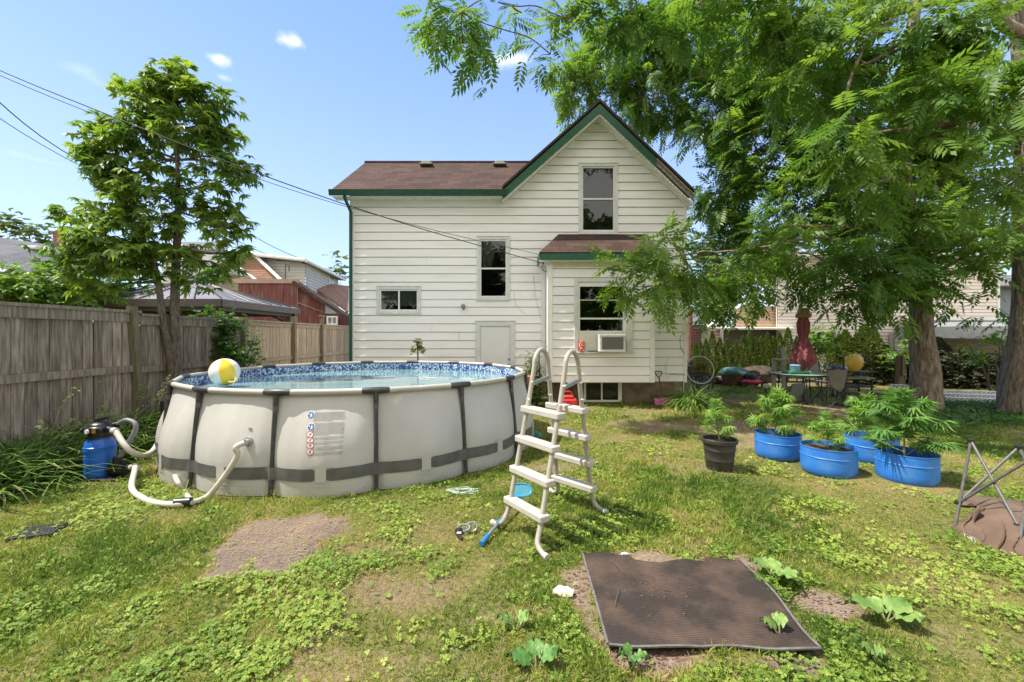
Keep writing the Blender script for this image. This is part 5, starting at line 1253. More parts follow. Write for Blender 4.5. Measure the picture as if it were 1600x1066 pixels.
# ================================================================== neighbours, left
M['grey_siding'] = mat('grey_vinyl', (.56, .55, .51), (.50, .495, .46), scale=2, rough=.6)
M['beige_siding'] = mat('beige_vinyl', (.80, .72, .66), (.74, .665, .61), scale=2, rough=.6)
M['red_shed'] = mat('barn_red', (.13, .036, .034), (.18, .07, .06), scale=4, rough=.85, stretch=(3, 3, .5), c3=(.34, .20, .17), s3=3, a3=.6)
def lap_wall(mb, a, b, z0, z1, step=.11, lap=.012, top=None):
    """lap siding on the vertical plane through ground points a->b; outward normal to the right of a->b; top(s) gives the wall top"""
    a = Vector((a[0], a[1], 0)); b = Vector((b[0], b[1], 0)); d = (b - a); L_ = d.length; d.normalize(); n = Vector((d.y, -d.x, 0)); z = z0
    top = top or (lambda s: z1); zmax = max(top(s / 40 * L_) for s in range(41)) if top else z1
    while z < zmax - 1e-4:
        h = min(z + step, zmax); k = 1 if abs(top(0) - top(L_)) < 1e-6 and abs(top(L_ / 2) - top(0)) < 1e-6 else 60
        s0 = None
        lo, hi = None, None
        for i in range(k + 1):
            s = L_ * i / k
            if top(s) >= h - 1e-4:
                if lo is None: lo = s
                hi = s
        if lo is not None and hi > lo:
            p, q = a + d * lo, a + d * hi
            zl = z + .14 * (h - z); mb.face([p + n * lap + Vector((0, 0, zl)), q + n * lap + Vector((0, 0, zl)), q + Vector((0, 0, h)), p + Vector((0, 0, h))])
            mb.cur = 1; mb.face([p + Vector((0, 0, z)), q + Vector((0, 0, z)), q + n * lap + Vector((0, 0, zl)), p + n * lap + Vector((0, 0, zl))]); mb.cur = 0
        z += step
def simple_window(parent, a, b, z0, z1, n, name='window', mframe=None):
    a = Vector(a); b = Vector(b); d = (b - a).normalized(); w = (b - a).length; Mx = Matrix((d, -Vector(n), Vector((0, 0, 1)))).transposed().to_4x4(); Mx.translation = Vector((a.x, a.y, 0))
    mb = MB(); f = .07
    mb.box((0, -.05, z1 - f), (w, .02, z1), Mx); mb.box((0, -.05, z0), (w, .02, z0 + f), Mx); mb.box((0, -.05, z0 + f), (f, .02, z1 - f), Mx); mb.box((w - f, -.05, z0 + f), (w, .02, z1 - f), Mx); mb.box((w / 2 - .03, -.04, z0 + f), (w / 2 + .03, .02, z1 - f), Mx)
    o = mb.build(name, mframe or M['trim'], parent)
    mb = MB(); mb.box((f, -.02, z0 + f), (w / 2 - .03, -.015, z1 - f), Mx); mb.box((w / 2 + .03, -.02, z0 + f), (w - f, -.015, z1 - f), Mx); mb.build('glass_pane', M['npane'], o); return o
# grey sided house seen between tree and white house: gable wall facing the camera, long side on the right
nh = thing('neighbour_house', 'grey sided two storey house with tan roof slope beyond the red shed', 'house', tuple(Vector((-10, 25, 0))))
Yg = 22.0
gl = P(372, 470, Yg); gr_ = P(477, 470, Yg)      # gable front wall from px372 to px477
cb = P(528, 470, 28.5)                           # back right corner of the side wall
zpk = P(385, 388, Yg).z; zsh = P(477, 408, Yg).z
L1 = (gr_ - gl).length
mb = MB(); lap_wall(mb, gl + Vector((-4, 0, 0)), gr_, 2.2, 9, .16, .02, top=lambda s: zsh + (zpk - zsh) * (1 - s / (L1 + 4)) * 1.25)
lap_wall(mb, gr_, cb, 2.2, zsh - .05, .16, .02)
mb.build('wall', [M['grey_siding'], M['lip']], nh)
mb = MB(); e0, e1 = Vector((gr_.x + .25, Yg - .5, zsh + .03)), Vector((cb.x + .3, cb.y + .4, zsh + .03)); r0 = Vector((gl.x - 4.2, Yg - .5, zsh + .03 + (zpk - zsh) * 1.3)); r1_ = Vector((cb.x - 8, cb.y + .4, r0.z))
roof_slab(mb, [e0, e1, r1_, r0], .16); ro = mb.build('roof', M['shingle_grey'], nh); planar_uv(ro, 1)
mb = MB(); mb.tube([e0 + Vector((.02, 0, -.1)), e1 + Vector((.02, 0, -.1))], .09, 6); mb.tube([e0 + Vector((0, -.03, -.08)), r0 + Vector((0, -.03, -.08))], .09, 6); mb.build('gutter', M['trim'], nh)
d_ = (cb - gr_); d_.z = 0; dn = d_.normalized(); nn = Vector((dn.y, -dn.x, 0)); zw0, zw1 = P(515, 447, 26.2).z, P(515, 425, 26.2).z
simple_window(nh, gr_ + d_ * .66, gr_ + d_ * .86, zw0, zw1, nn)
# tan lower roof slope in front-left of the grey wall
mb = MB(); roof_slab(mb, [P(448, 452, 21), P(372, 452, 21), P(372, 388, 21.9), P(392, 388, 21.9)], .1)
ro = mb.build('roof', M['shingle_tan'], nh); planar_uv(ro, 1)
mb = MB(); mb.tube([P(388, 390, 21.8), P(448, 447, 20.95)], .1, 4); mb.tube([P(372, 418, 20.6), P(405, 442, 20.6)], .09, 4); mb.build('rake_board', M['trim'], nh)
mb = MB(); lap_wall(mb, P(350, 450, 20.4), P(404, 450, 20.4), 2.4, 4.6, .16, .02, top=lambda s: P(372, 418, 20.4).z + .3 - s * .8)
mb.build('wall', M['grey_siding'], nh)
mb = MB(); roof_slab(mb, [P(480, 440, 24), P(545, 487, 24), P(545, 447, 29), P(528, 445, 29)], .1); ro = mb.build('roof', M['shingle_tan'], nh); planar_uv(ro, 1)
# vent pipe
mb = MB(); mb.tube(catmull([P(446, 440, 20), P(446, 420, 20), P(447, 413, 20), P(451, 414, 20), P(452, 424, 20)], 5), .03, 6)
mb.build('vent_pipe', mat('pipe_grey', (.09, .09, .085), rough=.6), nh)
# house with balcony behind the gazebo, left
bh = thing('balcony_house', 'pale house with a white railed balcony glimpsed behind the gazebo and leafy tree', 'house', (-14, 22, 0))
mb = MB(); a_, b_2 = P(255, 420, 21), P(352, 420, 21); lap_wall(mb, a_, b_2, 2.5, P(300, 388, 21).z, .16, .02); mb.build('wall', M['grey_siding'], bh)
mb = MB(); roof_slab(mb, [P(255, 390, 20), P(350, 390, 20), P(350, 378, 23), P(268, 378, 23)], .15); ro = mb.build('roof', M['shingle_grey'], bh); planar_uv(ro, 1)
mb = MB(); za, zb2 = P(300, 415, 19).z, P(300, 398, 19).z; xa, xb = P(270, 0, 19).x, P(345, 0, 19).x
mb.box((xa, 18.95, zb2), (xb, 19.02, zb2 + .06)); mb.box((xa, 18.95, za), (xb, 19.02, za + .06)); mb.box((xa, 19.02, za - .25), (xb, 21, za - .02))
n = 26
for i in range(n): x = xa + (xb - xa) * i / (n - 1); mb.box((x, 18.96, za + .06), (x + .05, 19.01, zb2))
mb.build('balcony', M['trim'], bh)
mb = MB(); p0, p1 = P(308, 414, 20.9), P(322, 386, 20.9); mb.box((p0.x, 20.88, p0.z), (p1.x, 20.95, p1.z)); mb.build('door', M['npane'], bh)
mb = MB(); roof_slab(mb, [P(262, 432, 17.5), P(352, 432, 17.5), P(352, 417, 19), P(262, 417, 19)], .12); ro = mb.build('roof', M['shingle_grey'], bh); planar_uv(ro, 1)
# far left bungalow
lh = thing('grey_roof_house', 'low house with grey shingle roof and white eave at far left', 'house', (-18, 18, 0))
mb = MB(); roof_slab(mb, [P(-80, 408, 13), P(82, 432, 15.5), P(100, 386, 18), P(-60, 362, 15.5)], .12); ro = mb.build('roof', M['shingle_grey'], lh); planar_uv(ro, 1)
mb = MB(); mb.tube([P(-80, 413, 12.95), P(82, 437, 15.45)], .13, 4); mb.build('gutter', M['trim'], lh)
mb = MB(); lap_wall(mb, P(-80, 500, 13.4), P(78, 500, 15.9), 0, P(0, 417, 14).z, .16, .02, top=lambda s: P(0, 420, 14).z); mb.build('wall', M['trim'], lh)
mb = MB(); q = P(50, 387, 16.6); mb.bbox((q.x - .5, q.y - .3, q.z - .12), (q.x + .5, q.y + .3, q.z + .02), .03); mb.build('skylight', mat('skylight', (.6, .63, .66), rough=.2), lh)
mb = MB(); q = P(102, 385, 22); h_ = 1.6
mb.box((q.x - .33, q.y - .3, 3), (q.x + .33, q.y + .3, P(0, 367, 22).z)); mb.box((q.x - .4, q.y - .38, P(0, 367, 22).z), (q.x + .4, q.y + .38, P(0, 364, 22).z))
def brick_mat():
    m = bpy.data.materials.new('brick'); m.use_nodes = True; nt = m.node_tree; br = nt.nodes.new('ShaderNodeTexBrick'); tc = nt.nodes.new('ShaderNodeTexCoord'); mp = nt.nodes.new('ShaderNodeMapping'); mp.inputs['Rotation'].default_value = (math.radians(90), 0, 0)
    nt.links.new(tc.outputs['Object'], mp.inputs[0]); nt.links.new(mp.outputs[0], br.inputs['Vector']); br.inputs['Scale'].default_value = 2.2; br.inputs['Color1'].default_value = (.26, .09, .06, 1); br.inputs['Color2'].default_value = (.18, .06, .045, 1); br.inputs['Mortar'].default_value = (.3, .25, .22, 1)
    nt.links.new(br.outputs[0], nt.nodes['Principled BSDF'].inputs['Base Color']); nt.nodes['Principled BSDF'].inputs['Roughness'].default_value = .9; return m
M['brick'] = brick_mat(); mb.build('chimney', M['brick'], lh)
# red shed
Ys = 15.5
sh = thing('red_shed', 'faded dark red wooden shed with sloping side roof behind the fence', 'shed', (P(430, 0, Ys).x, Ys, 0))
x0_, x1_ = P(372, 0, Ys).x, P(463, 0, Ys).x; zt_ = P(0, 443, Ys).z
mb = MB(); y = Ys; x = x0_
while x < x1_: w = .42; mb.box((x, y, 0), (min(x + w - .015, x1_), y + .04, zt_)); x += w
mb.box((x0_, y + .03, 0), (x1_, y + .06, zt_ - .01)); mb.box((x1_ - .08, y - .03, 0), (x1_ + .04, y, zt_))
xs1 = P(508, 0, Ys + .3)
q0, q1 = Vector((x1_ + .03, Ys + .04, 0)), Vector((xs1.x, xs1.y, 0)); zs0, zs1 = zt_, P(508, 472, Ys + .3).z
mb.face([q0, q1, q1 + Vector((0, 0, zs1)), q0 + Vector((0, 0, zs0))])
q2 = Vector((xs1.x, xs1.y + 1.2, 0))
mb.build('wall', M['red_shed'], sh)
mb = MB(); mb.box((x0_ - .2, Ys - .06, zt_), (x1_ + .1, Ys + .02, zt_ + .16)); mb.tube([Vector((q0.x, q0.y - .04, 2.86)), Vector((q1.x, q1.y - .04, 2.5))], .02, 4); mb.build('trim_board', mat('faded_pink_board', (.42, .31, .24), (.33, .22, .17), scale=5, rough=.8), sh)
mb = MB(); e_a = Vector((x1_ - .05, Ys - .12, zt_ + .1)); e_b = P(552, 500, Ys - .12); roof_slab(mb, [e_a, e_b, e_b + Vector((0, .5, 0)), e_a + Vector((0, .5, 0))], .12); ro = mb.build('roof', M['shingle'], sh); planar_uv(ro, 1)
mb = MB(); mb.box((P(538, 0, 18.9).x, 18.9, 0), (P(538, 0, 18.9).x + .12, 19.0, P(0, 487, 18.9).z)); mb.box((P(508, 0, 19.5).x, 19.5, 0), (P(560, 0, 19.5).x, 19.55, P(0, 490, 19.5).z)); mb.build('carport_wall', mat('shade_red', (.10, .03, .028), rough=.9), sh)
simple_window(sh, P(511, 500, 19.3), P(528, 500, 19.3), P(0, 508, 19.3).z, P(0, 494, 19.3).z, (0, -1, 0))
# gazebo (metal roof)
Yz0, Yz1 = 9.2, 12.6; gz_ = thing('gazebo', 'metal roofed gazebo with dark brown posts standing just beyond the fence', 'gazebo', (P(345, 0, 9.5).x, 10.5, 0))
M['bronze'] = mat('bronze_metal', (.055, .045, .042), (.08, .065, .06), scale=12, rough=.5)
M['gazroof'] = mat('gazebo_roof', (.20, .185, .185), (.245, .225, .22), scale=3, rough=.4, metal=.3)
A_ = P(346, 467, Yz0); zr_ = A_.z
c0 = Vector((A_.x, Yz0, zr_)); c1 = Vector((P(449, 480, Yz1).x, Yz1, zr_)); c1 = Vector((A_.x + (c1.x - A_.x), Yz1, zr_))
ux = Vector((-3.6, 0, 0)); uy = Vector((0, Yz1 - Yz0, 0)); right = Vector((c1.x - c0.x, 0, 0))
c0, c1, c2, c3 = Vector((A_.x, Yz0, zr_)), Vector((A_.x, Yz1, zr_)), Vector((A_.x - 3.6, Yz1, zr_)), Vector((A_.x - 3.6, Yz0, zr_))
r_a, r_b = Vector((A_.x - 1.7, Yz0 + 1.6, zr_ + .62)), Vector((A_.x - 1.9, Yz1 - 1.6, zr_ + .62))
mb = MB()
for q in ([c3, c0, r_a], [c0, c1, r_b, r_a], [c1, c2, r_b], [c2, c3, r_a, r_b]): roof_slab(mb, q, .03)
go_ = mb.build('roof', M['gazroof'], gz_)
mb = MB()
for (a1, b1, ra, rb, n) in ((c0, c1, r_a, r_b, 7), (c3, c0, r_a, r_a, 6)):
    for i in range(n + 1): f = i / n; mb.tube([a1.lerp(b1, f) + Vector((0, 0, .02)), ra.lerp(rb, f) + Vector((0, 0, .02))], .014, 4)
mb.build('roof_seam', M['bronze'], go_)
mb = MB(); ring_ = [c0, c1, c2, c3]
for i in range(4):
    a1, b1 = ring_[i], ring_[(i + 1) % 4]; d = (b1 - a1).normalized(); n = Vector((d.y, -d.x, 0)); Mx = Matrix((d, n, Vector((0, 0, 1)))).transposed().to_4x4(); Mx.translation = a1
    mb.box((0, -.02, -.17), ((b1 - a1).length, .02, -.02), Mx); mb.box((.05, -.2, -.25), ((b1 - a1).length - .05, -.15, -.10), Mx)
mb.build('eave_beam', M['bronze'], gz_)
for q in ring_:
    ctr = (c0 + c2) / 2; p = q + (ctr - q).normalized() * .3; mb = MB(); mb.bbox((p.x - .08, p.y - .08, 0), (p.x + .08, p.y + .08, zr_ - .05), .008); mb.build('post', mat('gaz_post', (.12, .095, .09), rough=.5) if 'gp' not in M else M['gp'], gz_)
    mb = MB()
    for (dx, dy) in ((1, 0), (-1, 0), (0, 1), (0, -1)):
        e_2 = p + Vector((dx, dy, 0)) * .6
        if abs((e_2 - ctr).x) < 1.75 and abs((e_2 - ctr).y) < 1.75: mb.tube(catmull([Vector((p.x, p.y, zr_ - .75)), p + Vector((dx * .2, dy * .2, -p.z + zr_ - .38)), Vector((e_2.x, e_2.y, zr_ - .2))], 5), .028, 4)
    if mb.v: mb.build('brace', M['bronze'], gz_)
# ================================================================== neighbours, right
rh = thing('beige_house', 'beige vinyl sided house with flat eave behind the cedar hedge and the big tree', 'house', (12, 15.5, 0))
Yr = 17.0; xa, xb = P(1215, 0, Yr).x, P(1559, 0, Yr).x; zt_ = P(0, 404, Yr).z
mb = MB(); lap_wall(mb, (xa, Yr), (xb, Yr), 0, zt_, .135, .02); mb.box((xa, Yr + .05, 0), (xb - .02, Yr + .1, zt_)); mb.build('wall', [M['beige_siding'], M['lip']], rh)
mb = MB(); mb.box((xa - .5, Yr - .5, zt_), (xb + .55, Yr + 5, zt_ + .14)); mb.box((xb - .05, Yr - .03, 0), (xb + .06, Yr + .1, zt_)); mb.box((P(1450, 0, Yr).x, Yr - .14, P(0, 501, Yr).z), (xb + .3, Yr - .03, P(0, 497, Yr).z)); mb.build('eave', M['trim'], rh)
mb = MB(); roof_slab(mb, [Vector((xa - .5, Yr - .5, zt_ + .16)), Vector((xb + .55, Yr - .5, zt_ + .16)), Vector((xb + .55, Yr + 4, zt_ + .7)), Vector((xa - .5, Yr + 4, zt_ + .7))], .05); ro = mb.build('roof', M['shingle_grey'], rh); planar_uv(ro, 1)
simple_window(rh, (P(1298, 0, Yr).x, Yr, 0), (P(1314, 0, Yr).x, Yr, 0), P(0, 540, Yr).z, P(0, 515, Yr).z, (0, -1, 0))
q = P(1399, 533, Yr - .1); mb = MB(); mb.bbox((q.x - .23, q.y - .12, P(0, 548, Yr).z), (q.x + .22, q.y + .05, P(0, 521, Yr).z), .02); eb = mb.build('electric_box', mat('box_grey', (.42, .43, .42), rough=.5), rh)
mb = MB(); mb.box((q.x - .05, q.y - .126, P(0, 530, Yr).z), (q.x + .17, q.y - .122, P(0, 527, Yr).z)); mb.build('black_sticker', M['black'], eb)
mb = MB()
for (dx, dz, w, h2) in ((0, 0, .05, .02), (.07, 0, .05, .02), (.02, -.05, .03, .04), (.08, -.05, .03, .04)): mb.box((q.x - .01 + dx, q.y - .126, P(0, 533.5, Yr).z + dz), (q.x - .01 + dx + w, q.y - .122, P(0, 533.5, Yr).z + dz + h2))
mb.build('red_sticker', mat('sticker_red', (.5, .05, .06), rough=.5), eb)
mb = MB(); mb.tube([P(1409, 532, Yr - .1), P(1409, 500, Yr - .1)], .05, 6); mb.tube([P(1416, 545, Yr - .1), P(1416, 500, Yr - .1)], .03, 6); mb.build('conduit', mat('conduit', (.4, .4, .39), rough=.5), rh)
# brown lower part with awning roof to the right: carport
cpt = thing('carport', 'grey metal awning carport roof attached to the beige house right of the big trunk', 'carport', (P(1500, 0, 14.5).x, 14.5, 0))
mb = MB(); a0 = P(1416, 509, 15.2); a1 = P(1620, 533, 13.6)
mb.add([P(1419, 505, 16.9), P(1625, 505, 16.9), P(1625, 512, 13.8), P(1419, 512, 13.8), P(1419, 528, 13.8), P(1625, 530, 13.8)], [(0, 1, 2, 3), (3, 2, 5, 4)]); o_ = mb.build('awning_roof', mat('awning_grey', (.20, .21, .22), (.26, .27, .28), scale=4, rough=.6), cpt); s_ = o_.modifiers.new('t', 'SOLIDIFY'); s_.thickness = .06; s_.offset = 1
for px in (1458, 1464, 1600):
    mb = MB(); q = P(px, 0, 13.9); mb.box((q.x - .03, 13.88, 0), (q.x + .03, 13.94, P(0, 527, 13.9).z)); mb.build('post', M['trim'], cpt)
mb = MB(); lap_wall(mb, P(1420, 0, 15.9), P(1620, 0, 15.9), 0, 1.75, .14, .02); mb.build('wall', mat('olive_siding', (.17, .14, .09), (.14, .115, .075), scale=3, rough=.8), cpt)
mb = MB(); q0_, q1_ = P(1420, 0, 13.9), P(1432, 0, 13.9); mb.bbox((q0_.x - .12, 13.95, 1.0), (q1_.x - .1, 14.3, P(0, 508, 13.9).z), .03); mb.build('meter_box', mat('dark_box', (.09, .09, .095), rough=.6), cpt)
# blue grey roof house at the right edge
bg = thing('blue_grey_house', 'sliver of blue grey shingled wall behind the rightmost trunk', 'house', (26, 22, 0))
mb = MB(); lap_wall(mb, P(1540, 0, 22), P(1700, 0, 22), 0, P(0, 446, 22).z, .14, .02); mb.build('wall', mat('blue_grey', (.17, .20, .24), (.21, .24, .28), scale=6, rough=.8), bg)
mb = MB(); roof_slab(mb, [P(1530, 446, 21.5), P(1700, 446, 21.5), P(1700, 430, 24), P(1530, 430, 24)], .1); ro = mb.build('roof', M['shingle_grey'], bg); planar_uv(ro, 1)
# low building left part: peach band, grey door, white gable end, far dark roof
lw = thing('garage', 'low peach and brown garage between the white house corner and beige house', 'garage', (P(1180, 0, 17).x, 17, 0))
mb = MB(); lap_wall(mb, P(1150, 0, 17.2), P(1232, 0, 17.2), P(0, 513, 17.2).z, P(0, 478, 17.2).z, .12, .012); mb.build('gable_band', mat('peach_board', (.56, .38, .27), (.50, .33, .24), scale=3, rough=.7), lw)
mb = MB(); lap_wall(mb, P(1130, 0, 17.5), P(1238, 0, 17.5), 0, P(0, 513, 17.5).z, .13, .015); mb.build('wall', mat('brown_grey_siding', (.20, .165, .145), (.17, .14, .12), scale=3, rough=.8), lw)
mb = MB(); roof_slab(mb, [P(1120, 513, 16.6), P(1240, 513, 16.6), P(1240, 511, 17.6), P(1120, 511, 17.6)], .06); mb.tube([P(1103, 512, 16.6), P(1150, 482, 16.6)], .08, 4); mb.tube([P(1150, 482, 16.6), P(1210, 455, 16.6)], .08, 4); mb.build('fascia_board', M['trim'], lw)
mb = MB(); lap_wall(mb, P(1107, 0, 17), P(1125, 0, 17), 0, P(0, 511, 17).z, .13, .015); mb.build('wall', mat('pinkish_siding', (.52, .40, .34), rough=.7), lw)
dh = thing('dark_roof_house', 'small distant house with dark grey roof right of the white house corner', 'house', (P(1100, 0, 22).x, 22, 0))
mb = MB(); roof_slab(mb, [P(1060, 508, 21), P(1118, 508, 21), P(1118, 484, 25), P(1060, 484, 25)], .12); ro = mb.build('roof', M['shingle_grey'], dh); planar_uv(ro, 1)
mb = MB(); lap_wall(mb, P(1060, 0, 21.5), P(1130, 0, 21.5), 0, P(0, 509, 21.5).z, .13, .015); mb.build('wall', M['trim'], dh)
mb = MB(); q0_, q1_ = P(1089, 0, 21.3), P(1106, 0, 21.3); mb.box((q0_.x, 21.3, P(0, 536, 21.3).z), (q1_.x, 21.34, P(0, 514, 21.3).z)); mb.build('window', mat('pane_light', (.3, .36, .26), (.6, .62, .55), scale=6, rough=.3), dh)
mb = MB(); q = P(1078, 0, 16.0); mb.tube([(q.x, 16, 0), (q.x, 16, P(0, 480, 16).z)], .10, 8); tag(mb.build('wooden_pole', mat('red_brown_pole', (.26, .13, .10), (.18, .09, .07), scale=10, rough=.9), loc=(q.x, 16, 0)), 'reddish brown pole beside the right corner of the white house', 'pole')
mb = MB(); q = P(1081, 0, 17.5); mb.box((q.x - .15, 17.4, 0), (q.x + .35, 17.6, P(0, 515, 17.5).z)); mb.box((q.x-.2, 17.36, P(0, 515, 17.5).z), (q.x + .4, 17.64, P(0, 513, 17.5).z)); tag(mb.build('brick_pier', M['brick'], loc=(q.x, 17.5, 0)), 'square brick pier behind the reddish pole', 'pier')
# ================================================================== patio things
TY = 10.3
tcx, tcy = P(1248, 0, TY).x, TY
tb_ = thing('patio_table', 'glass topped green metal patio table under the closed maroon umbrella', 'table', (tcx, tcy, 0))
zt_ = .70; mb = MB(); mb.lathe([(0, zt_), (.60, zt_), (.62, zt_ + .006), (.60, zt_ + .014), (0, zt_ + .014)], 32, (tcx, tcy, 0)); mb.build('table_top', mat('table_glass', (.22, .33, .30), (.28, .38, .35), scale=3, rough=.15), tb_, smooth=True)
M['dkmetal'] = mat('dark_metal', (.025, .03, .03), rough=.45)
mb = MB(); mb.lathe([(.60, zt_ - .03), (.635, zt_ - .03), (.635, zt_ + .01), (.62, zt_ + .01)], 32, (tcx, tcy, 0)); mb.build('table_rim', M['dkmetal'], tb_)
for a in (.5, 2.0, 3.6, 5.2):
    mb = MB(); c = Vector((tcx, tcy, 0)); d = Vector((math.cos(a), math.sin(a), 0)); mb.tube([c + d * .5 + Vector((0, 0, zt_ - .02)), c + d * .5 + Vector((0, 0, .4)), c + d * .56 + Vector((0, 0, 0))], .014, 6); mb.build('leg', M['dkmetal'], tb_)
um = thing('patio_umbrella', 'closed faded maroon patio umbrella standing through the green glass table', 'umbrella', (tcx + .08, tcy, 0))
ux_ = P(1255, 0, TY).x
mb = MB(); mb.tube([(ux_, tcy, 0), (ux_, tcy, 2.3)], .02, 8); mb.lathe([(0, .0), (.2, 0), (.2, .04), (.05, .07), (.04, .2)], 16, (ux_, tcy, 0)); mb.build('pole', M['dkmetal'], um)
mb = MB(); n = 40; prof = [(P(0, 483, TY).z, .04), (P(0, 487, TY).z, .09), (P(0, 496, TY).z, .15), (P(0, 498, TY).z, .10), (P(0, 505, TY).z, .125), (P(0, 518, TY).z, .12), (P(0, 528, TY).z, .085), (P(0, 536, TY).z, .13), (P(0, 548, TY).z, .19), (P(0, 558, TY).z, .235), (P(0, 562, TY).z, .245), (P(0, 575, TY).z, .10)]
for k, (z, r) in enumerate(prof):
    for i in range(n):
        a = 2 * math.pi * i / n; fold = 1 + (.22 if k > 3 else .08) * math.cos(8 * a + k * .15); q = z + (.05 * math.cos(4 * a) if k >= 9 else 0)
        mb.v.append((ux_ + r * fold * math.cos(a), tcy + r * fold * math.sin(a), q))
for k in range(len(prof) - 1):
    for i in range(n): a = k * n; mb.f.append((a + i, a + (i + 1) % n, a + n + (i + 1) % n, a + n + i)); mb.m.append(0)
mb.build('canopy', mat('maroon_cloth', (.19, .045, .06), (.30, .09, .10), scale=3, rough=.85), um, smooth=True, angle=80)
mb = MB(); mb.lathe([(0, P(0, 481, TY).z), (.05, P(0, 482, TY).z), (.13, P(0, 488, TY).z), (.17, P(0, 493, TY).z), (.165, P(0, 496.5, TY).z)], 16, (ux_, tcy, 0)); mb.build('top_vent', mat('orange_faded', (.34, .12, .06), rough=.85), um, smooth=True)
q = Vector((P(1243, 0, TY - .15).x, TY - .15, zt_ + .016))
mb = MB(); mb.bbox((q.x - .24, q.y - .17, q.z), (q.x + .24, q.y + .17, q.z + .06), .015); tag(mb.build('plastic_tray', mat('tray_green', (.015, .15, .06), rough=.4), loc=tuple(q)), 'green plastic tray on the patio table under the blue bucket', 'tray')
mb = MB(); mb.lathe([(0, .062), (.09, .062), (.115, .19), (.12, .2), (.08, .22), (0, .225)], 20, q + Vector((0, .02, 0))); tag(mb.build('bucket', mat('bucket_blue', (.18, .36, .50), rough=.4), smooth=True, loc=tuple(q + Vector((0, .02, .06)))), 'upturned pale blue bucket sitting in the green tray on the patio table', 'bucket')
mb = MB(); mb.ball(q + Vector((.30, -.05, .035)), .045, 8, (1.2, .8, .7)); tag(mb.build('garden_glove', mat('yellow_thing', (.5, .48, .04), rough=.6), smooth=True, loc=tuple(q + Vector((.3, -.05, 0)))), 'small yellow item on the right edge of the patio table', 'item')
# chairs
def camp_chair(c, rz, label):
    t = thing('camp_chair', label, 'camp chair', (0, 0, 0)); m = mat('olive_canvas', (.14, .125, .10), (.18, .16, .13), scale=8, rough=.9)
    Mz = Matrix.Translation(c) @ Matrix.Rotation(rz, 4, 'Z'); t.location = c
    T = lambda x, y, z: Mz @ Vector((x, y, z))
    for (a, b) in (((-.27, -.25, 0), (.25, -.25, .42)), ((.27, -.25, 0), (-.25, -.25, .42)), ((-.27, .25, 0), (.25, .25, .42)), ((.27, .25, 0), (-.25, .25, .42)), ((-.29, .27, 0), (-.29, .22, .86)), ((.29, .27, 0), (.29, .22, .86)), ((-.29, -.25, .0), (-.31, -.27, .60)), ((.29, -.25, .0), (.31, -.27, .60))):
        mb = MB(); mb.tube([T(*a), T(*b)], .010, 6); mb.build('leg', M['dkmetal'], t)
    mb = MB(); n = 10
    for (i0, j0, z0_, z1_, y0_, y1_) in ((0, 0, .42, .36, -.26, .2),):
        for j in range(n + 1):
            for i in range(n + 1): u, v = i / n * 2 - 1, j / n; mb.v.append(tuple(T(.27 * u, y0_ + (y1_ - y0_) * v, .42 - .07 * (1 - u * u) * math.sin(v * 3.1))))
        for j in range(n):
            for i in range(n): a = j * (n + 1) + i; mb.f.append((a, a + 1, a + n + 2, a + n + 1)); mb.m.append(0)
    mb.build('seat', m, t, smooth=True)
    mb = MB()
    for j in range(n + 1):
        for i in range(n + 1): u, v = i / n * 2 - 1, j / n; mb.v.append(tuple(T((.30 - .10 * (1 - v)) * u, .22 + .05 * (1 - u * u) + .02, .40 + .05 * (1 - abs(u)) * 0 + (.46 - .0) * v + (.10 * u * u * (1 - v)))))
    for j in range(n):
        for i in range(n): a = j * (n + 1) + i; mb.f.append((a, a + 1, a + n + 2, a + n + 1)); mb.m.append(0)
    mb.build('backrest', m, t, smooth=True)
    for s in (-1, 1):
        mb = MB(); mb.bbox((-.035, -.28, -.008), (.035, .22, .008), .004, Mz @ Matrix.Translation((s * .30, 0, .60))); mb.build('armrest', m, t)
    return t
camp_chair(Vector((P(1293, 0, 9.75).x, 9.75, 0)), math.pi + .25, 'unfolded olive grey camp chair with its back towards the pots, right of the patio table')
def metal_chair(c, rz, label, m_s):
    t = thing('patio_chair', label, 'chair', tuple(c)); Mz = Matrix.Translation(c) @ Matrix.Rotation(rz, 4, 'Z'); T = lambda x, y, z: Mz @ Vector((x, y, z))
    for s in (-1, 1):
        mb = MB(); mb.tube(catmull([T(s * .26, -.25, 0), T(s * .26, -.25, .40), T(s * .27, -.2, .62), T(s * .27, .2, .64)], 4), .011, 6); mb.build('front_leg', M['dkmetal'], t)
        mb = MB(); mb.tube([T(s * .25, .28, 0), T(s * .25, .2, .42), T(s * .25, .32, .92)], .011, 6); mb.build('back_leg', M['dkmetal'], t)
    mb = MB(); mb.bbox((-.25, -.25, .405), (.25, .22, .425), .005, Mz); mb.build('seat', m_s, t)
    mb = MB(); mb.add([T(-.25, .22, .46), T(.25, .22, .46), T(.25, .325, .92), T(-.25, .325, .92), T(-.25, .235, .46), T(.25, .235, .46), T(.25, .34, .92), T(-.25, .34, .92)], [(0, 1, 2, 3), (7, 6, 5, 4), (0, 4, 5, 1), (3, 2, 6, 7), (0, 3, 7, 4), (1, 5, 6, 2)]); mb.build('backrest', m_s, t); return t
m_sling = mat('grey_sling', (.34, .35, .33), (.26, .27, .26), scale=60, rough=.8); m_sd = mat('dark_sling', (.09, .11, .10), (.13, .15, .14), scale=60, rough=.8)
metal_chair(Vector((P(1281, 0, 11.3).x, 11.3, 0)), .1, 'grey mesh patio chair facing the camera behind the table', m_sling)
metal_chair(Vector((P(1232, 0, 9.6).x, 9.6, 0)), math.pi + .3, 'low dark slatted patio chair in front of the table beside the globe light', m_sd)
bpy.data.objects[[o.name for o in bpy.data.objects if o.name.startswith('patio_chair')][-1]].scale = (.75, .75, .62)
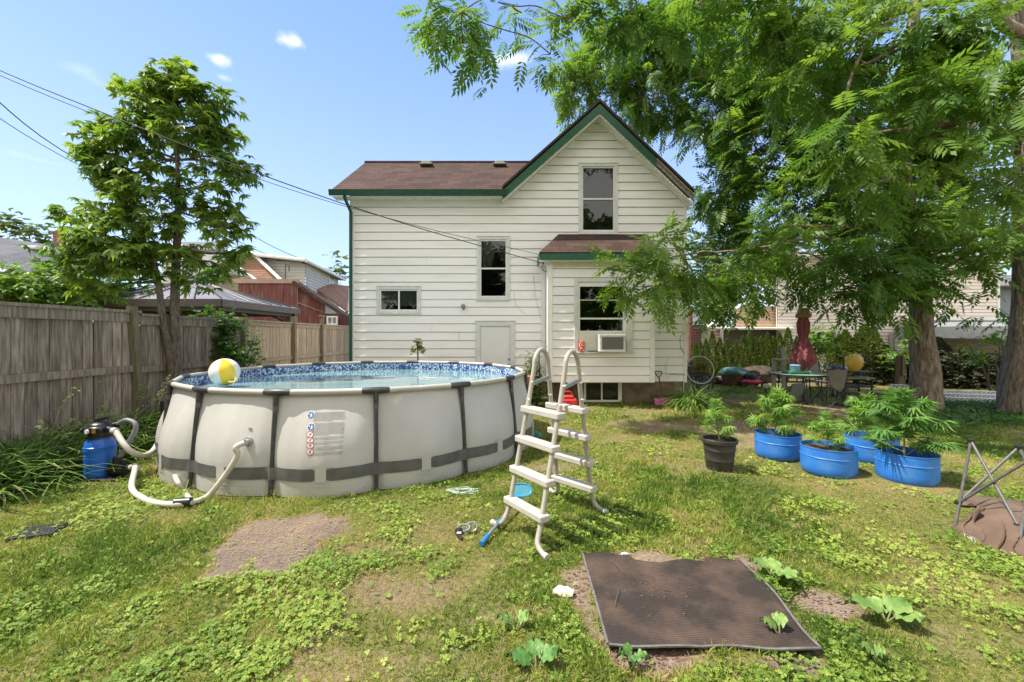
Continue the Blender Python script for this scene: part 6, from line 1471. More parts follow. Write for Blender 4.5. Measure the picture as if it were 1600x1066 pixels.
# garden light
q = Vector((P(1197, 0, 10.6).x, 10.6, 0)); t = thing('garden_light', 'short garden light with white globe on a black stake in the shaded lawn', 'garden light', tuple(q))
mb = MB(); mb.tube([q, q + Vector((0, 0, .3))], .018, 6); mb.build('stake', M['black'], t)
mb = MB(); mb.ball(q + Vector((0, 0, .36)), .078, 14, (1, 1, .85)); mb.build('globe', mat('globe', (.62, .60, .52), (.4, .38, .33), scale=15, rough=.4), t, smooth=True)
# lawn mower
q = Vector((P(1173, 0, 13.4).x, 13.4, 0)); t = thing('lawn_mower', 'red push lawn mower with black engine parked at the cedar hedge', 'lawn mower', tuple(q))
mb = MB(); mb.ball(q + Vector((0, 0, .17)), .36, 16, (1, .7, .30)); mb.build('deck', mat('mower_red', (.50, .03, .07), rough=.35), t, smooth=True)
mb = MB(); mb.lathe([(.0, .24), (.17, .24), (.19, .30), (.17, .40), (.08, .46), (0, .47)], 16, q); mb.bbox((q.x - .2, q.y - .1, .27), (q.x - .05, q.y + .1, .38), .02); mb.build('engine', M['black'], t, smooth=True)
for (dx, dy) in ((-.3, -.22), (.3, -.22), (-.3, .22), (.3, .22)):
    c = q + Vector((dx, dy, .10)); mb = MB(); mb.tube([c + Vector((0, -.025, 0)), c + Vector((0, .025, 0))], .10, 14); mb.build('wheel', M['black'], t)
mb = MB(); h1_ = Vector((P(1222, 0, 13.2).x, 13.2, P(0, 563, 13.2).z)); h2_ = Vector((P(1232, 0, 13.6).x, 13.6, P(0, 562, 13.6).z))
mb.tube([q + Vector((.25, -.2, .2)), h1_], .014, 6); mb.tube([q + Vector((.25, .2, .2)), h2_], .014, 6); mb.tube([h1_, h2_], .014, 6); mb.build('handle', M['dkmetal'], t)
# green lidded bin, boulder, log
q = Vector((P(1147, 0, 13.8).x, 13.8, 0)); t = thing('garden_bin', 'low brown wooden planter tub with a domed green cover left of the red mower', 'bin', tuple(q))
mb = MB(); mb.lathe([(0, 0), (.36, 0), (.40, .42), (0, .42)], 10, q); mb.build('tub', mat('tub_brown', (.13, .06, .035), (.07, .035, .02), scale=10, rough=.8), t)
mb = MB(); mb.ball(q + Vector((0, 0, .42)), .46, 20, (1, .9, .42), jit=.03); mb.build('cover', mat('cover_green', (.05, .14, .09), (.35, .42, .42), scale=3, rough=.4, lo=.5, hi=.6), t, smooth=True)
q = Vector((P(1184, 0, 14.8).x, 14.8, 0)); mb = MB(); mb.ball(q + Vector((0, 0, .24)), .55, 18, (1.1, .6, .62), jit=.28); tag(mb.build('tree_stump', mat('brown_heap', (.05, .036, .026), (.12, .085, .06), scale=5, rough=.95, bump=.03, bscale=8), smooth=True, loc=tuple(q)), 'brown uprooted stump heap between the bin and mower in front of the cedars', 'stump')
q = Vector((P(1113, 0, 14.2).x, 14.2, .1)); mb = MB(); mb.tube([q + Vector((-.5, 0, .02)), q + Vector((.6, .05, .05))], .13, 8); tag(mb.build('wooden_log', mat('log', (.20, .13, .10), (.12, .08, .06), scale=5, rough=.95), loc=tuple(q)), 'fallen log lying behind the iron bench', 'log')
# potting bench: two pale posts and shelf
q = Vector((P(1221, 0, 12.4).x, 12.4, 0)); t = thing('potting_bench', 'pale weathered wooden stand with tall post behind the patio table', 'stand', tuple(q)); M['palewood'] = mat('pale_wood', (.42, .38, .31), (.30, .26, .21), scale=8, rough=.9)
for dx, hh in ((-.22, .95), (.06, 1.30)):
    mb = MB(); mb.bbox((q.x + dx - .05, q.y - .04, 0), (q.x + dx + .05, q.y + .04, hh), .006, None); mb.build('post', M['palewood'], t)
mb = MB(); mb.bbox((q.x - .30, q.y - .18, .92), (q.x + .14, q.y - .05, .97), .005); mb.build('shelf', M['palewood'], t)
# wood stake
q = Vector((P(1404, 0, 10.9).x, 10.9, 0)); mb = MB(); Mx = Matrix.Translation(q) @ Matrix.Rotation(math.radians(2), 4, 'Y'); mb.bbox((-.07, -.06, 0), (.07, .06, 1.12), .012, Mx); mb.bbox((-.02, -.10, .6), (.06, -.06, 1.1), .008, Mx)
tag(mb.build('wooden_post', mat('olive_post', (.20, .15, .08), (.13, .10, .055), scale=6, rough=.95, stretch=(3, 3, .5)), loc=tuple(q)), 'short weathered wooden post standing in front of the dark hedge left of the big trunk', 'post')
# folded yellow pool float, dark bag, black pole, barbecue cart
q = Vector((P(1331, 0, 11).x, 11, 0)); t = thing('serving_cart', 'dark two shelf garden cart against the dark hedge carrying the yellow float', 'cart', tuple(q))
for (dx, dy) in ((-.35, -.2), (.35, -.2), (-.35, .2), (.35, .2)):
    mb = MB(); mb.bbox((q.x + dx - .02, q.y + dy - .02, 0), (q.x + dx + .02, q.y + dy + .02, .70), .004); mb.build('leg', M['dkmetal'], t)
for z, m in ((.30, M['dkmetal']), (.52, M['palewood']), (.68, M['dkmetal'])):
    mb = MB(); mb.bbox((q.x - .42, q.y - .24, z), (q.x + .42, q.y + .24, z + .035), .006); mb.build('shelf', m, t)
yf = Vector((P(1333, 0, 10.9).x, 10.9, .92)); mb = MB(); n = 48
for k in range(13):
    ph = math.pi * k / 12
    for i in range(n): a = 2 * math.pi * i / n; r = 1 + .10 * abs(math.cos(7 * a)); p = Vector((math.sin(ph) * math.cos(a) * .26 * r, math.cos(ph) * .11 , math.sin(ph) * math.sin(a) * .22 * r)); mb.v.append(tuple(yf + Matrix.Rotation(-.5, 3, 'Y') @ p))
for k in range(12):
    for i in range(n): a = k * n; mb.f.append((a + i, a + (i + 1) % n, a + n + (i + 1) % n, a + n + i)); mb.m.append(0)
tag(mb.build('pool_float', mat('float_yellow', (.72, .55, .05), (.70, .42, .05), scale=3, rough=.4), smooth=True, loc=tuple(yf)), 'ribbed yellow inflatable propped on the dark cart against the hedge', 'pool float')
q = Vector((P(1308, 0, 10.7).x, 10.7, .80)); mb = MB(); mb.ball(q, .20, 14, (1.3, .8, .42), jit=.2); tag(mb.build('cloth_bundle', mat('dark_light_cloth', (.07, .07, .10), (.45, .47, .50), scale=9, rough=.8, lo=.5, hi=.6), smooth=True, loc=tuple(q)), 'dark and white patterned cloth bundle behind the olive camp chair', 'cloth')
mb = MB(); q = Vector((P(1318, 0, 9.9).x, 9.9, 0)); mb.tube([q, q + Vector((0, 0, 1.12))], .024, 8); mb.lathe([(0, 0), (.17, 0), (.17, .03), (0, .05)], 12, q); tag(mb.build('metal_pole', M['dkmetal'], loc=tuple(q)), 'upright black pole standing right of the olive camp chair', 'pole')
q = Vector((P(1303, 0, 9.9).x, 9.9, 0))
# white lattice panels lying at the trunk
def lattice(c0, d, n, w, L_, label, hgt):
    t = c0; mb = MB(); d = d.normalized(); up = Vector((0, 0, 1)); 
    rows = 4
    for r in range(rows):
        zc = hgt * (r + .5) / rows; y_ = -.10 * (rows - r)
        for k in range(int(L_ / .085)):
            s = k * .085; p = t + d * s + Vector((0, y_, zc)); 
            mb.tube([p + Vector((0, 0, -hgt / rows / 2)), p + d * .0425 + Vector((0, 0, hgt / rows / 2))], .017, 4, cap=False); mb.tube([p + d * .0425 + Vector((0, 0, hgt / rows / 2)), p + d * .085 + Vector((0, 0, -hgt / rows / 2))], .011, 4, cap=False)
        for zz in (zc - hgt / rows / 2, zc + hgt / rows / 2): mb.tube([t + Vector((0, y_, zz)), t + d * L_ + Vector((0, y_, zz))], .012, 4)
    return tag(mb.build('lattice_panel', M['whiteplank'], loc=tuple(c0)), label, 'lattice', 'white lattice panels on the ground')
M['whiteplank'] = mat('white_lattice', (.78, .78, .80), (.68, .68, .72), scale=10, rough=.5)
q0_, q1_ = Vector((P(1458, 0, 10.4).x, 10.4, 0)), Vector((P(1585, 0, 10.0).x, 10.0, 0)); lattice(q0_, q1_ - q0_, 10, .2, (q1_ - q0_).length, 'long white lattice panels stacked on the ground between the two big trunks', .30)
q0_, q1_ = Vector((P(1385, 0, 10.9).x, 10.9, 0)), Vector((P(1430, 0, 10.6).x, 10.6, 0)); lattice(q0_, q1_ - q0_, 6, .2, (q1_ - q0_).length, 'short white lattice panel left of the big trunk behind the wooden post', .38)
mb = MB(); q = Vector((P(1350, 0, 11.3).x, 11.3, .06)); mb.bbox((q.x - .7, q.y - .1, .0), (q.x + 1.0, q.y + .05, .14), .01); tag(mb.build('timber_edging', M['wood'], loc=tuple(q)), 'low timber edging in front of the dark hedge', 'timber')
# iron bench + hoop, spade and pink scoop at the house corner
q = Vector((P(1094, 0, 10.9).x, 10.9, 0)); t = thing('iron_bench', 'black wrought iron garden bench beside the right corner of the white house', 'bench', tuple(q)); M['iron'] = mat('black_iron', (.014, .014, .016), rough=.45)
def scroll(mb, c, d, r, n=14):
    pts = [c + d * (r * math.cos(a) * (1 - a / 14)) + Vector((0, 0, r * math.sin(a) * (1 - a / 14))) for a in [i * .55 for i in range(n)]]; mb.tube(pts, .010, 5)
bd = Vector((.35, .94, 0)); bn = Vector((.94, -.35, 0))
for s in (-.42, .42):
    mb = MB(); o = q + bd * s; mb.tube(catmull([o + bn * .26, o + bn * .22 + Vector((0, 0, .2)), o + bn * .26 + Vector((0, 0, .42)), o + bn * .2 + Vector((0, 0, .62)), o - bn * .2 + Vector((0, 0, .62))], 5), .018, 6); mb.tube(catmull([o - bn * .24, o - bn * .18 + Vector((0, 0, .4)), o - bn * .28 + Vector((0, 0, .86))], 5), .018, 6); scroll(mb, o + bn * .04 + Vector((0, 0, .5)), bn, .11); mb.build('end_frame', M['iron'], t)
mb = MB()
for k in range(7): o = q + bn * (-.18 + .07 * k) + Vector((0, 0, .42)); mb.tube([o - bd * .45, o + bd * .45], .012, 5)
mb.build('seat', M['iron'], t)
mb = MB()
for z in (.48, .84): o = q - bn * (.2 + (z - .4) * .15) + Vector((0, 0, z)); mb.tube([o - bd * .45, o + bd * .45], .014, 5)
for k in range(6): scroll(mb, q - bn * .24 + bd * (-.36 + .145 * k) + Vector((0, 0, .66)), bd, .085)
mb.build('backrest', M['iron'], t)
c = P(1094, 578, 10.35); mb = MB(); R = .335; pts = [c + Vector((R * math.cos(a), .05 * math.sin(a), R * math.sin(a))) for a in [2 * math.pi * i / 40 for i in range(41)]]; mb.tube(pts, .013, 6, cap=False)
tag(mb.build('garden_hoop', mat('pale_hoop', (.45, .45, .42), rough=.4), smooth=True, loc=tuple(c)), 'thin pale hoop leaning on the front of the iron bench', 'hoop')
q = G(1036, 630); q.y = 9.9; q.x = P(1036, 0, 9.9).x; t = thing('garden_spade', 'long handled pink bladed scoop leaning on the foundation beside the bay', 'shovel', (q.x, q.y, 0))
mb = MB(); mb.tube([q + Vector((0, -.05, .12)), q + Vector((.0, .28, .62))], .016, 8); mb.tube(catmull([q + Vector((0, .28, .62)), q + Vector((-.07, .30, .70)), q + Vector((-.07, .32, .76)), q + Vector((.07, .32, .76)), q + Vector((.07, .30, .70)), q + Vector((0, .28, .62))], 4), .013, 6); mb.build('handle', mat('handle_redbrown', (.16, .05, .04), rough=.6), t)
mb = MB(); n = 12
for i in range(n + 1):
    f = i / n * 2 - 1
    for j in range(5): g2 = j / 4; mb.v.append((q.x + .21 * f, q.y - .06 - .05 * (1 - f * f) + .06 * g2, .01 + .15 * g2 + .008 * math.cos(f * 18)))
for i in range(n):
    for j in range(4): a = i * 5 + j; mb.f.append((a, a + 5, a + 6, a + 1)); mb.m.append(0)
o_ = mb.build('blade', mat('pink_plastic', (.75, .16, .40), (.68, .13, .34), scale=10, rough=.4), t, smooth=True); s_ = o_.modifiers.new('t', 'SOLIDIFY'); s_.thickness = .008
# red jerry can behind ladder
q = Vector((P(887, 0, 9.2).x, 9.2, 0)); t = thing('fuel_can', 'red plastic fuel can on the grass under the bay, seen through the ladder', 'fuel can', tuple(q))
mb = MB(); Mx = Matrix.Translation(q) @ Matrix.Rotation(.15, 4, 'Z'); mb.bbox((-.2, -.12, 0), (.2, .12, .27), .045, Mx); mb.bbox((-.13, -.09, .26), (.13, .09, .33), .03, Mx)
for s in (-1, 1): mb.bbox((s * .1 - .06, -.135, .06), (s * .1 + .06, -.115, .2), .015, Mx)
m_rc = mat('fuel_red', (.62, .035, .03), (.55, .05, .04), scale=6, rough=.4); mb.build('can_body', m_rc, t, smooth=True, angle=25)
mb = MB(); mb.tube(catmull([Mx @ Vector((-.12, 0, .31)), Mx @ Vector((-.10, 0, .40)), Mx @ Vector((.06, 0, .40)), Mx @ Vector((.10, 0, .31))], 5), .018, 8); mb.build('handle', m_rc, t, smooth=True)
mb = MB(); mb.tube([Mx @ Vector((.15, 0, .29)), Mx @ Vector((.17, 0, .36))], .032, 10); mb.build('cap', M['black'], t)
# terracotta pot rim glimpsed beside the pool
q = Vector((P(815, 0, 9.3).x, 9.3, 0)); mb = MB(); mb.lathe([(0, 0), (.13, 0), (.2, .62), (.235, .63), (.235, .74), (.2, .74), (.18, .65), (0, .64)], 20, q); tag(mb.build('clay_pot', mat('terracotta', (.45, .19, .08), (.38, .15, .07), scale=8, rough=.8), smooth=True, loc=tuple(q)), 'orange clay pot just beyond the right rim of the pool', 'plant pot')
# ================================================================== vegetation
LW = leaf_mat('walnut_leaf', (.06, .145, .03), (.19, .295, .06), trans=.48)
LB = leaf_mat('far_leaf', (.06, .11, .03), (.15, .20, .06), trans=.3)
LL = leaf_mat('broad_leaf', (.06, .14, .03), (.25, .34, .07), trans=.5)
LC = leaf_mat('cedar_leaf', (.07, .14, .03), (.22, .27, .06), trans=.2, rough=.7)
LD = leaf_mat('cedar_dark', (.028, .036, .018), (.07, .075, .035), trans=.1, rough=.8)  # dark tone puts hedge shade and dead growth into the leaf colour
LS = leaf_mat('shrub_leaf', (.07, .17, .03), (.22, .34, .06), trans=.4)
def bark_mat(name, a, b, s=7):
    return mat(name, a, b, scale=s, rough=.95, spec=.2, stretch=(2.2, 2.2, .6), bump=.06, bscale=s * 1.3, lo=.38, hi=.62)
M['bark'] = bark_mat('walnut_bark', (.30, .245, .19), (.14, .11, .085))
M['bark2'] = bark_mat('young_bark', (.22, .18, .14), (.12, .10, .08), 16)
M['twig'] = mat('twig_bark', (.09, .075, .055), (.14, .12, .09), scale=20, rough=.9)
PN, PNF = pinnate(6, .27, .37); PN2, PN2F = pinnate(6, .28, .31, simple=True); WH, WHF = whorl(7, .36)
SM, SMF = join_t([leaf_tmpl(1, .55, .06, (0, 0, 0), 0, .2), leaf_tmpl(.85, .5, .05, (0, .1, 0), 1.1, .2), leaf_tmpl(.85, .5, .05, (0, .1, 0), -1.1, .2)])
def limb(mb, a, b, r0, r1, sag=.0, wob=.15, rr=random):
    a, b = Vector(a), Vector(b); L_ = (b - a).length
    pts = [a]
    for k in (1, 2, 3): f = k / 4; pts.append(a.lerp(b, f) + Vector((rr.uniform(-1, 1), rr.uniform(-1, 1), rr.uniform(-1, 1))) * wob * L_ * .25 + Vector((0, 0, sag * L_ * 4 * f * (1 - f))))
    pts.append(b); q = catmull(pts, 4); n = len(q); mb.tube(q, 1, 7 if r0 > .03 else 4, rs=[r0 + (r1 - r0) * (i / (n - 1)) ** .8 for i in range(n)]); return q
def crown(parent, clusters, tmpl, L_, m, seed, hubs, cov=3.0, eff=.087, clump=16, droop=.35, spread=.33, tag_name='crown', twr=.010, lenj=(.7, 1.15)):
    """clusters: (px,py,Y,rx,ry px, rz metres[,cov]) turned into world ellipsoids; leaves hang off twig tips inside them"""
    rg = np.random.default_rng(seed); rr = random.Random(seed); mbw = MB(); mbt = MB(); Pn, Dn, Tn = [], [], []
    for cl in clusters:
        px, py, Y, rx, ry, rz = cl[:6]; cv = cl[6] if len(cl) > 6 else 1.0
        C = P(px, py, Y); R = Vector((rx / FPX * Y, rz, ry / FPX * Y)); Lp = L_ * FPX / Y
        N = max(8, int(cv * cov * math.pi * rx * ry / (eff * Lp * Lp)))
        hub = min(hubs, key=lambda h: (Vector(h[0]) - C).length + (0 if h[0][2] < C.z + .5 else 1.5))
        limb(mbw, hub[0], C, hub[1], .014, sag=.04, rr=rr)
        nc = max(3, N // clump); basetone = rr.uniform(-.12, .12)
        for k in range(nc):
            while True:
                v = Vector((rr.uniform(-1, 1), rr.uniform(-1, 1), rr.uniform(-1, 1)))
                if v.length < 1: break
            v = v * (v.length ** -.25 if v.length > .01 else 1)
            e = C + Vector((v.x * R.x, v.y * R.y, v.z * R.z)); s0 = C + (e - C) * rr.uniform(0, .35); q = limb(mbt, s0, e, twr, .003, sag=.05, wob=.2, rr=rr)
            od = (e - s0).normalized(); nn = N // nc + (1 if rr.random() < (N % nc) / nc else 0); ct = .45 + basetone + rr.uniform(-.22, .22)
            for j in range(nn):
                f = rr.uniform(.25, 1) ** .6; p = q[min(len(q) - 1, int(f * (len(q) - 1)))]
                d = od * .8 + Vector((rr.gauss(0, 1), rr.gauss(0, 1), rr.gauss(0, .6))) * .75; d.normalize(); d += Vector((0, 0, -droop * rr.uniform(.2, 1.4)))
                off = Vector((rr.gauss(0, 1), rr.gauss(0, 1), rr.gauss(0, 1))) * spread * L_
                Pn.append(tuple(p + off)); Dn.append(tuple(d)); Tn.append(ct + rr.uniform(-.2, .2))
    pos, dr = np.array(Pn), np.array(Dn); x, y, z = frames(dr, rng=rg)
    tone = np.clip(np.array(Tn), 0, 1)
    inst_mesh(tag_name, tmpl[0], tmpl[1], pos, x, y, z, L_ * rg.uniform(lenj[0], lenj[1], (len(pos), 1)), tone, m, parent, tone_t=rg.uniform(-.12, .12, len(tmpl[0])))
    return mbw, mbt, len(pos)
def trunk_mesh(pts, rs, n=28, flare=.35, seed=1, ridg=.06):
    rr = random.Random(seed); q = catmull(pts, 10); m_ = len(q); R = []
    for i in range(m_):
        f = i / (m_ - 1) * (len(rs) - 1); k = min(int(f), len(rs) - 2); R.append(rs[k] + (rs[k + 1] - rs[k]) * (f - k))
    mb = MB(); b = 0; ph = [rr.uniform(0, 6.28) for _ in range(6)]
    for i, p in enumerate(q):
        for j in range(n):
            a = 2 * math.pi * j / n; h = p.z
            fl = 1 + flare * math.exp(-h / .35) * (.55 + .45 * math.cos(5 * a + ph[0])) + ridg * (math.sin(7 * a + ph[1] + h * .8) * .5 + math.sin(13 * a + ph[2] - h * 1.3) * .35 + math.sin(3 * a + ph[3]) * .4)
            mb.v.append((p.x + R[i] * fl * math.cos(a), p.y + R[i] * fl * math.sin(a), p.z))
    for i in range(m_ - 1):
        for j in range(n): a = i * n; mb.f.append((a + j, a + (j + 1) % n, a + n + (j + 1) % n, a + n + j)); mb.m.append(0)
    return mb
nleaf = 0
# ---- big walnut A (trunk right of the barrels)
TA = Vector((P(1446, 0, 9.35).x, 9.35, 0))
ta = thing('walnut_tree', 'large walnut tree, trunk standing beside the white lattice panels, branches hanging before the bay window', 'tree', tuple(TA))
pA = [TA + Vector((0, 0, -.05)), P(1446, 580, 9.35), P(1440, 520, 9.35), P(1437, 440, 9.35), P(1424, 360, 9.35), P(1410, 260, 9.3), P(1415, 130, 9.3), P(1440, -60, 9.3)]
mb = trunk_mesh(pA, [.28, .26, .21, .185, .17, .15, .12, .10], seed=2, flare=.22)
mb.build('trunk', M['bark'], ta, smooth=True, angle=80)
hubsA = [(tuple(P(1424, 360, 9.35)), .07), (tuple(P(1437, 440, 9.35)), .06), (tuple(P(1410, 260, 9.3)), .07), (tuple(P(1415, 130, 9.3)), .07), (tuple(P(1432, -20, 9.3)), .06)]
mA = MB()
for (h, e, r0) in ((P(1410, 250, 9.3), P(1130, 120, 11), .13), (P(1412, 200, 9.3), P(1200, 10, 10.2), .11), (P(1424, 360, 9.35), P(1230, 352, 8.8), .075), (P(1430, 395, 9.35), P(1120, 395, 8.6), .06), (P(1420, 330, 9.3), P(1160, 250, 10.5), .09), (P(1130, 120, 11), P(985, 95, 12), .05), (P(1415, 300, 9.3), P(1540, 300, 9.0), .06), (P(1410, 280, 9.3), P(1330, 300, 8.2), .06), (P(1120, 395, 8.6), P(1030, 412, 8.0), .025)):
    limb(mA, h, e, r0, r0 * .35, sag=.05); hubsA.append((tuple(e), r0 * .4)); hubsA.append((tuple(Vector(h).lerp(Vector(e), .6)), r0 * .5))
clA = [(960, 90, 12.3, 85, 70, 1.2), (900, 140, 12.6, 38, 50, .8), (1010, 150, 11.9, 70, 60, 1.0), (1075, 60, 11.6, 90, 75, 1.3), (1120, 180, 11.4, 70, 85, 1.3), (1130, 300, 11.2, 52, 80, 1.1), (1145, 400, 11, 45, 70, 1.0), (1190, 110, 10.6, 90, 90, 1.4), (1200, 240, 10.4, 80, 80, 1.3, .7), (1220, 350, 10, 75, 70, 1.1, .6), (1290, 180, 9.6, 100, 90, 1.4), (1310, 300, 9.3, 95, 80, 1.2, .8), (1390, 210, 9.6, 90, 90, 1.4), (1470, 200, 9.9, 90, 100, 1.4), (1480, 320, 9.4, 80, 70, 1.1, .8), (1400, 370, 8.7, 80, 50, .9), (1300, 412, 8.2, 85, 40, .9), (1215, 400, 8.0, 60, 28, .8), (1350, 445, 7.9, 75, 45, .7), (1165, 445, 8.8, 55, 38, .7), (1120, 480, 9.2, 40, 28, .5, .8), (1325, 462, 8.3, 26, 26, .35, .7), (1415, 320, 8.9, 38, 60, .4, .8), (1440, 415, 8.8, 30, 36, .35, .8), (1440, 430, 8.6, 45, 50, .6), (1390, 470, 8.6, 35, 28, .4, .7), (1500, 405, 8.8, 50, 32, .6, .7), (1545, 420, 8.8, 30, 22, .4, .4), (1520, 475, 9.2, 28, 26, .3, .25), (1555, 380, 8.2, 45, 45, .7, .7),
       (968, 438, 7.7, 24, 22, .3, .6), (972, 408, 7.8, 24, 18, .3, .6), (1020, 398, 8.0, 46, 28, .45, .8), (985, 425, 7.8, 32, 26, .35, .7), (1075, 420, 8.1, 45, 34, .5), (1040, 450, 7.9, 42, 26, .35, .9), (1095, 460, 8.4, 30, 30, .4), (1050, 375, 8.1, 22, 12, .2, .5),
       (1250, -80, 10, 160, 80, 1.8, .15), (1420, -90, 9.8, 150, 90, 1.8, .15), (1120, -60, 11, 120, 60, 1.4, .15)]
a_, b_2, n = crown(ta, clA, (PN, PNF), .48, LW, 21, hubsA, cov=2.9, eff=.13); nleaf += n
mA.v, mA.f = mA.v, mA.f
mA.build('limb', M['bark'], ta, smooth=True, angle=80); a_.build('branch', M['bark'], ta, smooth=True); b_2.build('twigs', M['twig'], ta)
# ---- near walnut B (trunk at right edge)
TB = Vector((P(1632, 0, 8.5).x, 8.5, 0))
tbt = thing('walnut_tree', 'nearest walnut with thick furrowed trunk at the right edge and big drooping leaves overhead', 'tree', tuple(TB))
pB = [TB + Vector((0, 0, -.05)), P(1622, 600, 8.5), P(1627, 520, 8.5), P(1626, 420, 8.5), P(1622, 300, 8.5), P(1624, 150, 8.4), P(1600, -60, 8.2), P(1560, -250, 8.0)]
mb = trunk_mesh(pB, [.60, .50, .43, .38, .34, .32, .28, .2], seed=5, ridg=.08, flare=.3); mb.build('trunk', M['bark'], tbt, smooth=True, angle=80)
hubsB = [(tuple(P(1624, 150, 8.4)), .1), (tuple(P(1600, -60, 8.2)), .1)]; mB = MB()
for (h, e, r0) in ((P(1615, 60, 8.3), P(1400, 20, 6.6), .13), (P(1600, -60, 8.2), P(1180, -40, 7.2), .14), (P(1180, -40, 7.2), P(860, -20, 7.4), .06), (P(860, -20, 7.4), P(720, 20, 7.0), .025), (P(1618, 200, 8.4), P(1500, 190, 5.8), .09), (P(1400, 20, 6.6), P(1320, 160, 6.0), .05), (P(1620, 280, 8.5), P(1560, 290, 6.8), .06)):
    limb(mB, h, e, r0, r0 * .35, sag=.05); hubsB.append((tuple(e), r0 * .4)); hubsB.append((tuple(Vector(h).lerp(Vector(e), .6)), r0 * .5))
clB = [(1520, 50, 6.2, 90, 60, .8), (1560, 170, 5.6, 60, 75, .6, .9), (1480, 150, 5.8, 75, 60, .6, .9), (1420, 60, 6.4, 90, 60, .8), (1330, 90, 6.4, 75, 70, .7, .9), (1340, 215, 5.9, 60, 50, .5, .9), (1390, 260, 6.3, 50, 40, .5, .7), (1270, 30, 6.9, 80, 55, .8), (1180, 25, 7.3, 75, 45, .8), (1080, 15, 7.5, 70, 40, .7), (985, 20, 7.6, 60, 42, .7), (900, 30, 7.4, 48, 38, .6, .9), (860, 85, 7.6, 26, 30, .4, .7), (815, 20, 7.4, 40, 32, .5, .6), (735, 25, 7.1, 42, 34, .5, .9), (698, 18, 7.0, 36, 26, .4), (722, 68, 7.0, 34, 24, .4, .9), (760, 92, 7.1, 24, 18, .3, .8), (690, 55, 7.0, 16, 16, .25, .8), (1550, 280, 6.8, 50, 50, .6, .7), (1240, 110, 7.6, 70, 55, .7, .7),
       (1400, -110, 6.6, 200, 90, 1.3, .14), (1100, -90, 7.4, 200, 70, 1.3, .14)]
a_, b_2, n = crown(tbt, clB, (PN, PNF), .48, LW, 33, hubsB, cov=2.6, eff=.13); nleaf += n
mB.build('limb', M['bark'], tbt, smooth=True, angle=80); a_.build('branch', M['bark'], tbt, smooth=True); b_2.build('twigs', M['twig'], tbt)
# leaf tip poking in at the top left corner
# ---- left young tree
TL_ = Vector((P(274, 0, 7.25).x, 7.25, 0))
tl = thing('young_tree', 'young broad leafed tree with slim double trunk in front of the wooden fence', 'tree', tuple(TL_))
mb = trunk_mesh([TL_, P(276, 580, 7.25), P(273, 500, 7.25), P(275, 420, 7.25), P(278, 340, 7.25), P(277, 250, 7.25), P(270, 150, 7.25), P(268, 105, 7.25)], [.10, .085, .072, .066, .05, .03, .016, .008], n=14, seed=3, ridg=.03, flare=.5); mb.build('trunk', M['bark2'], tl, smooth=True, angle=80)
mb = trunk_mesh([TL_ + Vector((0, -.02, .3)), P(268, 570, 7.2), P(258, 520, 7.15), P(252, 480, 7.1), P(247, 440, 7.05), P(238, 400, 7.0), P(222, 370, 6.95)], [.08, .07, .06, .05, .045, .03, .012], n=12, seed=4, ridg=.03, flare=.0); mb.build('second_trunk', M['bark2'], tl, smooth=True, angle=80)
hubs = [(tuple(P(278, y, 7.25)), .022) for y in (330, 300, 250, 200, 160)] + [(tuple(P(276, 400, 7.25)), .03), (tuple(P(275, 440, 7.25)), .028), (tuple(P(247, 440, 7.05)), .025), (tuple(P(238, 400, 7.0)), .02)]
clL = [(268, 100, 7.2, 22, 18, .3), (262, 135, 7.2, 42, 28, .45), (300, 150, 7.2, 32, 26, .4, .9), (208, 138, 7.2, 16, 14, .25, .8), (232, 165, 7.2, 42, 24, .5), (345, 165, 7.2, 20, 20, .3), (335, 200, 7.2, 34, 30, .4), (170, 192, 7.2, 26, 20, .35), (165, 230, 7.1, 40, 30, .5), (235, 205, 7.2, 50, 30, .55), (295, 205, 7.1, 40, 30, .5), (345, 250, 7.2, 42, 20, .45), (385, 268, 7.2, 22, 14, .25), (190, 270, 7.2, 55, 24, .5), (255, 255, 7.4, 40, 18, .4, .6), (215, 300, 7.1, 55, 22, .5, .9), (345, 292, 7.2, 32, 14, .3, .7), (130, 330, 7.0, 38, 18, .35), (190, 345, 6.9, 55, 24, .45), (330, 325, 7.2, 40, 20, .4, .7), (348, 355, 7.1, 36, 24, .4), (370, 395, 7.2, 22, 20, .3, .8), (350, 420, 7.2, 34, 18, .3, .6), (150, 375, 6.8, 55, 22, .4), (215, 385, 6.9, 40, 22, .4, .8), (115, 395, 6.8, 34, 16, .3), (190, 415, 6.9, 36, 18, .35, .8), (225, 440, 7.0, 22, 14, .25, .6), (305, 385, 7.3, 28, 18, .3, .5), (285, 350, 7.2, 18, 10, .2, .4), (250, 345, 7.1, 40, 22, .4, .7), (270, 410, 7.1, 34, 20, .3, .6), (230, 400, 7.0, 46, 26, .4, .8), (170, 450, 6.9, 40, 14, .3, .7), (320, 445, 7.2, 26, 12, .25, .5), (265, 300, 7.2, 40, 22, .4, .7), (140, 420, 6.8, 40, 20, .3, .7)]
a_, b_2, n = crown(tl, clL, (WH, WHF), .175, LL, 41, hubs, cov=4.6, eff=.62, clump=7, droop=.3, twr=.007, spread=.5)
a_.build('branch', M['bark2'], tl, smooth=True); b_2.build('twigs', M['twig'], tl)
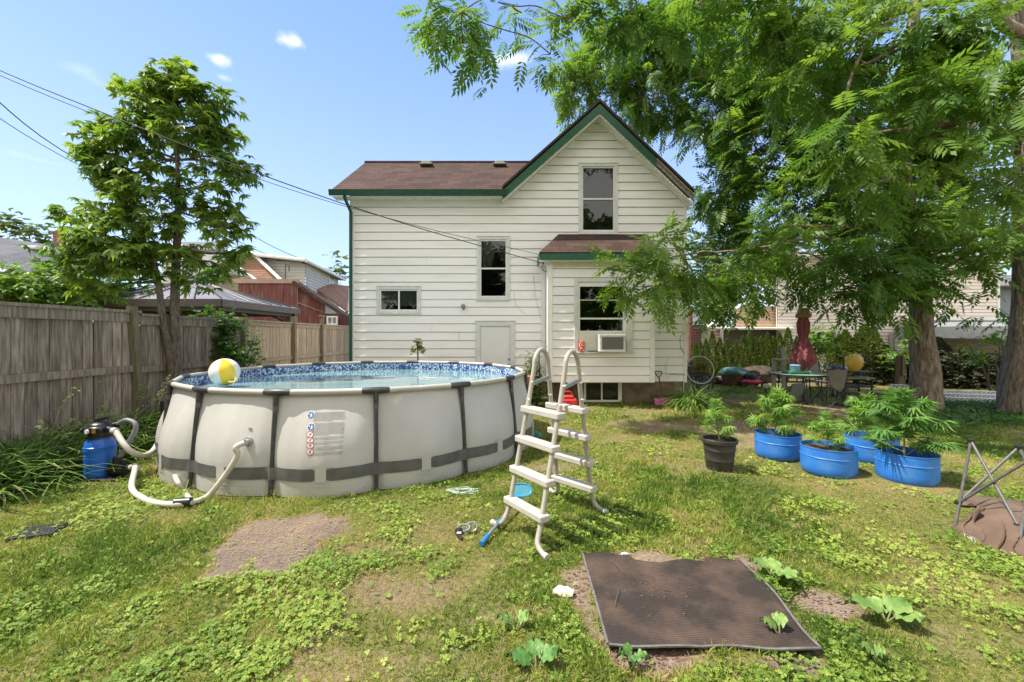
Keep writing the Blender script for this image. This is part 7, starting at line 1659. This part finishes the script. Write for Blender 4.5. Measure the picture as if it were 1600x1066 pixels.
def shrub(name, label, cat, base, clusters, tmpl, L_, m, seed, cov=3.2, eff=.5, clump=10, group=None, rad=.03):
    t = thing(name, label, cat, (base.x, base.y, 0), group)
    hubs = [((base.x + dx, base.y, .35), rad) for dx in (-.1, .1)]; a, b, n = crown(t, clusters, tmpl, L_, m, seed, hubs, cov=cov, eff=eff, clump=clump, droop=.15, twr=.005, spread=.9, tag_name='foliage')
    mb = MB()
    for h in hubs: mb.tube([(base.x, base.y, 0), h[0]], rad * 1.1, 6)
    a.v += [v for v in mb.v]; o = len(a.v) - len(mb.v); a.f += [tuple(i + o for i in f) for f in mb.f]; a.m += mb.m
    a.build('branch', M['twig'], t); b.build('twigs', M['twig'], t); return t
SMT = (SM, SMF)
shrub('climbing_shrub', 'dark green climbing shrub growing up the fence between tree and pool', 'shrub', Vector((-5.85, 8.7, 0)), [(345, 505, 8.6, 40, 16, .3), (340, 530, 8.6, 36, 22, .3), (360, 555, 8.5, 38, 18, .3), (345, 578, 8.5, 40, 12, .3), (395, 535, 8.5, 14, 14, .15, .6), (392, 560, 8.5, 22, 9, .2, .6), (325, 495, 8.6, 22, 8, .2)], SMT, .085, leaf_mat('climber_leaf', (.03, .10, .02), (.11, .22, .04)), 51)
for i, (px, py, Y, rx, ry, rz, lab) in enumerate([(60, 440, 8.5, 70, 45, .8, 'bright green shrub rising behind the fence at far left, the nearer clump'), (150, 435, 9.5, 70, 45, .9, 'leafy green shrub behind the fence, below the young tree'), (10, 455, 8, 40, 28, .6, 'yellow green shrub behind the fence at the very left edge')]):
    shrub('garden_shrub', lab, 'shrub', Vector((P(px, 0, Y).x, Y, 0)), [(px, py, Y, rx, ry, rz), (px + 20, py + 25, Y, rx * .8, ry * .5, rz), (px - 25, py + 20, Y, rx * .6, ry * .6, rz)], SMT, .14, LS if i != 1 else leaf_mat('mid_shrub_leaf', (.03, .10, .02), (.10, .20, .04)), 60 + i, cov=2.6, group='shrubs beyond the fence')
shrub('garden_shrub', 'low yellow green shrub top seen under the gazebo roof', 'shrub', Vector((P(300, 0, 9.8).x, 9.8, 0)), [(300, 488, 9.8, 50, 8, .4), (330, 492, 9.8, 20, 8, .3)], SMT, .12, LS, 66, group='shrubs beyond the fence')
def bg_tree(label, cls, Y, seed, m=LB, name='broadleaf_tree', L_=.5, grp='distant trees'):
    px = cls[0][0]; b = Vector((P(px, 0, Y).x, Y, 0)); t = thing(name, label, 'tree', tuple(b), grp)
    mb = trunk_mesh([b, b + Vector((0, 0, P(0, cls[0][1], Y).z * .9))], [.2, .08], n=8, seed=seed); mb.build('trunk', M['bark2'], t, smooth=True)
    hubs = [((b.x, b.y, P(0, cls[0][1], Y).z * f), .05) for f in (.5, .7, .9)]; a, c, n = crown(t, cls, SMT, L_, m, seed, hubs, cov=2.6, eff=.5, clump=10, droop=.1, twr=.015, spread=.8); a.v += []; 
    k = len(a.v); a.v += c.v; a.f += [tuple(i + k for i in f) for f in c.f]; a.m += c.m; a.build('branch', M['twig'], t)
bg_tree('airy pale green tree above the grey roof at far left', [(45, 362, 24, 50, 14, 1.5), (20, 352, 24, 24, 10, 1), (75, 372, 24, 26, 10, 1, .7), (85, 382, 24, 18, 8, 1, .6)], 24, 71, L_=.35)
bg_tree('small dark tree above the grey neighbour house roof', [(527, 422, 45, 14, 10, 2), (522, 415, 45, 8, 6, 2), (532, 440, 45, 8, 22, 2)], 45, 72, L_=.7)
bg_tree('yellow green tree between beige house and right trunk', [(1575, 440, 24, 26, 26, 2), (1570, 470, 24, 24, 16, 1.5), (1590, 400, 24, 20, 20, 1.5)], 24, 73, m=LS, L_=.4)
bg_tree('dense tree far behind the canopy right of the white house', [(1150, 430, 26, 60, 40, 3), (1110, 400, 26, 30, 40, 2), (1200, 400, 26, 50, 50, 3)], 26, 74, L_=.5)
bg_tree('dark green tree far behind the beige house roof', [(1420, 330, 30, 80, 60, 3), (1330, 340, 30, 70, 50, 3), (1500, 350, 30, 60, 50, 3)], 30, 75, L_=.6)
for i, (x, y, z, r) in enumerate([(-5, -9, 5.5, 4.2), (4.5, -10, 6, 4.6), (0, -14, 5, 4)]):     # trees behind the viewpoint, mirrored in the windows
    t = thing('garden_tree', ['leafy tree mirrored in the left windows of the house', 'leafy tree mirrored in the gable window', 'leafy tree mirrored in the bay window'][i], 'tree', (x, y, 0), 'trees behind the viewpoint')
    rg = np.random.default_rng(80 + i); n = 1800; v = norm(rg.normal(0, 1, (n, 3))) * (rg.uniform(.45, 1, (n, 1)) ** .5) * r + np.array([x, y, z]); v = v + rg.normal(0, .2, (n, 3)); fx = frames(rg.normal(0, 1, (n, 3)), rng=rg)
    inst_mesh('crown', SM, SMF, v, *fx, .65 * rg.uniform(.6, 1.2, (n, 1)), rg.uniform(0, 1, n), LB, t); mb = trunk_mesh([(x, y, 0), (x, y, z)], [.3, .15], n=8); mb.build('trunk', M['bark2'], t)
shrub('climbing_shrub', 'green bush with pale leaves against the white wall between pool and bay', 'shrub', Vector((P(838, 0, 9.75).x, 9.75, 0)), [(838, 610, 9.7, 20, 22, .2), (836, 580, 9.75, 16, 18, .18), (830, 560, 9.8, 12, 12, .12, .6), (843, 548, 9.8, 8, 10, .1, .35), (828, 625, 9.6, 18, 10, .2), (848, 622, 9.6, 12, 14, .2)], SMT, .085, leaf_mat('pale_bush_leaf', (.05, .11, .03), (.20, .28, .09)), 91, cov=2.2)
q = Vector((P(652, 0, 9.6).x, 9.6, 0)); t = thing('ornamental_tree', 'small lollipop shaped plant on a thin stem standing beyond the pool against the wall', 'plant', tuple(q))
mb = MB(); mb.tube([q, P(653, 560, 9.6), P(652, 535, 9.6)], .018, 6); mb.build('stem', M['twig'], t)
a_, b_2, n = crown(t, [(653, 536, 9.6, 9, 9, .12), (646, 546, 9.55, 6, 6, .08, .8), (659, 545, 9.55, 5, 7, .08, .8)], SMT, .07, leaf_mat('olive_leaf', (.08, .10, .03), (.20, .20, .05)), 92, [(tuple(P(652, 545, 9.6)), .008)], cov=2.6, eff=.5, clump=6, droop=.8, twr=.003, tag_name='foliage'); b_2.build('twigs', M['twig'], t)
shrub('garden_shrub', 'bright green broad leafed bush behind the maroon umbrella', 'shrub', Vector((P(1277, 0, 13.6).x, 13.6, 0)), [(1275, 525, 13.6, 24, 14, .5), (1272, 545, 13.5, 22, 14, .5)], SMT, .16, LS, 93)
shrub('garden_shrub', 'bright green leaves left of the big trunk under the electric box', 'shrub', Vector((P(1410, 0, 13.2).x, 13.2, 0)), [(1412, 548, 13.2, 18, 12, .4), (1398, 560, 13.2, 14, 8, .3)], SMT, .16, LS, 94)
shrub('garden_sapling', 'bright green maple like sapling in front of the carport at the right', 'sapling', Vector((P(1552, 0, 10.8).x, 10.8, 0)), [(1560, 535, 10.8, 22, 16, .3, .7), (1545, 560, 10.8, 26, 16, .3, .5), (1572, 510, 10.8, 16, 14, .25, .6), (1515, 540, 10.8, 14, 10, .25, .35)], (WH, WHF), .13, LS, 95, cov=1.6)
shrub('garden_shrub', 'yellow leafed shrub behind the hoop and iron bench', 'shrub', Vector((P(1092, 0, 12.2).x, 12.2, 0)), [(1092, 572, 12.2, 14, 12, .3), (1098, 590, 12, 12, 10, .3)], SMT, .10, leaf_mat('gold_leaf', (.14, .13, .03), (.32, .24, .04)), 96)
# ---- cedars
def cedar_mesh(kind, seed):
    rg = np.random.default_rng(seed); n = 3400; t = rg.uniform(0, 1, n) ** 1.15
    rad = (1 - t) ** .75 * (1 - .28 * np.clip(.25 - t, 0, 1) / .25) * rg.uniform(.72, 1.0, n); a = rg.uniform(0, 2 * np.pi, n)
    rad = rad * (1 + .16 * np.sin(5 * a + 9 * t + seed) + .1 * np.sin(11 * a - 17 * t))
    pos = np.stack([rad * np.cos(a) * .36, rad * np.sin(a) * .36, .06 + t * .90], 1); d = np.stack([np.cos(a) * .9, np.sin(a) * .9, np.full(n, .55)], 1) + rg.normal(0, .5, (n, 3)); fx = frames(d, rng=rg)
    tm, tf = join_t([leaf_tmpl(1, .28, .04, (0, 0, 0), 0, 0), leaf_tmpl(.7, .25, .03, (0, .2, 0), .6, 0), leaf_tmpl(.7, .25, .03, (0, .2, 0), -.6, 0)])
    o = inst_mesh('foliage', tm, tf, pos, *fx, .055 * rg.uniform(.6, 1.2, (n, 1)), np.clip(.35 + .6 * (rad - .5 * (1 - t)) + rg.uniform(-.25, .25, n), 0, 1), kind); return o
protos = []
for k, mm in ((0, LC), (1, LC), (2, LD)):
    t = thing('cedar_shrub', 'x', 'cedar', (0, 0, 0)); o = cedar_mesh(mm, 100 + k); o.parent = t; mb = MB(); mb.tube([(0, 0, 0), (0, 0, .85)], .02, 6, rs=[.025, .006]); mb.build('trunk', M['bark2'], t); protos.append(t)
ced = [(1086, 536), (1094, 533), (1103, 531), (1113, 519), (1125, 529), (1136, 531), (1150, 534), (1161, 527), (1171, 520), (1180, 529), (1189, 527), (1199, 522), (1208, 527), (1218, 521), (1231, 514), (1245, 527), (1296, 521), (1312, 524), (1321, 517), (1340, 522), (1352, 508), (1363, 514), (1384, 540), (1396, 548), (1430, 540), (1466, 528), (1474, 535), (1488, 552), (1502, 549), (1520, 553), (1538, 552), (1556, 553), (1575, 550)]
ordw = ['first', 'second', 'third', 'fourth', 'fifth', 'sixth', 'seventh', 'eighth', 'ninth', 'tenth', 'eleventh', 'twelfth', 'thirteenth', 'fourteenth', 'fifteenth', 'sixteenth', 'seventeenth', 'eighteenth', 'nineteenth', 'twentieth']
for i, (px, py) in enumerate(ced):
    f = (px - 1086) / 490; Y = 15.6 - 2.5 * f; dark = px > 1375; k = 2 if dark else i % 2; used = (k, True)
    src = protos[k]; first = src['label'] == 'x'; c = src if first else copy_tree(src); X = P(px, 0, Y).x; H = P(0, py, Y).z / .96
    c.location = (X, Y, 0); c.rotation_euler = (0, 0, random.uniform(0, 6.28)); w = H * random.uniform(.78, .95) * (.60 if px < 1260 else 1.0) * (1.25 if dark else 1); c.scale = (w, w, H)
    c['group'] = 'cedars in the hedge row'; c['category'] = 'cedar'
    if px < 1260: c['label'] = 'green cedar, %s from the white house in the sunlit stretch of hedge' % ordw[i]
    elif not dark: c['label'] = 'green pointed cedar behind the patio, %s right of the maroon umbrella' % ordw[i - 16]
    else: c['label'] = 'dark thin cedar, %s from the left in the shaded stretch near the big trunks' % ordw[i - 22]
# dark lower hedge growth as low brush between the shaded cedars
rg = np.random.default_rng(130); n = 9000; f = rg.uniform(0, 1, n); Yh = 14.2 - 1.6 * f + rg.normal(0, .22, n); Xh = (1330 + 262 * f - 800) / FPX * (14.2 - 1.6 * f); Zh = rg.uniform(.05, 1.15, n) * (1 - .25 * rg.uniform(0, 1, n)); pos = np.stack([Xh, Yh, Zh], 1)
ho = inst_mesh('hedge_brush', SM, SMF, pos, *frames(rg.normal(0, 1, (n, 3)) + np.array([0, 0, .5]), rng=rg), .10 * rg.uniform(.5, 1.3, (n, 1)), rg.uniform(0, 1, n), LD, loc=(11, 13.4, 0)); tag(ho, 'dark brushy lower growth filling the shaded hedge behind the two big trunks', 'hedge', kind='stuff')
# ---- long grass and blades
def blade_tmpl(seg=3, w=.04, bend=.5):
    V, F = [], []
    for i in range(seg + 1):
        f = i / seg; ww = w * (1 - f ** 1.6 * .92) / 2; y = math.sin(f * bend) / max(bend, .01) ; z = (1 - math.cos(f * bend)) / max(bend, .01)
        V += [[-ww, y, -z], [ww, y, -z]]
    for i in range(seg): F.append([2 * i, 2 * i + 1, 2 * i + 3, 2 * i + 2])
    return np.array(V), np.array(F)
GRASS = blade_mat('grass_blades', [(0, (.10, .19, .03)), (.35, (.25, .35, .05)), (.62, (.42, .46, .09)), (.82, (.56, .46, .18)), (1, (.56, .42, .26))], .5)
CLOV = blade_mat('clover_leaves', [(0, (.09, .18, .025)), (.5, (.22, .33, .045)), (1, (.40, .47, .09))], .3)
def in_pool(x, y): return np.hypot(x - PC.x, y - PC.y) < PR + .17
def blocked(x, y):
    b = in_pool(x, y); b |= poly_mask([TLc, TRc, BRc, BLc], x, y, .001, None) > .5
    for c, r in ((B1, .37), (B2, .38), (B3, .36), (B4, .39), (bp_, .24), (FB, .2), (TA, .42), (TB, .55)): b |= np.hypot(x - c.x, y - c.y) < r
    b |= poly_mask([(3.72, 3.75), (3.68, 3.5), (3.66, 3.22), (3.75, 3.02), (4.4, 3.0), (4.4, 3.9)], x, y, .001, None) > .5
    b |= x < FX + .02; b |= (y > WY - .02) & (x < XR); b |= (np.abs(x - (bay_x0 + bay_x1) / 2) < .0)
    return b
def scatter(n, y0, y1, rg, xm=1.62):
    y = np.sqrt(rg.uniform(y0 ** 2, y1 ** 2, n)); u = rg.uniform(-1, 1, n); u = np.where(rg.uniform(0, 1, n) < .12, np.sign(u) * (1.25 + (xm - 1.25) * np.abs(u)), u * 1.27); return u * y, y
rg = np.random.default_rng(200); ND = []
def lush(x, y): return fnoise(x + 2, y + 7, 1.6)
T3, F3 = blade_tmpl(2, .12, .9)
allp = [[], [], [], []]
for (y0, y1, n, hs) in ((.9, 1.8, 26000, 1.1), (1.8, 3.0, 110000, 1.0), (3.0, 4.6, 125000, 1.1), (4.6, 7.5, 110000, 1.45), (7.5, 13.5, 80000, 2.2)):
    xt, yt = scatter(n // 9, y0, y1, rg); ti = rg.integers(0, n // 9, n); x = xt[ti] + rg.normal(0, .022 * hs, n); y = yt[ti] + rg.normal(0, .022 * hs, n); tt = rg.normal(0, .15, n // 9)[ti]; th_ = rg.uniform(.65, 1.45, n // 9)[ti]; keep = ~blocked(x, y); x, y, tt, th_ = x[keep], y[keep], tt[keep], th_[keep]; b = bare_amount(x, y); k2 = rg.uniform(0, 1, len(x)) > np.clip((b - .45) * 2.2, 0, 1); x, y, b, tt, th_ = x[k2], y[k2], b[k2], tt[k2], th_[k2]
    l = lush(x, y); hgt = .036 * th_ * hs ** .8 * (1 + .35 * np.clip(l, -1, 1.4)) * rg.uniform(.5, 1.3, len(x)) * (1 - .45 * b)
    dry = np.clip(.40 + tt + .16 * fnoise(x, y, .9) + .13 * fnoise(x + 3, y + 1, .3) - .13 * l + b * .7 + rg.normal(0, .16, len(x)), 0, 1)
    dry = np.clip(dry - .18 * np.clip((x - 5.5) / 2, 0, 1) * np.clip((y - 6.5) / 2, 0, 1), 0, 1)
    allp[0].append(np.stack([x, y, fnoise(x, y, 1.2) * .012 + fnoise(x + 3, y, .35) * .006 - .004], 1)); allp[1].append(np.stack([hgt * (1 + .35 * (hs - 1)), hgt, hgt], 1)); allp[2].append(dry)
pos = np.concatenate(allp[0]); sc_ = np.concatenate(allp[1]); tone = np.concatenate(allp[2]); d = np.stack([rg.normal(0, .75, len(pos)), rg.normal(0, .75, len(pos)), np.ones(len(pos))], 1)
fx = frames(d, roll_ref=rg.normal(0, 1, (len(pos), 3)), rng=rg); go = inst_mesh('grass', T3 * np.array([1.15, 1, 1]), F3, pos, *fx, sc_[:, None, :].reshape(len(pos), 3), tone, GRASS, loc=(0, 6, 0)); tag(go, 'short sunlit lawn grass with dry patches', 'grass', kind='stuff')
# dry straw lying on the bare patch
n = 2600; sxx = rg.uniform(min(p.x for p in PATCH) - .15, max(p.x for p in PATCH) + .15, n); syy = rg.uniform(min(p.y for p in PATCH) - .1, max(p.y for p in PATCH) + .15, n); k = (fnoise(sxx, syy, .5) > -.1) & (rg.uniform(0, 1, n) < .8); sxx, syy = sxx[k], syy[k]; n = len(sxx)
st_ = inst_mesh('straw', T3 * np.array([.55, 1, .3]), F3, np.stack([sxx, syy, np.full(n, .022)], 1), *frames(rg.normal(0, 1, (n, 3)) * np.array([1, 1, .10]), rng=rg), .055 * rg.uniform(.4, 1.3, (n, 1)), np.clip(rg.normal(.88, .12, n), 0, 1), GRASS, loc=(PATCH[0].x, PATCH[0].y, 0)); tag(st_, 'dry straw strewn over the bare earth patch', 'straw', kind='stuff')
# clover and creeping weeds
cl_t = []
for i in range(3):
    a = 2 * math.pi * i / 3; c, s = math.cos(a), math.sin(a); v = np.array([[0, 0, 0], [-.55, .55, .10], [0, 1.05, .02], [.55, .55, .10]]); R = np.array([[c, -s, 0], [s, c, 0], [0, 0, 1]]); cl_t.append((v @ R.T, np.array([[0, 1, 2, 3]])))
CT, CF = join_t(cl_t)
ps, ss, ts = [], [], []
for (y0, y1, n, s) in ((.9, 1.8, 9000, 1.1), (1.8, 3.2, 42000, 1.0), (3.2, 5.2, 46000, 1.15), (5.2, 8.5, 30000, 1.6), (8.5, 12.5, 15000, 2.2)):
    x, y = scatter(n, y0, y1, rg); keep = ~blocked(x, y); x, y = x[keep], y[keep]; b = bare_amount(x, y); dens = np.clip(.27 + .45 * fnoise(x - 4, y + 2, .8) + .45 * fnoise(x, y - 9, .22) - b * 1.0, 0.02, 1); k2 = rg.uniform(0, 1, len(x)) < dens; x, y = x[k2], y[k2]; dd_ = dens[k2]
    hh = (.012 + .035 * np.clip(dd_, 0, 1) * rg.uniform(.2, 1, len(x))); ps.append(np.stack([x, y, hh], 1)); ss.append(.0108 * s ** .8 * rg.uniform(.5, 1.6, len(x)) * (1 + .5 * (rg.uniform(0, 1, len(x)) > .93))); ts.append(np.clip(.5 + rg.normal(0, .22, len(x)) + .2 * fnoise(x, y, .6), 0, 1))
pos = np.concatenate(ps); n = len(pos); zz = norm(np.stack([rg.normal(0, .35, n), rg.normal(0, .35, n) - .12, np.ones(n)], 1)); a = rg.uniform(0, 6.28, n); xx = np.stack([np.cos(a), np.sin(a), np.zeros(n)], 1); xx = norm(xx - zz * (xx * zz).sum(1, keepdims=True)); yy = np.cross(zz, xx)
co_ = inst_mesh('clover', CT, CF, pos, xx, yy, zz, np.concatenate(ss)[:, None], np.concatenate(ts), CLOV, loc=(0, 6, 0)); tag(co_, 'clover and creeping ground ivy spreading through the lawn', 'clover', kind='stuff')
# tall grass tufts at the pool foot
T5, F5 = blade_tmpl(4, .035, 1.4)
def blades(name, x, y, L_, spread, m, tone, loc, label=None, cat=None, kind=None, w=1.0, z=0):
    n = len(x); d = np.stack([rg.normal(0, spread, n), rg.normal(0, spread, n), np.ones(n)], 1); az = rg.normal(0, 1, (n, 3)); fx = frames(d, roll_ref=az, rng=rg)
    # make the curl fall with gravity: Z axis should point up-ish away from lean
    X, Yv, Z = fx; Xn = norm(np.cross(Yv, np.array([0, 0, 1.]) + 1e-3)); Zn = np.cross(Xn, Yv)
    o = inst_mesh(name, T5 * np.array([w, 1, 1]), F5, np.stack([x, y, np.full(n, z)], 1), Xn, Yv, Zn, L_[:, None], tone, m, loc=loc)
    if label: tag(o, label, cat, kind=kind)
    return o
n = 2600; a = rg.uniform(0, 2 * np.pi, n); r = PR + .16 + np.abs(rg.normal(0, .05, n)); x, y = PC.x + r * np.cos(a), PC.y + r * np.sin(a); L_ = .06 + .17 * rg.uniform(0, 1, n) ** 2.5 * (1 + .8 * np.clip(fnoise(x, y, .4), -1, 1))
blades('grass_tuft', x, y, L_, .5, GRASS, np.clip(rg.normal(.45, .22, n), 0, 1), (PC.x, PC.y, 0), 'taller untrimmed grass around the foot of the pool wall', 'grass', 'stuff')
# tufts round barrels
xs, ys = [], []
for c, r in ((B1, .28), (B2, .29), (B3, .29), (B4, .29), (bp_, .16), (TA, .40), (FB, .15)):
    a = rg.uniform(0, 6.28, 260); q = r + np.abs(rg.normal(0, .03, 260)); xs.append(c.x + q * np.cos(a)); ys.append(c.y + q * np.sin(a))
x, y = np.concatenate(xs), np.concatenate(ys); n = len(x); blades('grass_tuft', x, y, .02 + .06 * rg.uniform(0, 1, n) ** 2.5, .45, GRASS, np.clip(rg.normal(.35, .2, n), 0, 1), (5, 6, 0), 'longer grass left standing around the pots and barrels', 'grass', 'stuff')
# weeds along the fence
WEED = blade_mat('weed_blades', [(0, (.07, .15, .025)), (.5, (.19, .33, .06)), (.85, (.38, .46, .13)), (1, (.36, .30, .17))], .35)
n = 8500; y = rg.uniform(3.9, 8.6, n); x = FX + .08 + np.abs(rg.normal(0, .42, n)) * (1 - .055 * np.clip(y - 3, 0, 6)); k = (~in_pool(x, y)) & (np.hypot(x - FB.x, y - FB.y) > .4); x, y = x[k], y[k]; n = len(x)
blades('fence_weeds', x, y, .38 + .62 * rg.uniform(0, 1, n) ** 1.6, .5, WEED, np.clip(rg.normal(.42, .24, n), 0, 1), (FX + .4, 5, 0), 'long arching grass and weeds growing along the foot of the fence', 'weeds', 'stuff', w=.95)
n = 7000; y = rg.uniform(2.6, 8.2, n); x = FX + .06 + np.abs(rg.normal(0, .45, n)); k = (~in_pool(x, y)) & (np.hypot(x - FB.x, y - FB.y) > .35); x, y = x[k], y[k]; n = len(x); z = rg.uniform(.02, .22, n) * np.clip(1 - (x - FX) / 1.5, .15, 1)
o = inst_mesh('fence_undergrowth', SM, SMF, np.stack([x, y, z], 1), *frames(rg.normal(0, 1, (n, 3)) + np.array([0, 0, .4]), rng=rg), .05 * rg.uniform(.5, 1.5, (n, 1)), rg.uniform(0, 1, n), leaf_mat('weed_leaf', (.04, .11, .02), (.15, .25, .05)), loc=(FX + .4, 5, 0)); tag(o, 'low leafy undergrowth along the fence foot', 'weeds', kind='stuff')
# tall seed stalks
mb = MB(); sx = []
for i in range(34):
    y0 = random.uniform(3.4, 7.0); x0 = FX + random.uniform(.15, .8); h = random.uniform(.5, 1.05); lx, ly = random.uniform(-.1, .35), random.uniform(-.3, .3); pts = catmull([(x0, y0, 0), (x0 + lx * .3, y0 + ly * .3, h * .6), (x0 + lx, y0 + ly, h)], 5); mb.tube(pts, .0028, 4)
    for p in pts[-4:]: sx.append((p, Vector((lx, ly, .6))))
o = mb.build('seed_stalks', mat('stalk', (.26, .28, .12), (.36, .30, .18), scale=10, rough=.9), loc=(FX + .4, 5, 0)); tag(o, 'thin seeding grass stalks rising in front of the fence', 'weeds', kind='stuff')
pp_ = np.array([tuple(p) for p, d in sx for _ in range(7)]) + rg.normal(0, .018, (len(sx) * 7, 3)); dv = np.array([tuple(d) for p, d in sx for _ in range(7)]) + rg.normal(0, .6, (len(sx) * 7, 3))
inst_mesh('seed_heads', SM, SMF, pp_, *frames(dv, rng=rg), .022 * rg.uniform(.6, 1.3, (len(pp_), 1)), rg.uniform(.5, 1, len(pp_)), WEED, parent=o)
# clump of strap leaved grass at the right corner of the house
c = Vector((P(1080, 0, 9.6).x, 9.6, 0)); n = 800; a = rg.uniform(0, 6.28, n); q = .20 * rg.uniform(0, 1, n)
o = blades('ornamental_grass', c.x + q * np.cos(a) * 1.5, c.y + q * np.sin(a), .5 + .4 * rg.uniform(0, 1, n), .8, WEED, np.clip(rg.normal(.5, .18, n), 0, 1), (c.x, c.y, 0), 'clump of arching strap leaved grass at the right front corner of the white house', 'ornamental grass', w=1.0)
c = Vector((P(1322, 0, 10.2).x, 10.2, 0)); n = 900; x = P(1330, 0, 10.3).x + rg.normal(0, .9, n); y = 10.3 + rg.normal(0, .35, n); blades('patio_weeds', x, y, .08 + .2 * rg.uniform(0, 1, n) ** 2, .5, WEED, np.clip(rg.normal(.45, .2, n), 0, 1), (c.x, c.y, 0), 'scattered weeds on the shaded ground around the patio chairs', 'weeds', 'stuff')
n = 7000; f = rg.uniform(0, 1, n); y = 10.0 - 2.4 * f ** 1.5 + rg.normal(0, .2, n); x = y * rg.uniform(.92, 1.25, n); k = ~blocked(x, y); x, y = x[k], y[k]; n = len(x)
zz = norm(np.stack([rg.normal(0, .4, n), rg.normal(0, .4, n) - .2, np.ones(n)], 1)); o = inst_mesh('ground_ivy', SM, SMF, np.stack([x, y, rg.uniform(.02, .10, n)], 1), *frames(rg.normal(0, 1, (n, 3)) * np.array([1, 1, .25]), roll_ref=zz, rng=rg), .065 * rg.uniform(.5, 1.3, (n, 1)), rg.uniform(0, 1, n), leaf_mat('ivy_leaf', (.04, .12, .022), (.12, .22, .05)), loc=(9, 9, 0)); tag(o, 'dark green ivy carpet under the walnut trees', 'ground cover', kind='stuff')
# squash plants beside the mat
def big_leaf(c, d, L_, wd, lift):
    """lobed broad leaf grid, size L_, pointing along angle d"""
    V, F = [], []; nu, nv = 8, 8; ca, sa = math.cos(d), math.sin(d)
    for j in range(nv + 1):
        v = j / nv
        for i in range(nu + 1):
            u = i / nu * 2 - 1; w = wd * math.sin(min(1, v * 1.05 + .12) * math.pi) ** .6 * (1 + .12 * math.sin(v * 22)); x, y = u * w / 2, v * L_ + abs(u) * -.04 * L_; z = lift * .6 * math.sin(v * 2.6) + .05 * abs(u) * L_ - .02 * math.sin(u * 9) * L_ * .3 + .012 * math.sin(v * 17 + u * 6)
            V.append((c.x + x * sa + y * ca, c.y - x * ca + y * sa, c.z + z))
    for j in range(nv):
        for i in range(nu): a = j * (nu + 1) + i; F.append((a, a + 1, a + nu + 2, a + nu + 1))
    return V, F
m_sq = mat('squash_leaf', (.10, .19, .035), (.20, .30, .07), scale=9, rough=.55, bump=.004, bscale=40)
m_dk = mat('dock_leaf', (.06, .16, .03), (.12, .24, .05), scale=9, rough=.5, bump=.003, bscale=40)
def rosette(px, py, n, L_, label, m, seed, dirs=None, name='squash_plant'):
    rr = random.Random(seed); c = G(px, py); t = thing(name, label, 'plant', (c.x, c.y, 0)); 
    for i in range(n):
        d = dirs[i] if dirs else 2 * math.pi * i / n + rr.uniform(-.3, .3); l = L_ * rr.uniform(.75, 1.15); st = c + Vector((math.cos(d), math.sin(d), 0)) * L_ * .25; st.z = .04 + rr.uniform(0, .03)
        mb = MB(); mb.add(*big_leaf(st, d, l, l * .85, .05)); o = mb.build('leaf', m, t, smooth=True, angle=80)
        mb = MB(); mb.tube([c + Vector((0, 0, .005)), st], .004, 5); mb.build('leaf_stalk', M['stem'], o)
rosette(1208, 908, 4, .14, 'broad leaved squash plant at the upper right edge of the rubber mat', m_sq, 1, [2.3, 1.2, -.5, -1.1])
rosette(1385, 974, 4, .15, 'second squash seedling on the lawn right of the mat', m_sq, 2, [2.9, 1.4, .3, -.5])
rosette(838, 1052, 3, .12, 'large pale leaves at the lower edge of the photo left of the mat', m_dk, 3, [1.6, .3, 2.9], 'broadleaf_weed')
rosette(805, 988, 2, .10, 'small pair of light leaves just left of the mat', m_sq, 4, [2.8, .6], 'broadleaf_weed')
rosette(1218, 1000, 2, .08, 'small light seedling by the lower right edge of the mat', m_sq, 6, [1.0, 2.4], 'broadleaf_weed')
rosette(1370, 1040, 3, .06, 'tiny pale seedling at the lower right of the lawn', m_sq, 7, [.5, 2.2, 4], 'broadleaf_weed')
rosette(985, 1045, 4, .07, 'dark green weed below the lower left corner of the mat', m_dk, 8, None, 'broadleaf_weed')
print('fronds', nleaf, 'objects', len(bpy.data.objects))
